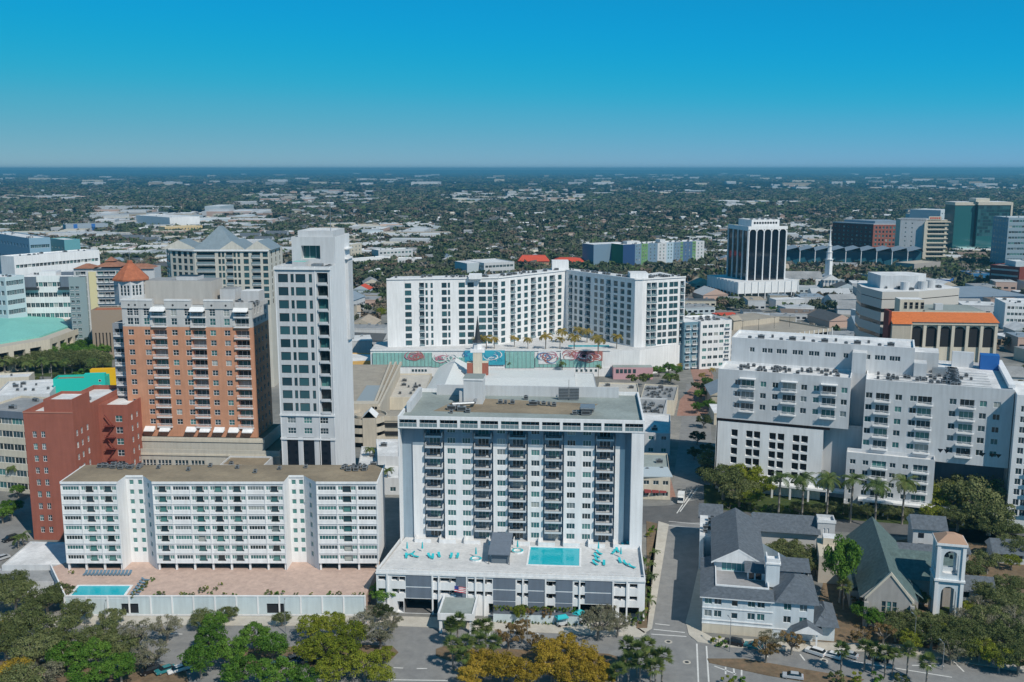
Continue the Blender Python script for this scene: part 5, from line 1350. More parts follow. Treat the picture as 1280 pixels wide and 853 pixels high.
gen('commercial_building', 'low grey and white block in front of the tan windowless block', 'building', (1094, 345), (1141, 342), 356, 20, wall=mat('paleblue'), roof=ROOFW, floors=1, cols=6, w=3, h=2, acs=3)
# brick court
def court():
    y = 1230; O = (AT(1042, 280, y)[0], y + 30); 
    z = AT(1092, 281, y)[1]; m_ = BRICKD
    b = Bld('courthouse', 'dark red brick courthouse with flat grey roof and rows of small windows', 'building', (AT(1092, 281, y)[0], y), R(-3), wall=m_)
    l1 = AT(1130, 280, y)[0] - AT(1092, 281, y)[0]
    fz = [z - 5.2 * (k + 1) for k in range(6)]
    b.wall((0, 0), (l1, 0), 0, z, rows(even(l1, 8), fz, w=2.4, h=3, nv=1), BRICKR); lx = AT(1040, 279, y + 45)[0] - b.O[0]
    b.wall((lx, 48), (0, 0), 0, z, rows(even(68, 10), fz, w=2.4, h=2, nv=1)); b.wall((l1, 0), (l1, 50), 0, z, ()); b.wall((l1, 50), (lx, 48), 0, z, ())
    b.rf.prism([(lx, 48), (0, 0), (l1, 0), (l1, 50)], z + .01, z + 1, GREYW, top=mat('bluegrey_roof')); m = MB(); m.prism([(lx + 14, 47), (4, 8), (l1 - 4, 8), (l1 - 4, 46)], z + 1.01, z + 4, mat('bluegrey_roof')); b.part('upper_roof', m)
    rbox(b, 'rear_block', l1 + .1, l1 + 36, 20, 60, 0, z + 1, m_, mat('bluegrey_roof')); b.done()
court()
def wt():
    y = 1150; x0 = AT(1130, 275, y)[0]; b = Bld('office_tower', 'cream office tower with blank shaded left wall, balcony floors and a small red sign', 'building', (AT(1158, 275, y)[0], y), R(-3), wall=CREAM)
    z = AT(1158, 275, y)[1]; L = AT(1184, 275, y)[0] - b.O[0]
    b.wall((0, 0), (L, 0), 0, z, [W(L * .5, z - 5.2 * (k + 1), L * .8, 2.6, nv=6, d=1.2) for k in range(9)]); lx = x0 - b.O[0]
    b.wall((lx, 10), (0, 0), 0, z + 2, [W(s, z - 5.2 * (k + 1), 1.6, 1.6, nv=1) for k in range(9) for s in (6, 13)], GREYW); b.wall((L, 0), (L, 26), 0, z, ()); b.wall((L, 26), (lx, 26), 0, z, ()); b.wall((lx, 26), (lx, 10), 0, z, ())
    b.rf.prism([(lx, 10), (0, 0), (L, 0), (L, 26), (lx, 26)], z - 1, z + .1, CREAM, top=ROOFW)
    for k in range(9): rbox(b, 'floor_band', -.5, L + 1, -1.6, -.02, z - 5.2 * (k + 1) - 1.3, z - 5.2 * (k + 1) - .1, CREAM)
    rbox(b, 'sign_panel', L * .1, L * .7, -.9, -.3, z + .2, z + 4, CREAM); s = MB()
    for i in range(5): s.box(L * .16 + i * L * .1, L * .16 + i * L * .1 + L * .07, -1.1, -.95, z + 1.2, z + 3, REDROOF)
    b.part('red_lettering', s); rbox(b, 'top_slab', -1, L + 3, -2.5, 10, z - 3, z - 1.6, TAN); rbox(b, 'front_fin', -3, .5, -4, -1.7, 0, z - 2, CREAM); b.done()
wt()
def hospital():
    y = 1290; x0 = AT(1196, 262, y)[0]; b = Bld('office_tower', 'teal mirror glass office block with beige top and side piers at right background', 'building', (x0, y), R(-3), wall=TGLASS)
    z = AT(1220, 257, y)[1]; L = AT(1262, 257, y)[0] - x0
    b.block(0, L * .38, 6, 40, 0, z, m=TGLASS, roof=ROOFW); b.block(L * .4, L, 0, 40, 0, z + .5, m=TGLASS, roof=ROOFW)
    rbox(b, 'centre_slot', L * .38 + .01, L * .4 - .01, 3, 38, 0, z - 1, DARK)
    rbox(b, 'top_band', -.5, L * .385, 5.2, 41, z - .01 + .02, z + 4, CREAM, ROOFW); rbox(b, 'top_band', L * .39, L + .8, -.9, 41, z + .52, z + 4.5, CREAM, ROOFW); rbox(b, 'side_pier', L + .01, L + 2.4, -1, 40, 0, z + 4, CREAM)
    rbox(b, 'penthouse', L * .36, L * .62, 3, 25, z + 4.6, z + 9, CREAM, ROOFW)
    b.wall((0, 5.9), (L * .37, 5.9), 2, z - .1, rows(even(L * .37, 7), [z - 4.6 * (k + 1) for k in range(10)], w=2.6, h=3.6, nv=1, pane=TGLASS, d=.05) if False else ())
    b.wall((L * .4, -.12), (L, -.12), 2, z, [W(s, z - 4.4 * (k + 1), L * .6 / 12.5, 3.7, nv=1, pane=PANET, d=.06, frame=DMETAL) for k in range(9) for s in even(L * .6, 12, .4)], TGLASS)
    rbox(b, 'skylight', L * .05, L * .4, -12, 4.9, 0, 11, mat('pale_teal', (.4, .6, .58), .4)); rbox(b, 'skylight', L * .62, L * .95, -12, -.5, 0, 11, MATS['pale_teal']); rbox(b, 'low_block', -10, L + 4, -34, -12.1, 0, 10, CREAM, ROOFW)
    m = MB(); m.box(-10.3, L + 4.3, -34.2, -34.01, 3, 5, DARK); m.box(-10.3, L + 4.3, -34.2, -34.01, 6.5, 8.5, DARK); b.part('parking_slot', m)
    b.done()
hospital()
gen('apartment_tower', 'blue grey apartment tower cut off by the right edge of the picture', 'building', (1261, 272), (1320, 272), 342, 34, wall=mat('bluegrey_wall', (.25, .34, .40), .7), floors=10, cols=14, w=3, h=2.4, acs=4, lcols=5, bal=None)
gen('office_building', 'low white roofed office seen over the brick courthouse roof', 'building', (1150, 268), (1190, 266), 285, 30, wall=GREYW, floors=3, cols=12, w=3, h=2)
gen('office_building', 'grey office with flat pale roof just left of the teal glass block', 'building', (1176, 263), (1197, 262), 305, 50, wall=mat('paleblue'), floors=6, cols=6, w=3, h=2)
# blue glass hall with zigzag canopy
def zig():
    y = 1090; O = (AT(984, 310, y)[0], y + 10); L = AT(1152, 310, y)[0] - O[0]; z = AT(1060, 311, y)[1]
    b = Bld('glass_hall', 'long blue glass hall with zigzag grey canopy on slim columns behind the white church', 'building', O, R(-7), wall=mat('blue_green_glass', (.03, .12, .17), .15, spec=.7))
    b.block(0, L, 8, 34, 0, z - 3.5, roof=mat('bluegrey_roof'))
    n = 9
    for i in range(n):
        x0, x1 = L * i / n, L * (i + 1) / n; m = MB()
        m.poly([(x0, 0, z - 3), (x1 - 1.5, 0, z + 1), (x1 - 1.5, 36, z + 1), (x0, 36, z - 3)], MATS['bluegrey_roof']); m.poly([(x1 - 1.5, 0, z + 1), (x1, 0, z - 3), (x1, 36, z - 3), (x1 - 1.5, 36, z + 1)], MATS['bluegrey_roof'])
        b.part('canopy', m); m = MB(); m.tube((x0 + .5, 1, 0), (x0 + .5, 1, z - 2.4), .5, .5, TRIM, 6); b.part('column', m)
    b.done()
zig()
def white_church():
    y = 930; X = AT(1038, 330, y)[0]; b = Bld('church', 'small white church with a tall three stage steeple and pillared porch', 'church', (X - 26, y), R(-4), wall=TRIM)
    def zy(py): return AT(1038, py, y)[1]
    z = zy(348) + 2
    b.wall((0, 4), (20, 4), 0, 9, rows(even(20, 5), [2], w=1.6, h=4.5, nv=2, nh=3)); m = MB(); m.gable(-34, 20, 4, 20, 9.01, 15, 'x', ROOFM, .3, TRIM); b.part('nave_roof', m)
    m = MB(); m.box(-34, -.01, 4, 20, 0, 9, TRIM); b.part('nave', m)
    m = MB(); m.box(20.01, 34, 0, 22, 0, 8, TRIM); m.gable(19, 35, -2, 22, 8.01, 13, 'y', GREYW, .2, TRIM); b.part('front_block', m)
    for i in range(5): m = MB(); m.tube((20.6 + i * 3.2, -1.6, 0), (20.6 + i * 3.2, -1.6, 8), .45, .4, TRIM, 8); b.part('column', m)
    zt = zy(285); cx, cy = 26, 8
    st = [(3.6, 0, .38), (2.8, .38, .52), (2.0, .52, .64)]
    for r, a, c in st: m = MB(); m.tube((cx, cy, 8 + (zt - 8) * (a if a else .05)), (cx, cy, 8 + (zt - 8) * c), r, r * .95, TRIM, 8 if r < 3 else 4); m.tube((cx, cy, 8 + (zt - 8) * c), (cx, cy, 8 + (zt - 8) * c + .6), r + .4, r + .4, TRIM, 8); b.part('steeple_stage', m)
    m = MB(); m.tube((cx, cy, 8 + (zt - 8) * .64), (cx, cy, zt + 2), 1.3, .1, TRIM, 8); b.part('spire', m); b.done()
white_church()
# ================================================================ centre: roofs behind the main tower, helical car park
def helix():
    z = 11.0; C = G(456, 521, z); r = math.dist(G(428, 521, z), C)
    CC = mat('cream_concrete', (.53, .48, .40), .85, .06, .2); DK = mat('ramp_deck', (.40, .36, .30), .9, 0, .2, col2=(.3, .27, .23))
    b = Bld('parking_ramp', 'spiral cream concrete parking ramp with curved parapets between the slim tower and the main tower', 'ramp', C, 0, wall=CC)
    n = 30
    for k in range(3):
        z0 = z - 3.7 * (k + 1)
        m = MB()
        for i in range(n):
            t0, t1 = 2 * math.pi * i / n, 2 * math.pi * (i + 1) / n
            a, c = (math.cos(t0), math.sin(t0)), (math.cos(t1), math.sin(t1))
            for ro, zt, zb in ((r, z0 + 3.7 + 1.0, z0 + 2.5), (r * .42, z0 + 3.7 + 1.0, z0 + 2.5)):
                ri = ro - .35
                q = [(a[0] * ro, a[1] * ro), (c[0] * ro, c[1] * ro), (c[0] * ri, c[1] * ri), (a[0] * ri, a[1] * ri)]
                m.prism(q, zb, zt, CC, bottom=True)
            m.prism([(a[0] * (r - .36), a[1] * (r - .36)), (c[0] * (r - .36), c[1] * (r - .36)), (c[0] * r * .42, c[1] * r * .42), (a[0] * r * .42, a[1] * r * .42)], z0 + 3.0, z0 + 3.4, DK, bottom=True)
        b.part('ramp_ring', m)
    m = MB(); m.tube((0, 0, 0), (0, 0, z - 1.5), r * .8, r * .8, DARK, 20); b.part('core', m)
    m = MB(); x0, x1 = r * .05, r * .62; m.box(x0, x1, -r * 1.02, -r * .2, 0, z + 1.8, CC); m.poly([(x0, -r * 1.02, z + 1.8), (x1, -r * 1.02, z + 1.8), ((x0 + x1) / 2, -r * 1.02, z + 4.8)], CC)
    m.gable(x0 - .2, x1 + .2, -r * 1.02, -r * .2, z + 1.81, z + 4.6, 'y', TRIM, .1, CC); b.part('stair_tower', m)
    m = MB(); m.box(r * .6, r * 2.0, -r * .3, r * 1.1, 0, z, CC, top=DK); m.box(r * .6, r * 2.0, -r * .3 - .3, -r * .3 - .01, z - 1, z + 1, CC)
    m.box(r * .7, r * 1.98, -r * .33 - .3, -r * .31 - .3, z - 3.4, z - 1.8, DARK); m.box(r * .7, r * 1.98, -r * .33 - .3, -r * .31 - .3, z - 7, z - 5.4, DARK)
    b.part('parking_wing', m)
    # long garage with sloping parapets behind
    A = G(436, 512, z + 1); q = b.loc(*A); e = b.loc(*G(500, 455, z + 1)); f = b.loc(*G(436, 455, z + 1)); g_ = b.loc(*G(472, 512, z + 1))
    m = MB(); m.prism([q, g_, e, f], 0, z + .6, CC, top=DK); b.part('garage_body', m)
    m = MB()
    for s in (0, .1, .2):
        a = (g_[0] - (g_[0] - q[0]) * s, g_[1]); c = (e[0] - (e[0] - f[0]) * s, e[1])
        m.prism([a, (a[0] + 1, a[1]), (c[0] + 1, c[1]), c], z + .6, z + 2.2, CC)
    m.box(q[0], g_[0], q[1], q[1] + 5, z + .61, z + 3.4, CC); m.box(q[0], g_[0] - 1, q[1] - .1, q[1] - .01, z - 1.6, z - .2, DARK)
    b.part('sloping_parapet', m)
    m = MB(); cx = (q[0] + g_[0]) / 2; m.box(q[0] + 1, g_[0] - 3, q[1] + 14, q[1] + 45, z + .61, z + 1.4, GREYW, top=mat('solar_grey', (.3, .34, .36), .5)); b.part('roof_panel', m)
    b.done()
helix()
def low(name, label, cat, P, z, wall, roof, par=.6, gable=None, acs=0, n=0, extra=None, k=2):
    """low building from four roof corner pixels: front-left, front-right, back-right, back-left"""
    Q = [G(*p, z) for p in P]; O = Q[0]; L = [(x - O[0], y - O[1]) for x, y in Q]
    b = Bld(name, label, cat, O, 0, wall=wall)
    for i in range(4):
        a, c = L[i], L[(i + 1) % 4]; l = math.dist(a, c); ops = []
        if n and i in (0, 1):
            m = max(1, int(l / n)); ops = [W(l * (j + .5) / m, 1.2, min(2, n * .6), 1.6) for j in range(m)] if z > 3.5 else []
            if z > 7: ops += [W(l * (j + .5) / m, z - 2.8, min(2, n * .6), 1.5) for j in range(m)]
        b.wall(a, c, 0, z, ops)
    cen = (sum(p[0] for p in L) / 4, sum(p[1] for p in L) / 4)
    I = [(cen[0] + (x - cen[0]) * .97, cen[1] + (y - cen[1]) * .97) for x, y in L]
    if gable:
        ax, rh = gable; m = MB()
        if ax == 'y': a, c = [((L[0][i] + L[1][i]) / 2) for i in (0, 1)], [((L[3][i] + L[2][i]) / 2) for i in (0, 1)]; m.poly([(*L[0], z), (*a, z + rh), (*c, z + rh), (*L[3], z)], roof); m.poly([(*L[1], z), (*L[2], z), (*c, z + rh), (*a, z + rh)], roof); m.poly([(*L[0], z), (*L[1], z), (*a, z + rh)], wall); m.poly([(*L[3], z), (*c, z + rh), (*L[2], z)], wall)
        else: a, c = [((L[0][i] + L[3][i]) / 2) for i in (0, 1)], [((L[1][i] + L[2][i]) / 2) for i in (0, 1)]; m.poly([(*L[0], z), (*L[1], z), (*c, z + rh), (*a, z + rh)], roof); m.poly([(*L[3], z), (*a, z + rh), (*c, z + rh), (*L[2], z)], roof); m.poly([(*L[0], z), (*a, z + rh), (*L[3], z)], wall); m.poly([(*L[1], z), (*L[2], z), (*c, z + rh)], wall)
        b.part('roof', m)
    else:
        for i in range(4):
            a, c, i0, i1 = L[i], L[(i + 1) % 4], I[i], I[(i + 1) % 4]
            b.mb.poly([(*a, z), (*c, z), (*i1, z), (*i0, z)], wall); b.mb.poly([(*i0, z), (*i1, z), (*i1, z - par), (*i0, z - par)], wall)
        b.rf.poly([(*p, z - par) for p in I], roof)
    q = random.Random(int(P[0][0] + P[0][1] * 3))
    for i in range(acs):
        s, t = .12 + .76 * q.random(), .15 + .7 * q.random()
        x = (L[0][0] * (1 - s) + L[1][0] * s) * (1 - t) + (L[3][0] * (1 - s) + L[2][0] * s) * t; y = (L[0][1] * (1 - s) + L[1][1] * s) * (1 - t) + (L[3][1] * (1 - s) + L[2][1] * s) * t
        b.ac(x, y, z - (0 if gable else par) + (0.0 if not gable else 0), q.randrange(3))
    if extra: extra(b, L)
    b.done(); return b
MW = mat('white_metal_roof', (.72, .75, .75), .45, .06, .3)
low('hall', 'long low hall with a plain white metal roof directly behind the main tower', 'building', [(592, 489), (720, 489), (717, 463), (593, 463)], 8, GREYW, MW, gable=('x', 1.2))
low('hall', 'short white metal roofed hall adjoining the right end of the long one', 'building', [(720, 489), (747, 489), (742, 467), (718, 466)], 7, GREYW, MW, par=.3)
low('hall', 'white gabled hall with a bright folded metal roof left of the long hall', 'building', [(528, 494), (584, 494), (592, 459), (549, 459)], 7, WHITE, MW, gable=('y', 5))
low('shop_building', 'low shop with pale flat roof, skylight and two clusters of machines beside the garage', 'building', [(484, 497), (530, 497), (540, 467), (497, 467)], 6, CREAM, mat('pale_tan_roof', (.55, .53, .48), .9, 0, .2, col2=(.45, .43, .4)), acs=10)
low('shop_building', 'tiny yellow ochre building with white roof left of the teal glass podium', 'building', [(436, 452), (465, 451), (466, 442), (438, 441)], 6, mat('ochre', (.6, .38, .13), .8), ROOFW)
low('shop_building', 'white flat roofed court building with pergola below the spiral ramp', 'building', [(445, 598), (500, 598), (500, 562), (452, 558)], 6, WHITE2, ROOFW, acs=3, n=4)
low('shop_building', 'white roofed wing with a dark skylight strip near the tall palms', 'building', [(472, 570), (499, 571), (499, 549), (470, 549)], 9, WHITE2, ROOFW, acs=1)
low('shop_building', 'flat roof packed with grey machines behind the tower at right', 'building', [(800, 520), (828, 521), (834, 498), (800, 497)], 8, WHITE2, ROOFM, acs=16)
low('shop_building', 'cluttered roof with white tanks and grey machines beside the curved brick street', 'building', [(800, 500), (843, 501), (848, 482), (806, 480)], 7, CREAM, ROOFM, acs=26)
low('shop_building', 'white two storey shop with grey roof between tower and shaded street', 'building', [(806, 541), (838, 542), (838, 518), (803, 516)], 9, WHITE2, ROOFW, acs=2, n=4)
low('shop_building', 'pale flat roof strip between the long metal hall and the pink shopfront', 'building', [(745, 496), (800, 497), (797, 479), (749, 478)], 6, CREAM, mat('pale_tan_roof'), acs=4)
def ext(b, L):
    for i, nm in ((0, 'awning'), (1, 'awning'), (2, 'awning')):
        m = MB(); x = 1 + i * 2.6; m.poly([(x, -.05, 3.6), (x, -1.6, 2.7), (x + 2.3, -1.6, 2.7), (x + 2.3, -.05, 3.6)], mat('maroon_awning', (.2, .04, .04), .8)); b.part(nm, m)
    m = MB(); m.box(-.5, L[1][0] + .8, -.7, 10, 8.01, 8.4, mat('paleblue')); b.part('eave', m)
low('shop_building', 'beige two storey corner shop with maroon awnings and grey roof, right of the tower', 'building', [(802, 596), (838, 597), (834, 567), (802, 566)], 8, CREAM, ROOFG, acs=3, n=3.2, extra=ext)
low('shop_building', 'low white flat roof ending at a dark lane, left below the red brick building', 'building', [(2, 707), (88, 706), (84, 678), (38, 677)], 4.5, WHITE2, ROOFW, par=.25)
low('parking_shed', 'low grey roofed parking shed beside the slanted terrace wall', 'building', [(-20, 727), (68, 727), (76, 711), (-5, 711)], 3.2, GREYW, ROOFM, par=.25)
# small dark steeple with brick shoulders
def steeple():
    y = 490; X = AT(597, 440, y)[0]; b = Bld('steeple', 'slender dark spire on a cream and red brick tower before the mural podium', 'steeple', (X, y), 0, wall=BRICKR)
    def z(py): return AT(597, py, y)[1]
    for n, a in (('brick_shoulder', (-5.4, -2.3)), ('brick_shoulder', (2.3, 5.4))): rbox(b, n, a[0], a[1], -2, 4, 0, z(453), BRICKR, CREAM)
    rbox(b, 'tower_shaft', -2.28, 2.28, -2.3, 4, 0, z(440), CREAM); m = MB(); m.box(-3.6, 3.6, -2.5, 3.4, z(440), z(436), TRIM); m.tube((0, .5, z(436)), (0, .5, z(428)), 2.6, 2.2, TRIM, 8); b.part('belfry', m)
    m = MB(); m.tube((0, .5, z(428)), (0, .5, z(395)), 1.7, .05, DMETAL, 8); m.tube((0, .5, z(428)), (0, .5, z(425)), 3, 1.7, DMETAL, 8); b.part('spire', m); b.done()
steeple()
# ================================================================ blue grey church complex
def church():
    O = G(877, 790); ang = R(-11)
    b = Bld('church_hall', 'pale blue church hall with dark shingle gable roof, roof terrace and small windows', 'church hall', O, ang, wall=mat('light_blue_siding', (.62, .68, .72), .8, .06, .2))
    wm = b.wm
    # front two storey wing
    ze = 9.6; Lf = b.u(985, 785) ; Lt = b.u(1016, 790)
    zq = [1.0 + 3.2, 7.0]
    zl, zu = b.zz(950, 778) , b.zz(950, 759)
    ops = []
    for px in (885, 897, 939, 951): ops += [W(b.u(px, 765), 4.2, 1.8, 1.7), W(b.u(px, 765), 7.4, 1.8, 1.7)]
    ops += [W(b.u(918, 765), 4.1, 1.5, 1.5, nv=1, nh=1), W(b.u(918, 765), 7.3, 1.5, 1.5, nv=1)]
    xm = b.u(966, 770)
    b.wall((0, 0), (xm, 0), 0, ze, ops); ops = []
    for px in (971, 984, 1004): ops += [W(b.u(px, 768, 0) - xm, 4.2, 1.8, 1.7), W(b.u(px, 768, 0) - xm, 7.4, 1.8, 1.7)]
    b.wall((xm, 0), (Lt, 0), 0, ze, ops)
    b.wall((Lt, 0), (Lt, 22), 0, ze, [W(5, 4.2, 1.8, 1.7), W(12, 4.2, 1.8, 1.7)]); b.wall((0, 62), (0, 0), 0, ze, [W(s, z, 1.5, 1.4) for s in range(6, 60, 7) for z in (4.2, 7.2)]); b.wall((Lt, 22), (0, 62), 0, ze, ())
    t = MB()
    for z in (3.3, 6.4): t.box(-.06, xm, -.16, -.004, z, z + .28, TRIM)
    t.box(-.06, Lt, -.16, -.004, 2.4, 2.6, TRIM)
    b.part('trim_band', t)
    t = MB(); t.box(.05, xm, -.1, -.003, 0, 2.38, CREAM); b.part('stone_base', t)
    # pent roof with terrace behind it
    r = MB(); r.poly([(-.7, -.8, ze - .1), (xm + .2, -.8, ze - .1), (xm + .2, 4.2, ze + .9), (3.0, 4.2, ze + .9)], SLATE); r.poly([(-.7, -.8, ze - .1), (3.0, 4.2, ze + .9), (3.0, 24, ze + .9), (-.7, 24, ze - .1)], SLATE)
    r.poly([(-.7, -.8, ze - .35), (xm + .2, -.8, ze - .35), (xm + .2, -.8, ze - .1), (-.7, -.8, ze - .1)], TRIM)
    b.part('pent_roof', r)
    t = MB(); t.poly([(3.2, 4.4, ze - .3), (xm - 1, 4.4, ze - .3), (xm - 1, 17, ze - .3), (3.2, 17, ze - .3)], mat('terrace_paver', (.34, .34, .35), .9, .15, .5)); b.part('roof_terrace', t)
    t = MB(); t.box(3, xm - .8, 4.1, 4.4, ze - .4, ze + 1.25, TRIM); t.box(3, 3.25, 4.41, 16, ze - .4, ze + 1.25, TRIM); t.box(xm - 1.05, xm - .8, 4.41, 15.5, ze - .4, ze + 1.25, TRIM); b.part('parapet', t)
    # main hall gable
    TGL = mat('hall_teal_glass', (.10, .30, .31), .15, spec=.6)
    hy = 16.7; zr = 15.9; zeh = 12.3
    xl, xr = b.u(889, 700, hy), b.u(957, 702, hy)
    hx0, hx1 = xl + .8, xr - .8
    b.wall((hx0, hy), (hx1, hy), 0, zeh, [W((hx1 - hx0) * .42, ze - .2, 6.4, 2.4, nv=5, nh=1, pane=TGL), W((hx1 - hx0) * .78, ze - .2, 2.0, 2.4, nv=2, pane=TGL)]); hd = 31
    b.wall((hx1, hy), (hx1, hy + hd), 0, zeh, ()); b.wall((hx0, hy + hd), (hx0, hy), 0, zeh, ()); b.wall((hx1, hy + hd), (hx0, hy + hd), 0, zeh, ())
    xm2 = (xl + xr) / 2
    b.mb.poly([(hx0, hy, zeh), (hx1, hy, zeh), (xm2, hy, zr - .8)], wm)
    r = MB(); r.gable(xl, xr, hy - 1.2, hy + hd, zeh - .2, zr, 'y', SLATE, 0, TRIM); b.part('gable_roof', r)
    r = MB()
    for s in (-1, 1):
        xe = xl if s < 0 else xr
        r.poly([(xe, hy - 1.26, zeh - .65), (xm2, hy - 1.26, zr - .45), (xm2, hy - 1.26, zr + .05), (xe, hy - 1.26, zeh - .15)], TRIM)
    b.part('bargeboard', r)
    # dormer porch beside terrace, chimney box
    c0, c1 = b.u(957, 730, 8), b.u(974, 730, 8)
    t = MB(); t.box(c0, c1, 8, 12.4, ze, b.zz(965, 706, 8), wm); zc = b.zz(965, 706, 8)
    t.box(c0 - .2, c1 + .2, 7.8, 12.6, zc, zc + .4, TRIM); t.box(c0, c1, 8, 8.3, zc + .4, zc + 1.5, TRIM); t.box(c0, c0 + .3, 8.31, 12.4, zc + .4, zc + 1.5, TRIM); t.box(c1 - .3, c1, 8.31, 12.4, zc + .4, zc + 1.5, TRIM); b.part('lift_tower', t)
    t = MB(); t.box(c0 - 4.2, c0 - .02, 12.2, 16, ze - .29, ze + 2.2, TRIM); t.poly([(c0 - 5, 10.6, ze + 2.2), (c0 - .02, 10.6, ze + 2.2), (c0 - .02, 16.4, ze + 3.6), (c0 - 5, 16.4, ze + 3.6)], SLATE); t.box(c0 - 3.9, c0 - 2.6, 12.1, 12.18, ze - .1, ze + 2, PANED); t.box(c0 - 2.2, c0 - .8, 12.1, 12.18, ze - .1, ze + 2, PANED)
    b.part('porch', t)
    # right lower hipped wing
    r = MB(); r.hip(xm + .25, Lt + 1.2, -.8, 18, ze - .1, ze + 3.4, 8.6, SLATE); b.part('hip_roof', r)
    x0, x1 = b.u(972, 735, 14), b.u(1010, 738, 14)
    t = MB(); t.box(x0 + .1, x1, 15, 20, 0, ze + 2.0, wm); t.poly([(x0 + .1, 14, ze + 1.9), (x1 + .5, 14, ze + 1.9), (x1 + .5, 20.5, ze + 3.2), (x0 + .1, 20.5, ze + 3.2)], SLATE); b.part('upper_wing', t)
    for px in (1002, 1007.5): b.wins.append((wkey(.9, 1.5, 1, 1, PANED, TRIM), (b.u(px, 730, 15), 14.96, ze + .2), 0, 'window'))
    # porch to the right with gable
    x0, x1 = b.u(990, 790, -1), b.u(1026, 790, -1)
    t = MB(); t.gable(x0, x1, -4, 6, 3.6, 5.6, 'y', SLATE, .3, TRIM); t.box(x0 + 1, x0 + 1.4, -3.6, -3.2, 0, 3.6, TRIM); t.box(x1 - 1.4, x1 - 1, -3.6, -3.2, 0, 3.6, TRIM); t.box(x0 + 1, x1 - 1, 1, 6, 0, 3.6, wm); b.part('entrance_porch', t)
    x0, x1 = Lt + .05, b.u(1040, 755, 8)
    t = MB(); t.box(x0, x1, 1, 12, 0, 4.4, wm); t.hip(x0, x1 + .8, -1, 13, 4.41, 7, 5, SLATE); b.part('side_wing', t)
    # rear long roofs
    P = [b.lp(960, 664, 11), b.lp(1100, 672, 11)]
    y0 = 53
    xa, xb = hx1 + .02, b.u(1024, 660, y0)
    t = MB(); t.box(xa, xb, y0, y0 + 12, 0, 7.8, mat('pale_wall', (.5, .5, .5), .85)); t.gable(xa - .5, xb + .5, y0 - 1.2, y0 + 13, 7.81, 11, 'x', SLATE, .2, wm); b.part('rear_wing', t)
    t = MB(); t.box(-1, hx0 - .02, y0 - 14, y0 + 3, 0, 10, wm, top=ROOFW); t.gable(-1.5, hx0 + 3, y0 + 3.1, y0 + 13, 9.0, 12, 'x', SLATE, .2, wm); b.part('rear_flat_wing', t)
    for i in range(5): b.ac(0.5 + i * .5, y0 - 11 + i * 2.4, 10.01, i % 3)
    b.done()
    # square bell tower in the middle
    y = 272; X0 = AT(1022, 660, y)[0]; X1 = AT(1043, 660, y)[0]; z = AT(1030, 650, y)[1]
    c = Bld('church_tower', 'square grey stone tower with white slit windows between the hall and the green roofed church', 'church tower', (X0, y), R(-11), wall=GREYW); w = X1 - X0
    c.block(0, w, 0, 5, 0, z, F=[W(w * .38, z - 5, .5, 2.6, nv=1, pane=TRIM), W(w * .6, z - 5, .5, 2.6, nv=1, pane=TRIM), W(w * .5, z - 8.8, .6, 1.4, nv=1)], roof=ROOFW, par=.8); rbox(c, 'cap', -.2, w + .2, -.2, -.01, z - .8, z + .1, TRIM); c.done()
    # green slate church
    y = 229; X0 = AT(1084, 740, y)[0]; X1 = AT(1137, 740, y)[0]; O2 = (X0, y)
    c = Bld('church', 'grey stone church with green slate gable roofs, left of the arched bell tower', 'church', O2, R(-14), wall=mat('grey_limestone', (.40, .38, .36), .9, .15, .4))
    w = X1 - X0; ze = 7.6; zr = AT(1111, 717, y)[1]; D = 43
    c.wall((0, 0), (w, 0), 0, ze, [W(w * q, 2.6, 1.0, 4.2, nv=1, nh=3, frame=CREAM) for q in (.38, .5, .62)])
    c.mb.poly([(0, 0, ze), (w, 0, ze), (w / 2, 0, zr)], c.wm)
    c.wall((w, 0), (w, D), 0, ze, rows(even(D, 6), [2.5], w=1, h=3.6)); c.wall((0, D), (0, 0), 0, ze, rows(even(D, 6), [2.5], w=1, h=3.6)); c.wall((w, D), (0, D), 0, ze, ())
    r = MB(); r.gable(-1.6, w + 1.6, .6, D, ze - .6, zr, 'y', GSLATE, 0, c.wm); c.part('nave_roof', r)
    r = MB()
    for s in (0, 1):
        xe = -.5 if s == 0 else w + .5; r.poly([(xe, -.25, ze - .9), (w / 2, -.25, zr + .1), (w / 2, -.25, zr + .9), (xe, -.25, ze - .1)], CREAM); r.poly([(xe, -.25, ze - .1), (w / 2, -.25, zr + .9), (w / 2, .5, zr + .9), (xe, .5, ze - .1)], CREAM)
    c.part('gable_coping', r)
    r = MB(); r.box(-3, -.02, 9, D - 6, 0, 5, c.wm); r.poly([(-4, 8, 4.9), (-.5, 8, 7.4), (-.5, D - 5, 7.4), (-4, D - 5, 4.9)], GSLATE); r.box(w + .02, w + 3, 9, D - 6, 0, 5, c.wm); r.poly([(w + 4, 8, 4.9), (w + .5, 8, 7.4), (w + .5, D - 5, 7.4), (w + 4, D - 5, 4.9)], GSLATE); c.part('aisle', r)
    r = MB(); r.box(w + .1, w + 13, 16, 28, 0, 7, c.wm); r.gable(w / 2, w + 14, 15, 29, 7.01, zr - 1.2, 'x', GSLATE, .1, c.wm); c.part('transept', r)
    r = MB(); r.box(-10, -4.6, 24, 38, 0, 7.6, mat('beige_flat', (.5, .46, .4), .85), top=mat('tan_flat_roof', (.55, .49, .40), .9)); r.box(-8.5, -5, 33, 37, 7.61, 9.6, CREAM, top=ROOFW); c.part('sacristy', r)
    for x in (-.6, w - .4): rb = MB(); rb.box(x, x + 1, -1, -.02, 0, 6.4, c.wm); c.part('buttress', rb)
    c.done()
    # bell tower with pointed arches
    y = 232; X0 = AT(1171, 720, y)[0]; X1 = AT(1201, 720, y)[0]; zt = AT(1185, 681, y)[1]
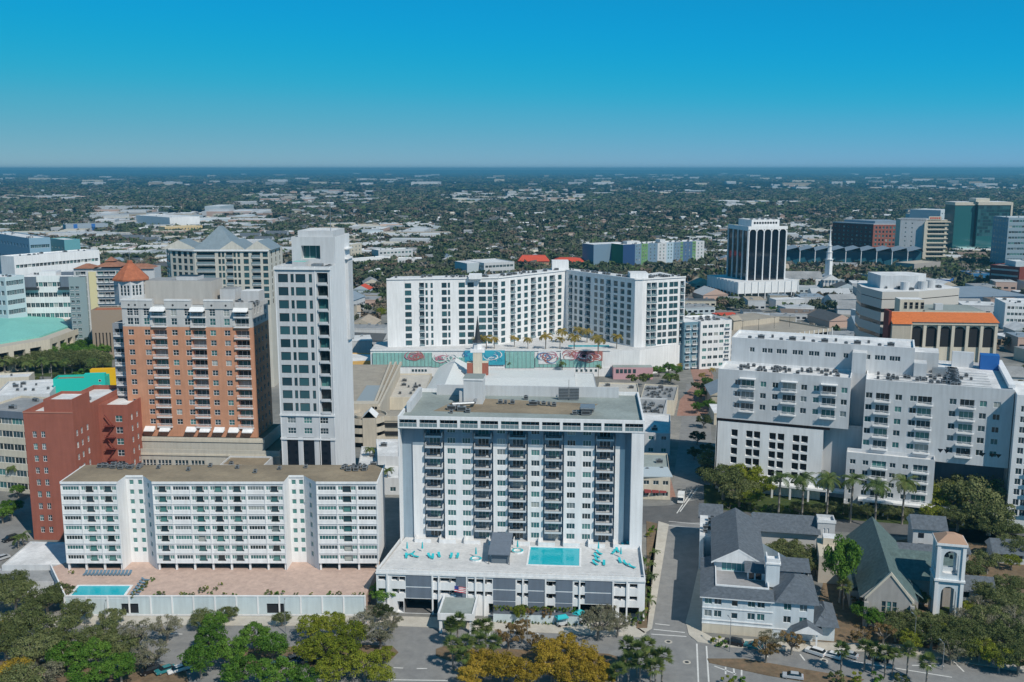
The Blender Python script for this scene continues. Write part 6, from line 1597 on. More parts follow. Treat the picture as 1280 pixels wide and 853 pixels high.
    d = Bld('bell_tower', 'pale blue white open bell tower with two tiers of tall pointed arches and tan roof', 'bell tower', (X0, y), R(-14), wall=mat('light_blue_siding'))
    w = X1 - X0; D = w
    def arch_wall(m, ax, off, z0, z1, h0):
        # pointed arch opening in a wall of width w; ax 0: front/back (x runs), 1: sides (y runs)
        n = 8; r = w * .29; c = w / 2; base = z0 + h0; pts = []
        for i in range(n + 1):
            t = math.pi * i / n; x = c - r * math.cos(t); zz_ = z1 - 3.6 + r * 1.25 * (math.sin(t) ** .8) ; pts.append((x, zz_))
        L = [(0, z0), (c - r, z0)]
        def P(x, z, dd): return (x, off + dd, z) if ax == 0 else (off + dd, x, z)
        th = .8
        for dd in (0, th):
            m.poly([P(0, z0, dd), P(c - r, z0, dd), P(c - r, z1 - 3.6, dd), P(0, z1 - 3.6, dd)], d.wm); m.poly([P(c + r, z0, dd), P(w, z0, dd), P(w, z1 - 3.6, dd), P(c + r, z1 - 3.6, dd)], d.wm)
            m.poly([P(0, z1 - 3.6, dd)] + [P(x, z, dd) for x, z in pts[:n // 2 + 1]] + [P(c, z1, dd), P(0, z1, dd)], d.wm); m.poly([P(w, z1 - 3.6, dd), P(w, z1, dd), P(c, z1, dd)] + [P(x, z, dd) for x, z in pts[n // 2:]], d.wm)
            if h0 > 0: m.poly([P(c - r, z0, dd), P(c + r, z0, dd), P(c + r, base, dd), P(c - r, base, dd)], d.wm)
        q = [(c - r, z0)] + pts + [(c + r, z0)]
        for (x0, a), (x1, e) in zip(q[:-1], q[1:]): m.poly([P(x0, a, 0), P(x1, e, 0), P(x1, e, th), P(x0, a, th)], d.wm)
    zm = zt * .53
    for nm, z0, z1, h0 in (('lower_arches', .0, zm, 0), ('upper_arches', zm + .5, zt, 1.2)):
        m = MB()
        for ax in (0, 1):
            for off in (0.0, w - .8): arch_wall(m, ax, off, z0, z1, h0)
        d.part(nm, m)
    m = MB()
    for x in (-.35, w - .45):
        for yy in (-.35, w - .45): m.box(x, x + .8, yy, yy + .8, 0, zt, TRIM)
    d.part('corner_pier', m)
    m = MB(); m.box(-.6, w + .6, -.6, w + .6, zm, zm + .49, TRIM); m.box(-.6, w + .6, -.6, w + .6, zt, zt + .6, TRIM); d.part('cornice', m)
    m = MB(); m.hip(-.5, w + .5, -.5, w + .5, zt + .61, zt + 2.2, 2.6, mat('tan_tile', (.42, .27, .19), .85)); d.part('roof', m)
    m = MB()
    for i, (x, z, r) in enumerate(((w * .4, zt - 4, .7), (w * .6, zt - 4.4, .5), (w * .5, zt - 3.0, .4))): m.tube((x, w / 2, z), (x, w / 2, z + r * 1.6), r, r * .55, DMETAL, 10)
    m.box(.8, w - .8, w / 2 - .15, w / 2 + .15, zt - 2.3, zt - 2.0, DMETAL); d.part('bells', m)
    d.done()
    house('outbuilding', 'small house with slate roof half hidden by oaks right of the bell tower', 1218, 752, 9, 7, 2.8, SLATE, GREYW, -12, None, 3)
    house('outbuilding', 'small gabled outbuilding with dark roof among oaks at the right edge', 1263, 705, 9, 8, 3, SLATE, GREYW, -12, None, 3)
    house('outbuilding', 'white walled annex with dark gable behind the green slate roof', 1160, 690, 9, 8, 7, SLATE, WHITE2, -12, None, 3)
    house('covered_walk', 'long low dark roofed covered walk joining church and bell tower', 1150, 700, 26, 4, 3, SLATE, GREYW, -12, None, 1.2, cat='walkway', win=False)
church()
g = MB(); g.poly([(-30000, -500, 0), (30000, -500, 0), (30000, 60000, 0), (-30000, 60000, 0)], mat('asphalt_t', (.12,.13,.12))); g.obj('ground')['kind']='structure'
import numpy as np
# ================================================================ ground, roads, pavements
def gmat(name, c1, c2, scale, rough=.95, c3=None):
    m = bpy.data.materials.new(name); m.use_nodes = True; nt = m.node_tree; b = nt.nodes['Principled BSDF']; b.inputs['Roughness'].default_value = rough; b.inputs['Specular IOR Level'].default_value = .2
    tc = nt.nodes.new('ShaderNodeTexCoord'); mix = None
    n1 = nt.nodes.new('ShaderNodeTexNoise'); n1.inputs['Scale'].default_value = scale; n1.inputs['Detail'].default_value = 8; n1.inputs['Roughness'].default_value = .78
    nt.links.new(tc.outputs['Object'], n1.inputs['Vector']); r = nt.nodes.new('ShaderNodeValToRGB'); e = r.color_ramp.elements
    e[0].position = .35; e[1].position = .65; e[0].color = (*c1, 1); e[1].color = (*c2, 1)
    if c3: q = e.new(.5); q.color = (*c3, 1)
    nt.links.new(n1.outputs['Fac'], r.inputs['Fac']); nt.links.new(r.outputs['Color'], b.inputs['Base Color']); MATS[name] = m; return m
GFAR = gmat('far_ground', (.055, .075, .04), (.12, .115, .08), .006, c3=(.075, .09, .05))
GCITY = gmat('city_ground', (.13, .135, .135), (.30, .29, .27), .035, c3=(.2, .2, .19))
ASPH = gmat('asphalt', (.19, .192, .195), (.27, .27, .265), .25)
ASPHD = gmat('dark_asphalt', (.10, .103, .106), (.15, .15, .15), .2)
CONC = gmat('pavement_concrete', (.42, .39, .34), (.55, .52, .46), .3)
MULCH = gmat('mulch', (.13, .085, .055), (.25, .16, .10), .5, c3=(.17, .13, .085))
GRASS = gmat('lawn', (.03, .055, .018), (.075, .10, .03), .3)
BRICKP = gmat('brick_paving', (.26, .15, .12), (.36, .22, .18), .5)
LINE = mat('road_paint', (.72, .72, .70), .8, .15, 1.5)
def sheet(name, pts, z, m, pix=True, th=0.0):
    P = [G(*p) for p in pts] if pix else pts
    mb = MB()
    if th: mb.prism(P[::-1] if _area(P) < 0 else P, .0, z + th, m)
    else: mb.poly([(x, y, z) for x, y in P], m)
    return tag(mb.obj(name), kind='structure')
def _area(P): return sum(a[0] * b[1] - b[0] * a[1] for a, b in zip(P, P[1:] + P[:1])) / 2
sheet('ground', [(-45000, -800), (45000, -800), (45000, 90000), (-45000, 90000)], 0, GFAR, False)
sheet('city_ground', [(-330, 100), (330, 100), (520, 620), (560, 900), (-560, 900), (-520, 620)], .004, GCITY, False)
# avenue in the foreground with median, bending away at the right
sheet('avenue', [(-220, 779), (500, 781), (806, 793), (880, 800), (1010, 815), (1400, 850), (1400, 1000), (-300, 1000)], .012, ASPH)
sheet('cross_street', [(811, 799), (863, 801), (884, 650), (893, 600), (885, 480), (858, 480), (842, 600), (834, 650)], .016, ASPH)
sheet('side_street', [(640, 640), (836, 632), (886, 622), (1330, 668), (1330, 688), (890, 652), (836, 655), (640, 660)], .020, ASPHD)
sheet('side_street', [(-60, 745), (0, 706), (52, 640), (118, 566), (96, 566), (24, 632), (-60, 690)], .012, ASPH)
sheet('pavement', [(-120, 771), (499, 771), (790, 780), (808, 792), (800, 797), (500, 783), (-120, 781)], 0, CONC, th=.13)
sheet('pavement', [(805, 792), (815, 786), (836, 656), (823, 652), (815, 720), (796, 786)], 0, CONC, th=.13)
sheet('pavement', [(857, 778), (861, 794), (872, 803), (908, 809), (1000, 815), (1000, 803), (890, 797), (877, 790), (880, 770), (899, 660), (885, 655), (862, 760)], 0, CONC, th=.13)
sheet('pavement', [(1000, 803), (1130, 806), (1290, 835), (1290, 842), (1120, 815), (1000, 814)], 0, CONC, th=.12)
sheet('brick_street', [(846, 520), (884, 520), (892, 470), (880, 452), (862, 458), (868, 480), (850, 500)], .028, BRICKP)
sheet('brick_street', [(862, 458), (880, 452), (866, 438), (852, 440)], .024, BRICKP)
sheet('brick_crossing', [(818, 596), (838, 598), (845, 622), (822, 622)], .03, BRICKP)
sheet('median', [(300, 812), (430, 806), (490, 808), (498, 816), (488, 826), (440, 834), (300, 834)], 0, MULCH, th=.14)
sheet('median', [(545, 812), (556, 808), (760, 818), (800, 830), (760, 838), (560, 826), (545, 820)], 0, MULCH, th=.14)
sheet('median', [(-100, 824), (230, 832), (240, 870), (-100, 870)], 0, MULCH, th=.14)
sheet('planting_bed', [(884, 824), (930, 824), (1010, 838), (1080, 850), (1060, 862), (960, 845), (887, 829)], 0, MULCH, th=.14)
sheet('planting_bed', [(809, 786), (795, 786), (812, 718), (822, 655), (808, 652)], 0, MULCH, th=.14)
sheet('planting_bed', [(600, 768), (780, 774), (790, 768), (780, 762), (600, 756)], 0, GRASS, th=.12)
sheet('church_garden', [(1010, 800), (1280, 832), (1400, 800), (1400, 690), (1215, 660), (1040, 690), (1020, 760)], .02, MULCH)
sheet('church_lawn', [(1140, 800), (1300, 828), (1400, 800), (1400, 745), (1230, 740), (1150, 770)], .026, GRASS)
sheet('lawn', [(880, 636), (1290, 668), (1290, 640), (1180, 634), (880, 606)], .034, GRASS)
sheet('lawn', [(840, 560), (890, 590), (893, 470), (880, 470)], .034, GRASS) if False else None
sheet('lawn', [(-20, 470), (140, 472), (140, 420), (-20, 430)], .03, GRASS)
def stripe(a, b, w=.18, name='road_marking'):
    A, B_ = G(*a), G(*b); l = math.dist(A, B_); nx, ny = (B_[1] - A[1]) / l * w, -(B_[0] - A[0]) / l * w
    sheet(name, [(A[0] + nx, A[1] + ny), (B_[0] + nx, B_[1] + ny), (B_[0] - nx, B_[1] - ny), (A[0] - nx, A[1] - ny)], .036, LINE, False)
for a, b in (((871, 805), (873, 853)), ((883, 808), (886, 853)), ((819, 780), (837, 782)), ((817, 787), (856, 791)), ((814, 793), (858, 796)), ((492, 835), (504, 835.5)), ((521, 836), (534, 836)), ((836, 652), (880, 656)), ((834, 657), (876, 661)), ((672, 792), (674, 798)), ((612, 790), (613, 796)), ((208, 786), (204, 793)), ((203, 792), (228, 793)),
             ((893, 833), (920, 843)), ((907, 834), (907, 843)), ((917, 836), (918, 844)), ((927, 837), (927, 845)), ((1060, 826), (1190, 847)), ((1140, 832), (1180, 833)), ((1190, 825), (1205, 840)), ((480, 850), (560, 851)), ((1000, 818), (1006, 826)), ((1025, 820), (1034, 829)), ((953, 812), (960, 822)), ((850, 640), (872, 610)), ((846, 642), (866, 612))): stripe(a, b)
for px, py in ((835.5, 802.5), (858.5, 828), (1030, 826)):
    X, Y = G(px, py); m = MB(); m.tube((X, Y, .0), (X, Y, .045), .5, .5, DMETAL, 14); m.tube((X, Y, .0), (X, Y, .04), .95, .95, CONC, 14); tag(m.obj('manhole_cover'), 'round iron manhole cover in a pale ring ' + {835.5: 'at the mouth of the cross street', 858.5: 'in the middle of the intersection', 1030: 'on the road before the parked white cars'}[px], 'manhole cover')

# ================================================================ vegetation
def leafmat(name, c1, c2, c3):
    m = bpy.data.materials.new(name); m.use_nodes = True; nt = m.node_tree; b = nt.nodes['Principled BSDF']; b.inputs['Roughness'].default_value = .75; b.inputs['Specular IOR Level'].default_value = .25
    tc = nt.nodes.new('ShaderNodeTexCoord'); n = nt.nodes.new('ShaderNodeTexNoise'); n.inputs['Scale'].default_value = .55; n.inputs['Detail'].default_value = 4
    oi = nt.nodes.new('ShaderNodeObjectInfo'); add = nt.nodes.new('ShaderNodeMath'); add.operation = 'MULTIPLY_ADD'; add.inputs[1].default_value = .22; 
    nt.links.new(oi.outputs['Random'], add.inputs[0]); nt.links.new(tc.outputs['Object'], n.inputs['Vector']); nt.links.new(n.outputs['Fac'], add.inputs[2])
    r = nt.nodes.new('ShaderNodeValToRGB'); e = r.color_ramp.elements; e[0].position = .42; e[0].color = (*c1, 1); e[1].position = .78; e[1].color = (*c3, 1); q = e.new(.6); q.color = (*c2, 1)
    nt.links.new(add.outputs[0], r.inputs['Fac']); nt.links.new(r.outputs['Color'], b.inputs['Base Color'])
    tr = nt.nodes.new('ShaderNodeBsdfTranslucent'); nt.links.new(r.outputs['Color'], tr.inputs['Color']); mx = nt.nodes.new('ShaderNodeMixShader'); mx.inputs[0].default_value = .3
    out = nt.nodes['Material Output']; nt.links.new(b.outputs[0], mx.inputs[1]); nt.links.new(tr.outputs[0], mx.inputs[2]); nt.links.new(mx.outputs[0], out.inputs['Surface'])
    MATS[name] = m; return m
LM = dict(oak=leafmat('olive_leaves', (0.075, 0.098, 0.03), (0.135, 0.165, 0.055), (0.22, 0.24, 0.1)),
          green=leafmat('green_leaves', (0.04, 0.1, 0.012), (0.085, 0.19, 0.02), (0.15, 0.27, 0.04)),
          lime=leafmat('lime_leaves', (0.11, 0.15, 0.012), (0.2, 0.24, 0.02), (0.29, 0.31, 0.04)),
          gold=leafmat('golden_leaves', (.21, .155, .016), (.36, .26, .026), (.48, .34, .05)),
          bare=leafmat('grey_twigs', (0.15, 0.15, 0.09), (0.22, 0.215, 0.14), (0.3, 0.285, 0.2)),
          dark=leafmat('dark_leaves', (0.035, 0.055, 0.02), (0.06, 0.085, 0.032), (0.095, 0.12, 0.045)),
          palm=leafmat('palm_leaves', (0.058, 0.098, 0.029), (0.104, 0.156, 0.039), (0.182, 0.208, 0.065)),
          palmy=leafmat('golden_palm_leaves', (0.192, 0.168, 0.036), (0.312, 0.240, 0.048), (0.384, 0.288, 0.084)),
          brown=leafmat('russet_leaves', (0.13, 0.1, 0.035), (0.22, 0.15, 0.06), (0.3, 0.2, 0.09)))
BARK = mat('bark', (.34, .31, .27), .95, .3, 2.0); BARKP = mat('palm_bark', (.34, .31, .27), .9, .25, 3.0)
def npmesh(name, V, Fq, m, mi=None):
    me = bpy.data.meshes.new(name); nv, nf = len(V), len(Fq); k = Fq.shape[1]
    me.vertices.add(nv); me.vertices.foreach_set('co', V.astype(np.float32).ravel()); me.loops.add(nf * k); me.loops.foreach_set('vertex_index', Fq.astype(np.int32).ravel())
    me.polygons.add(nf); me.polygons.foreach_set('loop_start', np.arange(0, nf * k, k, dtype=np.int32)); me.polygons.foreach_set('loop_total', np.full(nf, k, dtype=np.int32))
    for q in (m if isinstance(m, (list, tuple)) else [m]): me.materials.append(q)
    if mi is not None: me.polygons.foreach_set('material_index', mi.astype(np.int32))
    me.update(); me.validate(); return me
def leaves(rg, centers, radii, per, size, flat=.75, fill=.35):
    """leaf quads on and inside ellipsoid clumps"""
    C = np.repeat(centers, per, 0); Rr = np.repeat(radii, per); n = len(C)
    d = rg.normal(size=(n, 3)); d /= np.linalg.norm(d, axis=1)[:, None]; d[:, 2] = np.where(d[:, 2] < -.35, -d[:, 2], d[:, 2])
    rad = Rr * (1 - fill * rg.random(n) ** 1.5) * (1 + .22 * rg.normal(size=n) * .6)
    P = C + d * rad[:, None] * np.array([1, 1, flat])
    nrm = d + rg.normal(size=(n, 3)) * .55; nrm /= np.linalg.norm(nrm, axis=1)[:, None]
    a = np.cross(nrm, rg.normal(size=(n, 3))); a /= np.linalg.norm(a, axis=1)[:, None]; b = np.cross(nrm, a)
    s = (size * (.6 + .8 * rg.random(n)))[:, None]
    V = np.stack([P - a * s, P - b * s * .6, P + a * s, P + b * s * .6], 1).reshape(-1, 3)
    return V, np.arange(n * 4).reshape(-1, 4)
def crown(rg, R_, hgt, nl, per, size, sparse=False):
    cs, rs = [], []
    for i in range(nl):
        t = rg.random() * 6.283; r = R_ * (.15 + .62 * math.sqrt(rg.random())); z = hgt * (.25 + .6 * rg.random()) * (1 - .45 * (r / R_) ** 2)
        cs.append((r * math.cos(t), r * math.sin(t), z)); rs.append(R_ * (.13 + .15 * rg.random()) * (.75 if sparse else 1))
    return leaves(rg, np.array(cs), np.array(rs), per, size) , cs
def limbs(cs, th, R_, n=9):
    m = MB(); m.tube((0, 0, -.1), (.1, .05, th), R_ * .075, R_ * .055, BARK, 7)
    for c in cs[:n]:
        mid = (c[0] * .45, c[1] * .45, th + (c[2]) * .4); m.tube((.1, .05, th - .2), mid, R_ * .045, R_ * .028, BARK, 5); m.tube(mid, (c[0], c[1], th + c[2]), R_ * .028, R_ * .008, BARK, 5)
    return m
# templates: kind -> list of (crown mesh, trunk mesh, R, crown centre height)
TPL = {}
def mk_tree(kind, R_, hgt, th, nl, per, size, nvar=3, sparse=False, nb=9):
    out = []
    for v in range(nvar):
        rg = np.random.default_rng(hash((kind, v, 5)) % 1000 if False else sum(map(ord, kind)) * 7 + v)
        (V, Fq), cs = crown(rg, R_, hgt, nl, per, size, sparse); V[:, 2] += th
        out.append((npmesh('crown', V, Fq, LM[kind]), limbs(cs, th, R_, nb).mesh('trunk', True), R_, th + hgt * .45))
    TPL[kind] = out
mk_tree('oak', 6, 5.5, 2.6, 54, 120, .2, nb=26); mk_tree('green', 5, 5.5, 2.6, 48, 130, .19, nb=16); mk_tree('lime', 5, 5.2, 2.6, 50, 105, .19, nb=20)
mk_tree('gold', 5, 5.2, 2.4, 48, 120, .19, nb=14); mk_tree('bare', 5.6, 5.8, 2.8, 54, 75, .16, sparse=True, nb=24); mk_tree('dark', 5, 5.5, 2.2, 44, 120, .21); mk_tree('brown', 4, 4.4, 2.2, 20, 120, .17, sparse=True, nb=16)
def palm_tpl(kind, mt, th, fl, nf, seed, droop=1.0, fan=False):
    rg = random.Random(seed); tr = MB(); pts = [(0.03 * k * rg.uniform(.5, 1), .02 * k, th * k / 5) for k in range(6)]
    for a, c in zip(pts[:-1], pts[1:]): tr.tube(a, c, .28 if th > 8 else .2, .24 if th > 8 else .18, BARKP, 7)
    top = Vector(pts[-1]); m = MB()
    if fan:
        for i in range(nf):
            t = rg.uniform(0, 6.283); e = rg.uniform(-.7, 1.3); d = Vector((math.cos(t) * math.cos(e), math.sin(t) * math.cos(e), math.sin(e))); u = d.cross(Vector((0, 0, 1))).normalized(); w = u.cross(d)
            b0 = top + d * fl * .35; n = 6
            for k in range(n):
                a = (k - (n - 1) / 2) * .36; dd = (d * math.cos(a) + u * math.sin(a)); tip = b0 + dd * fl * (.62 - .06 * abs(k - 2.5)) - Vector((0, 0, .16 * fl * rg.random())); s = u * math.cos(a) - d * math.sin(a)
                mid = (b0 + tip) / 2
                m.poly([b0, mid + s * .13, tip, mid - s * .13], mt)
    else:
        for i in range(nf):
            t = i * 6.283 / nf * 3 + rg.uniform(-.2, .2); e = rg.uniform(.0, 1.15); d = Vector((math.cos(t), math.sin(t), 0)); sd_ = Vector((-d.y, d.x, 0)); prev = top; n = 7; ang_ = e
            for k in range(n):
                st = fl / n; nx = prev + (d * math.cos(ang_) + Vector((0, 0, 1)) * math.sin(ang_)) * st; ang_ -= .27 * droop
                l0 = fl * .22 * math.sin(3.14 * (k + .6) / (n + .6)); dn = Vector((0, 0, -.45))
                for s in (-1, 1):
                    for q in (0, .5):
                        p0 = prev.lerp(nx, q); p1 = prev.lerp(nx, q + .42)
                        m.poly([p0, p1, p1 + (sd_ * s + dn) * l0 + d * .15, p0 + (sd_ * s + dn) * l0 + d * .3], mt)
                prev = nx
    TPL.setdefault(kind, []).append((m.mesh('crown'), tr.mesh('trunk', True), fl, th))
for s in range(3): palm_tpl('royal', LM['palm'], 11.5, 4.2, 17, s); palm_tpl('sabal', LM['palm'], 6.0, 2.5, 46, s + 9, fan=True); palm_tpl('date', LM['palmy'], 5.0, 3.2, 20, s + 20); palm_tpl('small', LM['palm'], 2.6, 2.0, 13, s + 30)
mk_tree('shrub', 1.3, 1.0, .25, 6, 60, .12, 2) if False else None
rg = np.random.default_rng(4)
for v in range(3):
    (V, Fq), cs = crown(np.random.default_rng(50 + v), 1.5, 1.5, 8, 70, .13)
    TPL.setdefault('shrub', []).append((npmesh('foliage', V, Fq, LM['green'] if v == 0 else (LM['oak'] if v == 1 else LM['lime'])), limbs(cs, .2, 1.2, 4).mesh('stem', True), 1.5, .7))
CATN = dict(oak=('oak_tree', 'tree'), green=('leafy_tree', 'tree'), lime=('leafy_tree', 'tree'), gold=('golden_tree', 'tree'), bare=('bare_tree', 'tree'), dark=('leafy_tree', 'tree'), brown=('russet_tree', 'tree'), royal=('palm_tree', 'palm'), sabal=('palm_tree', 'palm'), date=('palm_tree', 'palm'), small=('palm_tree', 'palm'), shrub=('shrub', 'shrub'))
ADJ = dict(oak='olive grey spreading oak', green='dense bright green tree', lime='yellow green airy tree', gold='golden leaved rounded tree', bare='thin grey half bare tree', dark='dark green compact tree', brown='sparse russet tree', royal='tall royal palm with feathery crown', sabal='cabbage palm with round fan crown', date='golden green palm', small='short young palm', shrub='low rounded shrub')
NTREE = [0]
def tree(kind, px, py, sc=1.0, where='', group=None, z=0.0, base=False, zs=1.0, label=None):
    T = TPL[kind]; i = NTREE[0]; NTREE[0] += 1; c, t, R_, hc = T[i % len(T)]
    hc = hc * sc * zs
    X, Y = G(px, py, z) if base else G(px, py, z + hc)
    nm, ct = CATN[kind]; r = empty(nm, (X, Y, z), (i * 2.399) % 6.283); r.scale = (sc, sc, sc * zs)
    tag(r, label or (ADJ[kind] + ' ' + where), ct, group)
    inst(t, 'trunk' if kind != 'shrub' else 'stem', r); inst(c, 'crown' if kind != 'shrub' else 'foliage', r)
    return r
def many(kind, pts, where, group, z=0.0, base=False, sc0=1.0, zs=1.0):
    for k, p in enumerate(pts): tree(kind, p[0], p[1], (p[2] if len(p) > 2 else 1) * sc0, where, group, z, base, zs)
W0 = 'in the foreground belt before the pool terrace wall'
many('oak', [(18, 742), (58, 748, .9), (98, 762, .8), (30, 775, 1.05), (70, 785), (5, 800), (45, 812, 1.0), (128, 790, .8), (90, 805, .9), (12, 728, .9), (75, 742, .8), (150, 806, .8), (22, 853, 1.0), (140, 770, .6)], 'in the dense clump at the lower left corner', 'oaks at the lower left corner')
many('green', [(85, 818), (120, 812, .9), (150, 832, .9), (110, 842)], 'at the right of the lower left oak clump', 'green trees beside the lower left oaks')
many('gold', [(12, 785, .8), (20, 838, .9)], 'among grey oaks at the lower left corner', 'golden trees among the lower left oaks')
many('bare', [(172, 790, .9), (208, 782, .8), (55, 842, .9), (190, 815, .9)], 'leaning over the parked cars left of the centre trees', 'grey trees over the parked cars')
many('green', [(262, 795, .9), (250, 822), (285, 812, 1.0), (318, 792, .85), (340, 806, .9), (300, 838), (345, 838, 1.0), (268, 776, .7), (380, 846, .8)], 'in the bright clump below the street wall gate', 'bright green trees below the street wall')
many('oak', [(252, 772, .6), (285, 766, .5), (352, 772, .45)], 'thin crown right against the pale blue street wall', 'small oaks at the street wall')
many('lime', [(388, 782, .85), (412, 778, .85), (440, 790, .9), (405, 806, .95), (430, 815), (385, 812, .8), (455, 828, .9), (415, 838, .9), (475, 842, .7), (480, 818, .6)], 'in the yellow green clump left of the open asphalt', 'yellow green trees left of the open asphalt')
many('bare', [(450, 778, .75), (475, 790, .8), (490, 775, .6), (466, 764, .5)], 'on the mulch tip of the left median', 'grey trees on the left median tip')
tree('green', 482, 738, .95, label='tall drooping green tree at the corner between the pink terrace and the main tower podium')
tree('dark', 478, 764, .6, label='small dark tree just below the drooping green tree by the podium corner')
many('sabal', [(563, 781), (572, 776, 1.1), (597, 784), (607, 782), (583, 803), (600, 801), (617, 803), (566, 805, 1.1), (578, 820, .9)], 'in the median group before the entrance canopy', 'cabbage palms before the entrance canopy')
many('gold', [(600, 825, .8), (628, 832), (592, 842, .8), (655, 842, .9), (684, 812, .85), (708, 802, .7), (690, 832), (725, 818, .9), (742, 830, .8), (715, 842), (750, 846, .8)], 'in the golden grove at the bottom centre', 'golden grove at the bottom centre')
many('brown', [(636, 792, 1.0), (652, 786, .9), (665, 798, .8)], 'in the median right of the palm group', 'russet trees in the median')
many('bare', [(748, 774, 1.0), (772, 778, .7), (757, 762, .6)], 'beside the turquoise pickups at the kerb', 'pale trees beside the turquoise roofed shelters')
many('sabal', [(784, 806, 1.1), (797, 812, 1.1), (810, 806, 1.1), (800, 826, 1.1), (814, 822, 1.1), (828, 820, 1.2), (786, 826, 1.0), (820, 834, 1.1), (772, 838)], 'in the clump on the median left of the intersection', 'cabbage palms left of the intersection')
for k, px in enumerate((650, 662, 683)): tree('lime' if k == 0 else 'brown', px, 779, .42, 'in front of the podium planter, ' + ('left one of the three' if k == 0 else ('middle one of the three' if k == 1 else 'right one of the three')), base=True, zs=1.5)
many('royal', [(769, 722, .62), (778, 726, .6), (784, 712, .62), (790, 722, .6)], 'leaning at the right corner of the tower podium', 'palms at the podium corner')
many('small', [(616, 756, .8), (705, 760, .8), (812, 705), (815, 720), (808, 735), (818, 690), (812, 750, 1.1), (803, 765)], 'in the planting bed around the main podium', 'young palms round the podium')
many('shrub', [(806, 700), (808, 715, 1.2), (804, 728, 1.2), (806, 742, 1.3), (800, 752, 1.3), (803, 764, 1.3), (797, 774, 1.2), (790, 778), (814, 668, 1.3), (815, 660, 1.2), (782, 770, 1.2)], 'in the bed along the right side of the podium', 'shrubs along the podium side')
many('shrub', [(622 + i * 5, 760 + i * .12, .8) for i in range(20)], 'in the clipped row on the podium planter', 'shrubs along the podium front', 2.3)
many('shrub', [(624 + i * 8, 777 + i * .3, .55) for i in range(18)], 'in the low bed at the kerb before the podium', 'low shrubs at the kerb')
# terrace plants on the pink deck
many('shrub', [(165 + i * 5, 745 - i * 4.2, .7) for i in range(6)], 'between loungers and pink paving on the terrace', 'terrace shrubs beside the loungers', 4.6)
many('shrub', [(252, 738, .9), (258, 734, .7), (263, 741, .6), (270, 736, .6), (275, 730, .6)], 'in the planted island of the pink terrace', 'shrubs of the terrace island', 4.6)
many('shrub', [(196, 743, .8), (202, 742, .9), (225, 743, .7), (232, 743, .7), (240, 743, .7), (280, 743, .6), (293, 743, .6), (335, 741, 1.0), (342, 743, .7), (349, 741, 1.0), (370, 743, .6), (390, 743, .6), (411, 742, .9), (423, 742, .7), (444, 743, .6), (452, 743, .7), (72, 738, .8), (90, 715, .7)], 'at the front edge of the pink terrace', 'small shrubs at the terrace edge', 4.6)
# church side
many('brown', [(958, 808, 1.0), (990, 800, .9)], 'between parked cars and red mulch before the church hall', 'thin trees before the church hall')
many('bare', [(965, 800, .7), (905, 775, .45)], 'before the front of the church hall', 'grey trees before the church hall')
many('sabal', [(1053, 812), (1082, 808), (1092, 812), (1108, 816, 1.0), (1117, 818, .9), (1136, 813), (1160, 827, 1.05)], 'in the row along the verge at the lower right', 'cabbage palms on the lower right verge')
many('shrub', [(897, 801, 1.3), (902, 804, 1.2), (1045, 846, 1.6), (1075, 848, 1.6), (1095, 846, 1.4), (1125, 850, 1.5), (912, 851, 1.4), (925, 850, 1.2)], 'on the mulch verge at the lower right', 'shrubs on the lower right verge')
many('oak', [(985, 684, .85), (1005, 692, .85), (972, 690, .75), (1018, 704, .75), (1000, 706, .8)], 'in the courtyard right of the church hall roof', 'oaks in the church courtyard')
tree('green', 1053, 698, 1.1, label='tall bright green tree standing between the stone tower and the green slate roof', zs=2.2)
tree('sabal', 1056, 732, 1.1, label='cabbage palm rising in front of the tall bright green tree by the church')
many('green', [(1080, 762, .75), (1092, 772, .6)], 'before the stone gable of the green roofed church', 'green trees before the stone church')
many('brown', [(1098, 748, .8), (1110, 757, .8), (1074, 752, .7), (1105, 790, .9), (1075, 792, .8)], 'before the stone gable of the green roofed church', 'russet trees before the stone church')
many('oak', [(1125, 765, .75), (1142, 745, .7), (1150, 775, .8), (1120, 785, .7), (1165, 790, .9), (1180, 778, .7), (1215, 790, .9), (1235, 770, .9), (1260, 792), (1200, 805, .8), (1245, 745, .9), (1225, 732, .7), (1268, 755, .9), (1275, 820, .9), (1240, 812, .7), (1215, 712, .7), (1235, 700, .8), (1262, 730, .8)], 'in the grove around the arched bell tower', 'oaks around the bell tower')
many('bare', [(1190, 812, .7), (1205, 772, .7), (1250, 780, .8), (1270, 770, .8), (1228, 755, .7)], 'in the grove around the arched bell tower', 'grey trees around the bell tower')
many('lime', [(1140, 798, .7), (1175, 790, .7), (1225, 808, .8), (1250, 820, .8), (1130, 770, .6), (1210, 760, .6), (1265, 700, .6)], 'in the grove below the arched bell tower', 'yellow green trees below the bell tower')
# behind the church: palms and belt
for px in (975, 1005, 1036, 1066, 1097, 1131): tree('royal', px, 597 + (px - 975) * .03 + (6 if px == 1097 else 0), 1.25, 'in the even row before the pale grey complex', 'royal palms before the grey complex')
many('oak', [(905, 598, 1.5), (893, 575, 1.2), (925, 612, 1.2), (1000, 634, .6), (1020, 636, .55), (1040, 634, .6), (1062, 636, .6), (1085, 638, .6), (1110, 638, .6), (1130, 640, .55)], 'in the belt between church roofs and pale grey complex', 'oaks before the grey complex')
many('lime', [(930, 590, 1.5), (950, 605, 1.2), (938, 620, 1.0), (1165, 640, .9), (1185, 618, 1.5), (1150, 632, .6)], 'in the belt between church roofs and pale grey complex', 'yellow green trees before the grey complex')
many('oak', [(1215, 615, 1.9), (1238, 640, 1.5), (1205, 600, 1.4), (1252, 660, 1.1), (1268, 680, .9), (1198, 645, 1.0)], 'in the big oak group under the right corner tower', 'big oaks at the right corner tower')
many('shrub', [(900 + i * 11, 632 + i * .5, 1.5) for i in range(22)], 'in the hedge row behind the church roofs', 'shrubs behind the church roofs')
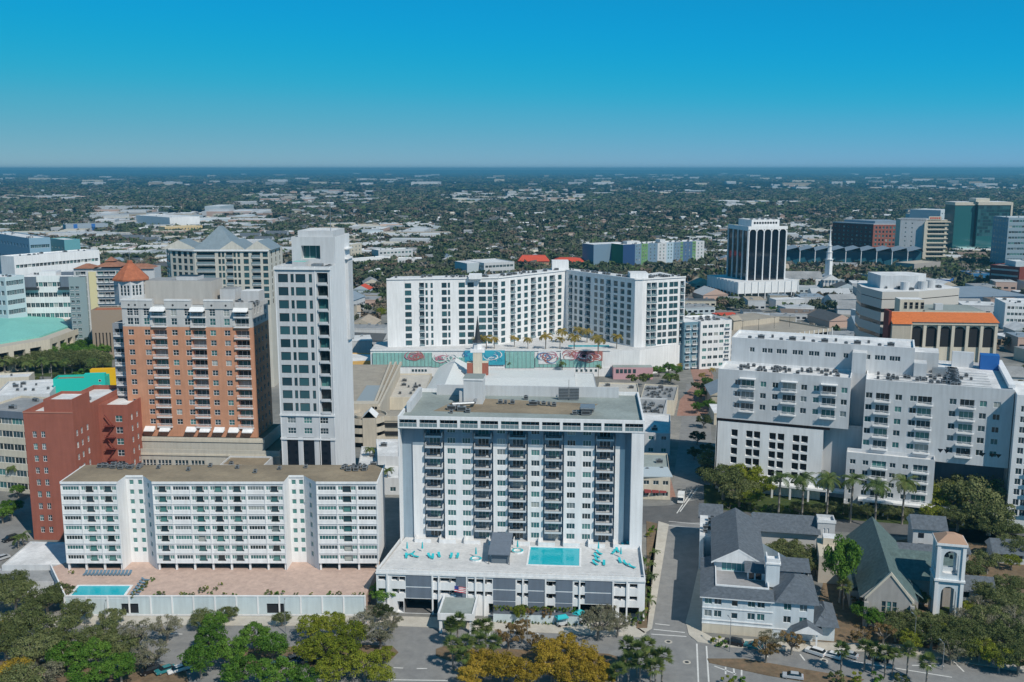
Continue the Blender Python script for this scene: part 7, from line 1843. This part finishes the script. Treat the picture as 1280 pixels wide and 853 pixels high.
# street trees north of the tower
many('dark', [(872, 545, .8), (880, 525, .8), (868, 565, .7), (884, 560, .7), (882, 590, .8)], 'in the deep shade beside the cross street', 'shaded trees beside the cross street')
many('green', [(876, 492, .8), (884, 476, .7), (888, 505, .8), (872, 508, .7)], 'beside the curved brick street', 'green trees beside the brick street')
many('green', [(824, 462, .8), (836, 458, .8), (846, 462, .8), (838, 470, .7), (812, 470, .5)], 'at the bend of the brick street below the courtyard building', 'green trees at the brick street bend')
many('date', [(878, 468, .8), (890, 462, .8), (842, 452, .7), (850, 456, .7)], 'at the bend of the brick street', 'golden palms at the brick street bend')
tree('royal', 874, 438, .75, label='lone tall palm before the teal side of the six storey apartments')
many('royal', [(636, 452, .7), (703, 454, .7), (748, 458, .6)], 'rising before the mural podium', 'palms before the mural podium')
many('dark', [(640 + i * 8, 462 + (i % 3), .35) for i in range(12)], 'in the hedge at the foot of the mural podium', 'dark trees at the mural podium foot')
many('date', [(598, 423), (608, 422), (618, 424, .8), (682, 420, 1.1), (703, 414), (722, 412), (734, 414), (748, 423, 1.2), (771, 421), (718, 421, 1.1), (643, 422, .8), (700, 424, .8), (660, 424, .8)], 'on the courtyard pool deck above the murals', 'palms on the courtyard deck', 14.5, sc0=1.35)
many('royal', [(462, 561, .72), (484, 588, .72)], 'between the spiral ramp and the main tower', 'palms between ramp and main tower')
many('royal', [(383, 577, .5), (415, 566, .6)], 'at the foot of the slim white tower', 'palms at the slim tower foot')
tree('green', 491, 497, .7, label='round green tree squeezed between the garage parapet and the shop roof')
tree('lime', 476, 390, .9, label='tall yellow green tree beside the pink and white shops left of the courtyard building', zs=1.4)
many('royal', [(17, 583, .8)], 'on the street left of the red brick building', None)
many('green', [(14, 632, .8), (2, 640, .8), (22, 612, .6)], 'along the street left of the red brick building', 'green trees on the left street')
many('small', [(28, 668, 1.4), (22, 674, 1.2)], 'on the corner below the red brick building', 'small palms below the brick building')
many('green', [(8 + i * 8.8 + (i % 2) * 3, 440 - (i % 3) * 5, 1.35) for i in range(15)], 'in the park belt between the turquoise roof and white market roofs', 'trees of the park belt')
many('oak', [(4 + i * 9.5, 452 - (i % 3) * 4, 1.3) for i in range(14)], 'in the park belt between the turquoise roof and white market roofs', 'oaks of the park belt')
many('dark', [(100 + i * 7, 424 - (i % 2) * 8, 1.3) for i in range(6)], 'at the right end of the park belt', 'dark trees of the park belt')
many('royal', [(5, 452, 1.1), (34, 454, 1.1), (52, 451, 1.1), (63, 454, 1.1), (80, 452, 1.0), (116, 452, 1.1)], 'in the row behind the white market roofs', 'palms behind the market roofs')
# ================================================================ occupied ground of all buildings
OCC = []
bpy.context.view_layer.update()
def occ_add(o):
    for r in [o]:
        pts = []
        for ch in [r] + list(r.children):
            if ch.type == 'MESH' and ch.name.split('.')[0] not in ('window', 'balcony', 'railing', 'air_conditioner'):
                M = ch.matrix_local if ch is not r else Matrix()
                pts += [(M @ Vector(c)) for c in ch.bound_box]
        if pts:
            OCC.append((r.matrix_world.inverted() if ch is not r or True else None, min(p.x for p in pts), max(p.x for p in pts), min(p.y for p in pts), max(p.y for p in pts)))
for o in list(SC.objects):
    if o.parent is None and o.get('category') in ('building', 'church', 'steeple', 'ramp', 'church hall', 'church tower', 'bell tower', 'house'): occ_add(o)
def free(x, y, mrg):
    for M, a, b, c, d in OCC:
        p = M @ Vector((x, y, 0))
        if a - mrg < p.x < b + mrg and c - mrg < p.y < d + mrg: return False
    return True
def PJ(x, y, z):
    dz = z - H; dep = y * cP - dz * sP
    return CX + F * x / dep, CY - F * (y * sP + dz * cP) / dep
def vis_ok(x, y): px, py = PJ(x, y, 0); return -20 < px < 1300
fr = random.Random(21)
ROOFS = [ROOFW, ROOFW, ROOFW, mat('silver_roof', (.5, .52, .54), .6, .15, .2), ROOFM, mat('brown_roof', (.22, .17, .14), .9, .2, .3), mat('tan_roof2', (.45, .38, .3), .9, .2, .3), REDROOF, mat('dark_grey_roof', (.10, .11, .12), .9, .2, .4), mat('bluegrey_roof')]
WALLS = [WHITE2, WHITE2, CREAM, GREYW, TAN, mat('pink_wall', (.5, .36, .3), .85), mat('paleblue')]
RN = ['white', 'white', 'white', 'silver grey', 'weathered grey', 'brown', 'tan', 'red', 'dark grey', 'blue grey']
def zone(x, y):
    px, py = PJ(x, y, 0)
    h = 'left of the orange tower' if px < 190 else 'behind the slim white tower' if px < 470 else 'behind the courtyard apartments' if px < 760 else 'around the black glass tower' if px < 1000 else 'near the red brick courthouse'
    return h
# nearer town blocks: individual low buildings, largest first
placed = 0; NEAR = []
def town(x, y, w, d, h, a, ri, wi, gable, nm='low_building'):
    m = MB(); rf = ROOFS[ri]; wl = WALLS[wi]
    m.box(-w / 2, w / 2, -d / 2, d / 2, 0, h, wl)
    if gable:
        m.gable(-w / 2 - .5, w / 2 + .5, -d / 2 - .5, d / 2 + .5, h + .01, h + 1.5 + min(w, d) * .16, 'x' if w > d else 'y', rf, .2, wl)
    else:
        m.box(-w / 2 - .15, w / 2 + .15, -d / 2 - .15, d / 2 + .15, h + .003, h + .5, wl, top=rf)
        for i in range(int(w * d / 160)): q = fr.random(); X_, Y_ = fr.uniform(-.4, .4) * w, fr.uniform(-.35, .35) * d; m.box(X_ - .8, X_ + .8, Y_ - .7, Y_ + .7, h + .503, h + 1.6, METAL)
    n = max(2, int(w / 4.5))
    for fl in range(max(1, int(h / 3.6))):
        for i in range(n):
            cx = -w / 2 + w * (i + .5) / n; m.box(cx - w / n * .3, cx + w / n * .3, -d / 2 - .06, -d / 2 - .003, .9 + fl * 3.5, 2.5 + fl * 3.5, PANED)
    return m, (x, y, 0), a
for k in range(6000):
    if placed >= 300: break
    y = 430 + 780 * fr.random() ** 1.15; x = fr.uniform(-1, 1) * y * .56
    if not vis_ok(x, y): continue
    px, py = PJ(x, y, 0)
    far = y > 1000
    w, d = (fr.uniform(14, 34), fr.uniform(12, 26)) if y < 1000 else (fr.uniform(12, 40), fr.uniform(10, 30)); h = fr.choice((4, 4.5, 5, 7, 7.5, 10)) if y < 900 else fr.choice((4, 4.5, 5, 7))
    if y < 540 and (px < 440 or px > 1250 or h > 8): continue
    if 470 < px < 780 and y > 680 and fr.random() < .93: continue
    if py < 296 and fr.random() < .6: continue
    r = math.hypot(w, d) / 2
    if not free(x, y, r * .85 + 1): continue
    if math.dist(G(862, 470), (x, y)) < 45: continue
    if px < 160 and 412 < py < 480: continue
    a = R(fr.choice((-4, -4, 12, -12)) + (0 if fr.random() < .7 else 90)); gable = fr.random() < (.25 if y < 900 else .5)
    ri = fr.choice((0, 1, 3, 4, 4, 5, 6, 8, 9)) if not gable else fr.choice((0, 3, 4, 5, 6, 8, 8, 9)); ri = 7 if fr.random() < .03 else ri
    m, loc, an = town(x, y, w, d, h, a, ri, fr.randrange(len(WALLS)), gable)
    o = m.obj('low_building', None, loc, an); placed += 1
    tag(o, ('gabled' if gable else 'flat roofed') + ' low building with ' + RN[ri] + ' roof ' + ('among streets ' if y < 800 else 'amid tree belts ') + zone(x, y), 'building', 'low buildings ' + zone(x, y))
    OCC.append((Matrix.LocRotScale(Vector(loc), Matrix.Rotation(an, 3, 'Z').to_quaternion(), Vector((1, 1, 1))).inverted(), -w / 2, w / 2, -d / 2, d / 2))
# trees nearer than ~850 m as things, up to about 300 in all
kinds = ['oak', 'green', 'dark', 'brown', 'oak', 'dark', 'bare', 'lime']
lod = {}
for kd in ('oak', 'green', 'dark', 'brown', 'bare', 'lime'):
    lod[kd] = []
    for v in range(2):
        r_ = np.random.default_rng(900 + v + len(kd)); (V, Fq), cs = crown(r_, 5.5, 6, 13, 46, .55); V[:, 2] += 1.5
        lod[kd].append(npmesh('tree_mesh', V, Fq, LM[kd]))
def cnt(): return NTREE[0]
n0 = sum(1 for o in SC.objects if o.parent is None and o.get('category') == 'tree')
ind = 0
while n0 + ind < 300:
    y = 440 + 420 * fr.random() ** 1.3; x = fr.uniform(-1, 1) * y * .56
    if not vis_ok(x, y) or not free(x, y, 4): continue
    px, py = PJ(x, y, 0)
    if y < 560 and 430 < px < 760: continue
    if math.dist(G(868, 460), (x, y)) < 20: continue
    kd = fr.choice(kinds); o = inst(lod[kd][ind % 2], 'tree', None, (x, y, 0), fr.uniform(0, 6.28), (s_ := fr.uniform(.7, 1.25),) * 3)
    tag(o, {'oak': 'olive', 'green': 'fresh green', 'dark': 'dark green', 'brown': 'russet', 'bare': 'greyish', 'lime': 'yellow green'}[kd] + ' round tree in the streets ' + zone(x, y), 'tree', 'town trees ' + zone(x, y)); ind += 1
# ---- the rest: one mass of trees, one mass of far buildings --------------------------
def cluster_base(seed, n, size):
    r_ = np.random.default_rng(seed); (V, Fq), cs = crown(r_, 1.0, .95, 7, max(2, n // 7), size); return V
npr = np.random.default_rng(77)
def canopy(name, N, y0, y1, power, Rm, nleaf, leaf, maxocc=True, mats=None, dens=None):
    # screen-uniform depth distribution
    t = npr.random(N); py0, py1 = 1 / y0, 1 / y1; Y = 1 / (py1 + (py0 - py1) * t ** power); X = (npr.random(N) * 2 - 1) * Y * .58
    keep = []
    for i in range(N):
        if y1 < 2500 and not free(X[i], Y[i], 3.0): continue
        if dens and dens(X[i], Y[i]) < npr.random(): continue
        keep.append(i)
    X, Y = X[keep], Y[keep]; N = len(X)
    bases = [cluster_base(300 + k, nleaf, leaf) for k in range(4)]
    mk = ['dark', 'oak', 'green', 'brown', 'bare']
    pr = [.36, .27, .17, .14, .06]
    Vs, Fs, Ms = [], [], []; off = 0
    km = npr.choice(len(mk), N, p=pr); kb = npr.integers(0, 4, N); S = Rm * (.65 + .7 * npr.random(N)) * np.clip(Y / y0, 1, 2.2) ** .55; A = npr.random(N) * 6.283
    for i in range(N):
        B_ = bases[kb[i]]; c, s = math.cos(A[i]), math.sin(A[i]); V = np.empty_like(B_); V[:, 0] = (B_[:, 0] * c - B_[:, 1] * s) * S[i] + X[i]; V[:, 1] = (B_[:, 0] * s + B_[:, 1] * c) * S[i] + Y[i]; V[:, 2] = B_[:, 2] * min(S[i], 10) * 1.0 + 1.5
        Vs.append(V); f = np.arange(len(V)).reshape(-1, 4) + off; off += len(V); Fs.append(f); Ms.append(np.full(len(f), km[i]))
    me = npmesh(name, np.concatenate(Vs), np.concatenate(Fs), [LMF[k] for k in mk], np.concatenate(Ms))
    return me
# same leaves without the per-object tint: large scale variation
LMF = {}
def farleaf(k, c1, c2):
    m = mat('far_' + k, c2, .85, 0, .02, col2=c1); LMF[k] = m
farleaf('dark', (.05, .075, .04), (.085, .11, .058)); farleaf('oak', (.09, .10, .062), (.15, .15, .10)); farleaf('green', (.06, .095, .035), (.10, .14, .05)); farleaf('brown', (.13, .10, .072), (.19, .15, .105)); farleaf('bare', (.16, .145, .12), (.22, .20, .17))
def dtown(x, y):
    px, py = PJ(x, y, 0)
    if y < 760: return .10
    if px > 850 or px < 470: return .26
    if 470 < px < 780: return 1.0
    return .5
COMZ = [(130, 330, 262, 284), (300, 470, 238, 264), (560, 730, 238, 257), (-20, 110, 245, 252), (170, 300, 227, 232), (740, 880, 235, 245), (900, 1010, 228, 238), (436, 545, 284, 300), (1080, 1300, 232, 238), (900, 1000, 254, 262), (380, 500, 226, 230), (40, 140, 290, 300)]
def comm(x, y):
    px, py = PJ(x, y, 0)
    return any(a < px < b and c < py < d for a, b, c, d in COMZ)
def dsub(x, y):
    # open commercial patches
    return .30 if comm(x, y) else 1.0
parts_ = [canopy('a', 5200, 600, 1000, 1.0, 5.6, 56, .36, dens=dtown), canopy('b', 9000, 950, 2600, .9, 7.6, 42, .46, dens=dsub), canopy('c', 9000, 2600, 9000, .75, 15, 28, .58, dens=dsub), canopy('d', 4200, 8500, 27000, .8, 22, 20, .75)]
# join into one object
vs_ = []; fs_ = []; ms_ = []; off = 0
for me in parts_:
    n = len(me.vertices); co = np.empty(n * 3, np.float32); me.vertices.foreach_get('co', co); vs_.append(co.reshape(-1, 3)); nf = len(me.polygons); vi = np.empty(nf * 4, np.int32); me.loops.foreach_get('vertex_index', vi); fs_.append(vi.reshape(-1, 4) + off); mi = np.empty(nf, np.int32); me.polygons.foreach_get('material_index', mi); ms_.append(mi); off += n
me = npmesh('tree_canopy', np.concatenate(vs_), np.concatenate(fs_), [LMF[k] for k in ('dark', 'oak', 'green', 'brown', 'bare')], np.concatenate(ms_))
o = bpy.data.objects.new('tree_canopy', me); COL.objects.link(o); tag(o, 'endless belt of suburban tree crowns reaching to the horizon', 'trees', kind='stuff')
for p in parts_: bpy.data.meshes.remove(p)
# far houses and halls
m = MB(); cols = [ROOFW, ROOFW, WHITE2, CREAM, mat('silver_roof'), GREYW, mat('tan_roof2'), ROOFM]
n = 0
for k in range(6400):
    t = fr.random(); y = 1 / (1 / 9000 + (1 / 1150 - 1 / 9000) * t ** .8); x = fr.uniform(-1, 1) * y * .56
    px, py = PJ(x, y, 0)
    com = comm(x, y)
    if not com and fr.random() < (.66 if (y > 2300 or 520 < px < 850) else .15): continue
    if com and y < 3000 and fr.random() < .35: continue
    if y < 1900 and not free(x, y, 16): continue
    big = (com and fr.random() < .45) or (not com and y < 1900 and not 520 < px < 850 and fr.random() < .16)
    w, d, h = (fr.uniform(30, 95 if com else 55), fr.uniform(20, 60 if com else 32), fr.uniform(6, 12)) if big else (fr.uniform(11, 20), fr.uniform(9, 15), fr.uniform(4, 6.5))
    sc_ = 1 if y < 3000 else 1.2
    rf = cols[fr.randrange(len(cols))]; wl = WALLS[fr.randrange(len(WALLS))]; a = R(fr.choice((-4, 86, 12))); q = MB()
    if big: q.box(-w / 2, w / 2, -d / 2, d / 2, 0, h, wl, top=rf, bottom=False); q.box(-w / 2, w / 2, -d / 2 - .1, -d / 2 - .003, 1, 3, PANED, bottom=False) if y < 2500 else None
    else: q.box(-w / 2, w / 2, -d / 2, d / 2, 0, h, wl, bottom=False); q.gable(-w / 2 - .5, w / 2 + .5, -d / 2 - .5, d / 2 + .5, h + .01, h + 3, 'x', fr.choice((rf, ROOFM, mat('dark_grey_roof'), mat('brown_roof'))), 0, wl)
    m.merge(q, Matrix.Translation((x, y, 0)) @ Matrix.Rotation(a, 4, 'Z')); n += 1
for k in range(90):
    y = 1 / (1 / 22000 + (1 / 6500 - 1 / 22000) * fr.random()); x = fr.uniform(-1, 1) * y * .55; w = fr.uniform(60, 200); m.box(x - w / 2, x + w / 2, y, y + 60, 0, fr.uniform(14, 24), cols[fr.randrange(len(cols))], bottom=False)
tag(m.obj('distant_buildings'), 'countless tiny pale roofs scattered through the suburb up to the horizon', 'buildings', kind='stuff')
# ================================================================ vehicles
def car_parts(L=4.5, Wd=1.8, Hh=1.45, van=False):
    body = MB(); m = None
    prof = [(-L / 2, .35), (-L / 2, .75), (-L / 2 + .12, .88), (-L * .22, .95), (L * .36, .98), (L / 2 - .05, .92), (L / 2, .7), (L / 2, .35)]
    if van: prof = [(-L / 2, .35), (-L / 2, .9), (-L / 2 + .1, 1.0), (-L * .32, 1.08), (L / 2 - .02, 1.12), (L / 2, .7), (L / 2, .35)]
    return prof
PAINTS = dict(white=(.75, .75, .75), silver=(.42, .44, .46), black=(.012, .012, .014), blue=(.03, .09, .2), teal=(.03, .2, .22), red=(.3, .02, .02), grey=(.13, .14, .15), green=(.06, .14, .08))
TYRE = mat('tyre_rubber', (.02, .02, .02), .9); RIM = mat('wheel_rim', (.5, .5, .5), .4, metal=.8); CARG = mat('car_glass', (.015, .02, .025), .05, spec=.9); LAMP = mat('lamp_lens', (.7, .7, .65), .2); TAIL = mat('tail_lens', (.4, .02, .02), .3)
_cm = {}
def car_meshes(col, kind):
    k = (col, kind)
    if k in _cm: return _cm[k]
    pm = mat('car_paint_' + col, PAINTS[col], .25, spec=.6)
    L, Wd = (4.6, 1.8) if kind != 'van' else (5.4, 2.0); suv = kind in ('suv', 'van')
    prof = car_parts(L, Wd, van=suv); b = MB(); n = len(prof)
    def loft(m, rings, mt):
        for r0, r1 in zip(rings[:-1], rings[1:]):
            for i in range(len(r0)): j = (i + 1) % len(r0); m.poly([r0[i], r0[j], r1[j], r1[i]], mt)
        m.poly(rings[0][::-1], mt); m.poly(rings[-1], mt)
    w = Wd / 2
    loft(b, [[(x * (1 - .03 * (abs(s) > .9)), s * w, z - (.05 if abs(s) > .9 and z > .8 else 0)) for x, z in prof] for s in (-1, -.88, .88, 1)], pm)
    top = 1.45 if kind == 'car' else (1.75 if kind == 'suv' else 2.1)
    z0 = .95 if kind == 'car' else 1.08
    x0, x1, x2, x3 = (-.28 * L, -.12 * L, .26 * L, .40 * L) if kind == 'car' else ((-.28 * L, -.16 * L, .42 * L, .49 * L) if kind == 'suv' else (-.36 * L, -.25 * L, .47 * L, .495 * L))
    g = MB(); wg = w * .9; wt = w * .74
    loft(g, [[(x0, s * wg, z0), (x1, s * wt, top - .06), (x2, s * wt, top - .06), (x3, s * wg, z0)] for s in (-1, 1)], CARG)
    r = MB(); loft(r, [[(x1 + .02, s * (wt - .02), top - .055), (x1 + .12, s * (wt - .1), top), (x2 - .1, s * (wt - .1), top), (x2 - .02, s * (wt - .02), top - .055)] for s in (-1, 1)], pm)
    for xp in ((x1 + x2) / 2,): r.box(xp - .05, xp + .05, -wg + .005, -wg + .03, z0, z0 + .1, pm)
    wh = MB(); wh.tube((0, -.11, 0), (0, .11, 0), .33, .33, TYRE, 14); wh.tube((0, .11, 0), (0, -.11, 0), .33, .33, TYRE, 14)
    rm = MB(); rm.tube((0, .0, 0), (0, .125, 0), .2, .19, RIM, 10); rm.tube((0, .0, 0), (0, -.125, 0), .2, .19, RIM, 10)
    hl = MB(); hl.box(-.04, .04, -.16, .16, -.07, .07, LAMP); tl = MB(); tl.box(-.04, .04, -.16, .16, -.08, .08, TAIL)
    _cm[k] = (b.mesh('body'), g.mesh('windows'), r.mesh('roof'), wh.mesh('tyre'), rm.mesh('rim'), hl.mesh('headlight'), tl.mesh('tail_light'), L, w); return _cm[k]
def car(px, py, rz, col, kind, label, group=None, z=.02):
    X, Y = G(px, py); c = car_meshes(col, kind); r = empty({'car': 'parked_car', 'suv': 'parked_car', 'van': 'van'}[kind], (X, Y, z), R(rz)); tag(r, label, 'van' if kind == 'van' else 'car', group)
    L, w = c[7], c[8]
    inst(c[0], 'body', r); inst(c[1], 'windows', r); inst(c[2], 'roof', r)
    for sx in (-.31, .31):
        for sy in (-1, 1): q = inst(c[3], 'wheel', r, (sx * L, sy * (w - .12), .33)); inst(c[4], 'rim', q)
    for sy in (-1, 1): inst(c[5], 'headlight', r, (-L / 2 - .0, sy * (w - .3), .68)); inst(c[6], 'tail_light', r, (L / 2 + .0, sy * (w - .3), .72))
    return r
car(917, 806, -25, 'black', 'suv', 'black car parked before the stone base of the church hall')
car(942, 810, -28, 'teal', 'car', 'dark teal car parked beside the black car at the church hall')
car(958, 809, -30, 'silver', 'car', 'silver car half hidden by thin trees before the church hall')
car(1019, 818, -40, 'white', 'suv', 'white estate car parked left of the white saloon at the kerb')
car(1040, 822, -35, 'white', 'car', 'white saloon parked right of the white estate car')
car(1060, 821, -35, 'silver', 'car', 'pale silver car behind the first verge palms')
car(1098, 826, -30, 'black', 'car', 'black car behind the pair of verge palms')
car(991, 848, -15, 'silver', 'car', 'silver blue car alone in the lot at the bottom right of centre')
car(135, 836, 40, 'white', 'car', 'white car under the grey tree at the lower left', z=.16); car(150, 833, 40, 'blue', 'car', 'blue car beside the white one under the lower left trees', z=.16)
car(188, 842, 40, 'black', 'suv', 'black car in the row under the grey leaning tree', z=.16); car(207, 841, 40, 'teal', 'car', 'teal car next to the black one under the leaning tree', z=.16)
car(222, 840, 35, 'white', 'car', 'white car in the row left of the green tree clump'); car(236, 836, 35, 'white', 'suv', 'white car nearest the green tree clump')
for i, (px, py, c) in enumerate(((352, 830, 'blue'), (364, 828, 'grey'), (376, 827, 'blue'), (388, 830, 'black'))): car(px, py, 40, c, 'car', c + ' car glimpsed under crowns between green and yellow green clumps, ' + ('left of the blue pair' if i == 0 else 'between two blue cars' if i == 1 else 'right of the grey car' if i == 2 else 'rightmost of that row'))
car(447, 783, 0, 'silver', 'car', 'silver blue car at the kerb below the right end of the street wall')
car(13, 700, 30, 'black', 'car', 'black car on the side street by the white low roof') if False else None
car(13, 676, 55, 'black', 'suv', 'black car driving on the street left of the red brick building')
car(2, 700, 55, 'silver', 'car', 'silver car on the side street at the left edge')
car(60, 640, 55, 'grey', 'car', 'grey car right at the foot of the red brick building') if False else None
for i in range(6): car(2 + i * 7, 607 - i * 1.2, 60, ('black', 'silver', 'grey', 'white', 'blue', 'grey')[i], 'car', ('black', 'silver', 'grey', 'white', 'blue', 'second grey')[i] + ' car in the slanted row before the beige office at the left edge', 'cars before the beige office')
# delivery van with box body on the cross street
X, Y = G(851, 628); v = empty('delivery_van', (X, Y, .03), R(76)); tag(v, 'white box van heading toward the camera on the cross street right of the tower', 'van')
pm = mat('van_white', (.75, .75, .73), .4)
a = MB(); a.box(-1.0, 2.9, -1.1, 1.1, .7, 3.1, pm); a.obj('cargo_box', v); a = MB(); a.box(-2.4, -1.02, -.98, .98, .45, 1.3, pm); a.poly([(-2.4, -.98, 1.3), (-2.4, .98, 1.3), (-1.9, .9, 2.2), (-1.9, -.9, 2.2)], CARG); a.box(-1.88, -1.02, -.92, .92, 1.3, 2.25, pm); a.obj('cab', v)
for sx in (-1.8, 1.9):
    for sy in (-1, 1): inst(car_meshes('white', 'car')[3], 'wheel', v, (sx, sy * .95, .33))
for i, (px, py) in enumerate(((702, 782), (723, 777))):
    X, Y = G(px, py); t = empty('pedal_cab', (X, Y, .02), R(20 if i == 0 else 60)); tag(t, 'small open cart with a turquoise canopy at the kerb, ' + ('left one of the pair' if i == 0 else 'right one beside the pale tree'), 'cart')
    a = MB(); a.box(-1.5, 1.5, -1.1, 1.1, 2.1, 2.35, TURQ); a.poly([(-1.5, -1.1, 2.36), (1.5, -1.1, 2.36), (1.1, 0, 2.8), (-1.1, 0, 2.8)], TURQ); a.poly([(1.5, 1.1, 2.36), (-1.5, 1.1, 2.36), (-1.1, 0, 2.8), (1.1, 0, 2.8)], TURQ); a.obj('canopy', t)
    a = MB(); a.box(-1.3, 1.3, -.8, .8, .35, .9, GREYW); a.obj('body', t)
    for sx in (-1.2, 1.2):
        for sy in (-.85, .85): a = MB(); a.tube((0, 0, 0), (0, 0, 1.75), .04, .04, DMETAL, 5); a.obj('post', t, (sx, sy, .36))
    for sx in (-.9, .9):
        for sy in (-.9, .9): inst(car_meshes('white', 'car')[3], 'wheel', t, (sx, sy, .33))
# street lamps and poles
LP = MB(); LP.tube((0, 0, 0), (0, 0, 8), .1, .06, METAL, 6); LPm = LP.mesh('pole'); LH = MB(); LH.tube((0, 0, 0), (1.4, 0, .25), .05, .04, METAL, 5); LH.box(1.3, 2.0, -.14, .14, .2, .32, METAL); LHm = LH.mesh('lamp_arm')
for px, py, hh, lb in ((912, 815, 1, 'before the church hall at the mulch strip'), (133, 790, .9, 'before the street wall below the pool'), (357, 792, 1, 'before the gate opening of the street wall'), (659, 812, 1, 'in the median among russet trees'), (1028, 800, 1, 'at the red mulch beside the church porch'), (1142, 815, 1.1, 'on the verge between palms at the right'), (1178, 838, .8, 'beside the road at the lower right')):
    X, Y = G(px, py); r = empty('street_lamp', (X, Y, 0), R(100)); tag(r, 'slim grey street lamp ' + lb, 'street lamp', 'street lamps'); inst(LPm, 'pole', r, sc=(1, 1, hh)); inst(LHm, 'lamp_arm', r, (0, 0, 8 * hh))
# parking rows further off: individual small cars
cl = list(PAINTS)
q = random.Random(8); cg = {}
def far_car(px, py, rz, where):
    X, Y = G(px, py)
    if not free(X, Y, 1.5): return
    c = q.choice(cl); k = car_meshes(c, q.choice(('car', 'suv')))
    if c not in cg:
        a = MB(); a.box(-2.2, 2.2, -.88, .88, .3, .95, mat('car_paint_' + c)); a.box(-1.2, 1.6, -.75, .75, .953, 1.45, CARG, top=mat('car_paint_' + c)); a.box(-1.6, -1.0, -.9, .9, 0, .29, TYRE); a.box(1.0, 1.6, -.9, .9, 0, .29, TYRE); cg[c] = a.mesh('parked_car')
    o = inst(cg[c], 'parked_car', None, (X, Y, .02), R(rz)); tag(o, 'small ' + c + ' car ' + where, 'car', 'cars ' + where)
for i in range(14): far_car(806 + i * 7.5, 316 + (i % 3) * 5, 80, 'in the lot before the striped apartments')
for i in range(16): far_car(440 + i * 6.5, 352 + (i % 4) * 5, 80, 'on the lots right of the slim tower')
for i in range(12): far_car(1120 + i * 6, 398 - (i % 3) * 5, 80, 'beyond the orange tiled arcade')
for i in range(14): far_car(1020 + i * 4.6, 420 - i * 1.6, 70, 'between the car park and the banded office')
for i in range(8): far_car(1080 + i * 18, 640 + i * 2.2, 85, 'behind the green slate church roof')
for i in range(8): far_car(1190 + i * 6, 357 + (i % 2) * 3, 85, 'before the brick office at the right')
HZ = 1
if HZ:
    m = MB(); m.box(-26000, 26000, -300, 30000, -1.0, 130, DARK)
    hm = bpy.data.materials.new('haze_air'); hm.use_nodes = True; nt = hm.node_tree
    for n_ in list(nt.nodes):
        if n_.type == 'BSDF_PRINCIPLED': nt.nodes.remove(n_)
    pv = nt.nodes.new('ShaderNodeVolumePrincipled'); pv.inputs['Color'].default_value = (.22, .66, .90, 1); pv.inputs['Density'].default_value = .00009; pv.inputs['Anisotropy'].default_value = .2
    nt.links.new(pv.outputs[0], nt.nodes['Material Output'].inputs['Volume'])
    o = m.obj('haze'); o.data.materials.clear(); o.data.materials.append(hm); tag(o, 'thin blue haze over the far suburb', 'haze', kind='stuff')
# ---------------------------------------------------------------- camera, sun, sky
cam = bpy.data.cameras.new('camera'); cam.sensor_width = 36; cam.lens = F / 1280 * 36; cam.clip_end = 120000; cam.clip_start = 1
co = bpy.data.objects.new('camera', cam); COL.objects.link(co); co.location = (0, 0, H); co.rotation_euler = (math.pi / 2 - PT, 0, 0)
SC.camera = co
EL, AZ = R(46), R(38)
sd = Vector((math.sin(AZ) * math.cos(EL), -math.cos(AZ) * math.cos(EL), math.sin(EL)))
sl = bpy.data.lights.new('sun', 'SUN'); sl.energy = 4.0; sl.angle = R(.53); sl.color = (1, .93, .82)
so = bpy.data.objects.new('sun', sl); COL.objects.link(so); so.rotation_euler = sd.to_track_quat('Z', 'Y').to_euler()
w = bpy.data.worlds.new('World'); SC.world = w; w.use_nodes = True
nt = w.node_tree; bg = nt.nodes['Background']
sky = nt.nodes.new('ShaderNodeTexSky'); sky.sky_type = 'NISHITA'; sky.sun_disc = False
sky.sun_elevation = EL; sky.sun_rotation = math.pi - AZ; sky.altitude = 5000; sky.air_density = SKYP[0]; sky.dust_density = SKYP[1]; sky.ozone_density = SKYP[2]
def vm(op, src, k):
    n = nt.nodes.new('ShaderNodeVectorMath'); n.operation = op; n.inputs['Scale'].default_value = k; nt.links.new(src, n.inputs[0]); return n.outputs[0]
rc = nt.nodes.new('ShaderNodeRGBCurve')
for ci, pts in enumerate((((.05, .012), (.10, .006), (.155, .02), (.232, .08), (.372, .175), (1, .5)), ((.12, .20), (.237, .32), (.35, .385), (.477, .405), (.64, .42), (1, .5)), ((.3, .40), (.566, .64), (.741, .63), (.865, .60), (.926, .58), (1, .56)))):
    c = rc.mapping.curves[ci]
    for x, y in pts[:-1]: c.points.new(x, y)
    c.points[0].location = (0, 0); c.points[-1].location = pts[-1]
rc.mapping.use_clip = False; rc.mapping.update()
nt.links.new(vm('SCALE', sky.outputs[0], .1), rc.inputs['Color']); nt.links.new(vm('SCALE', rc.outputs[0], 10.0), bg.inputs['Color']); bg.inputs['Strength'].default_value = .1
vs = SC.view_settings; vs.view_transform = 'Standard'; vs.look = 'None'; vs.exposure = 0.0; vs.gamma = 1; vs.use_curve_mapping = False
SC.cycles.max_bounces = 5; SC.cycles.diffuse_bounces = 3; SC.cycles.glossy_bounces = 3; SC.cycles.volume_bounces = 0; SC.cycles.transmission_bounces = 2
SC.cycles.caustics_reflective = False; SC.cycles.caustics_refractive = False
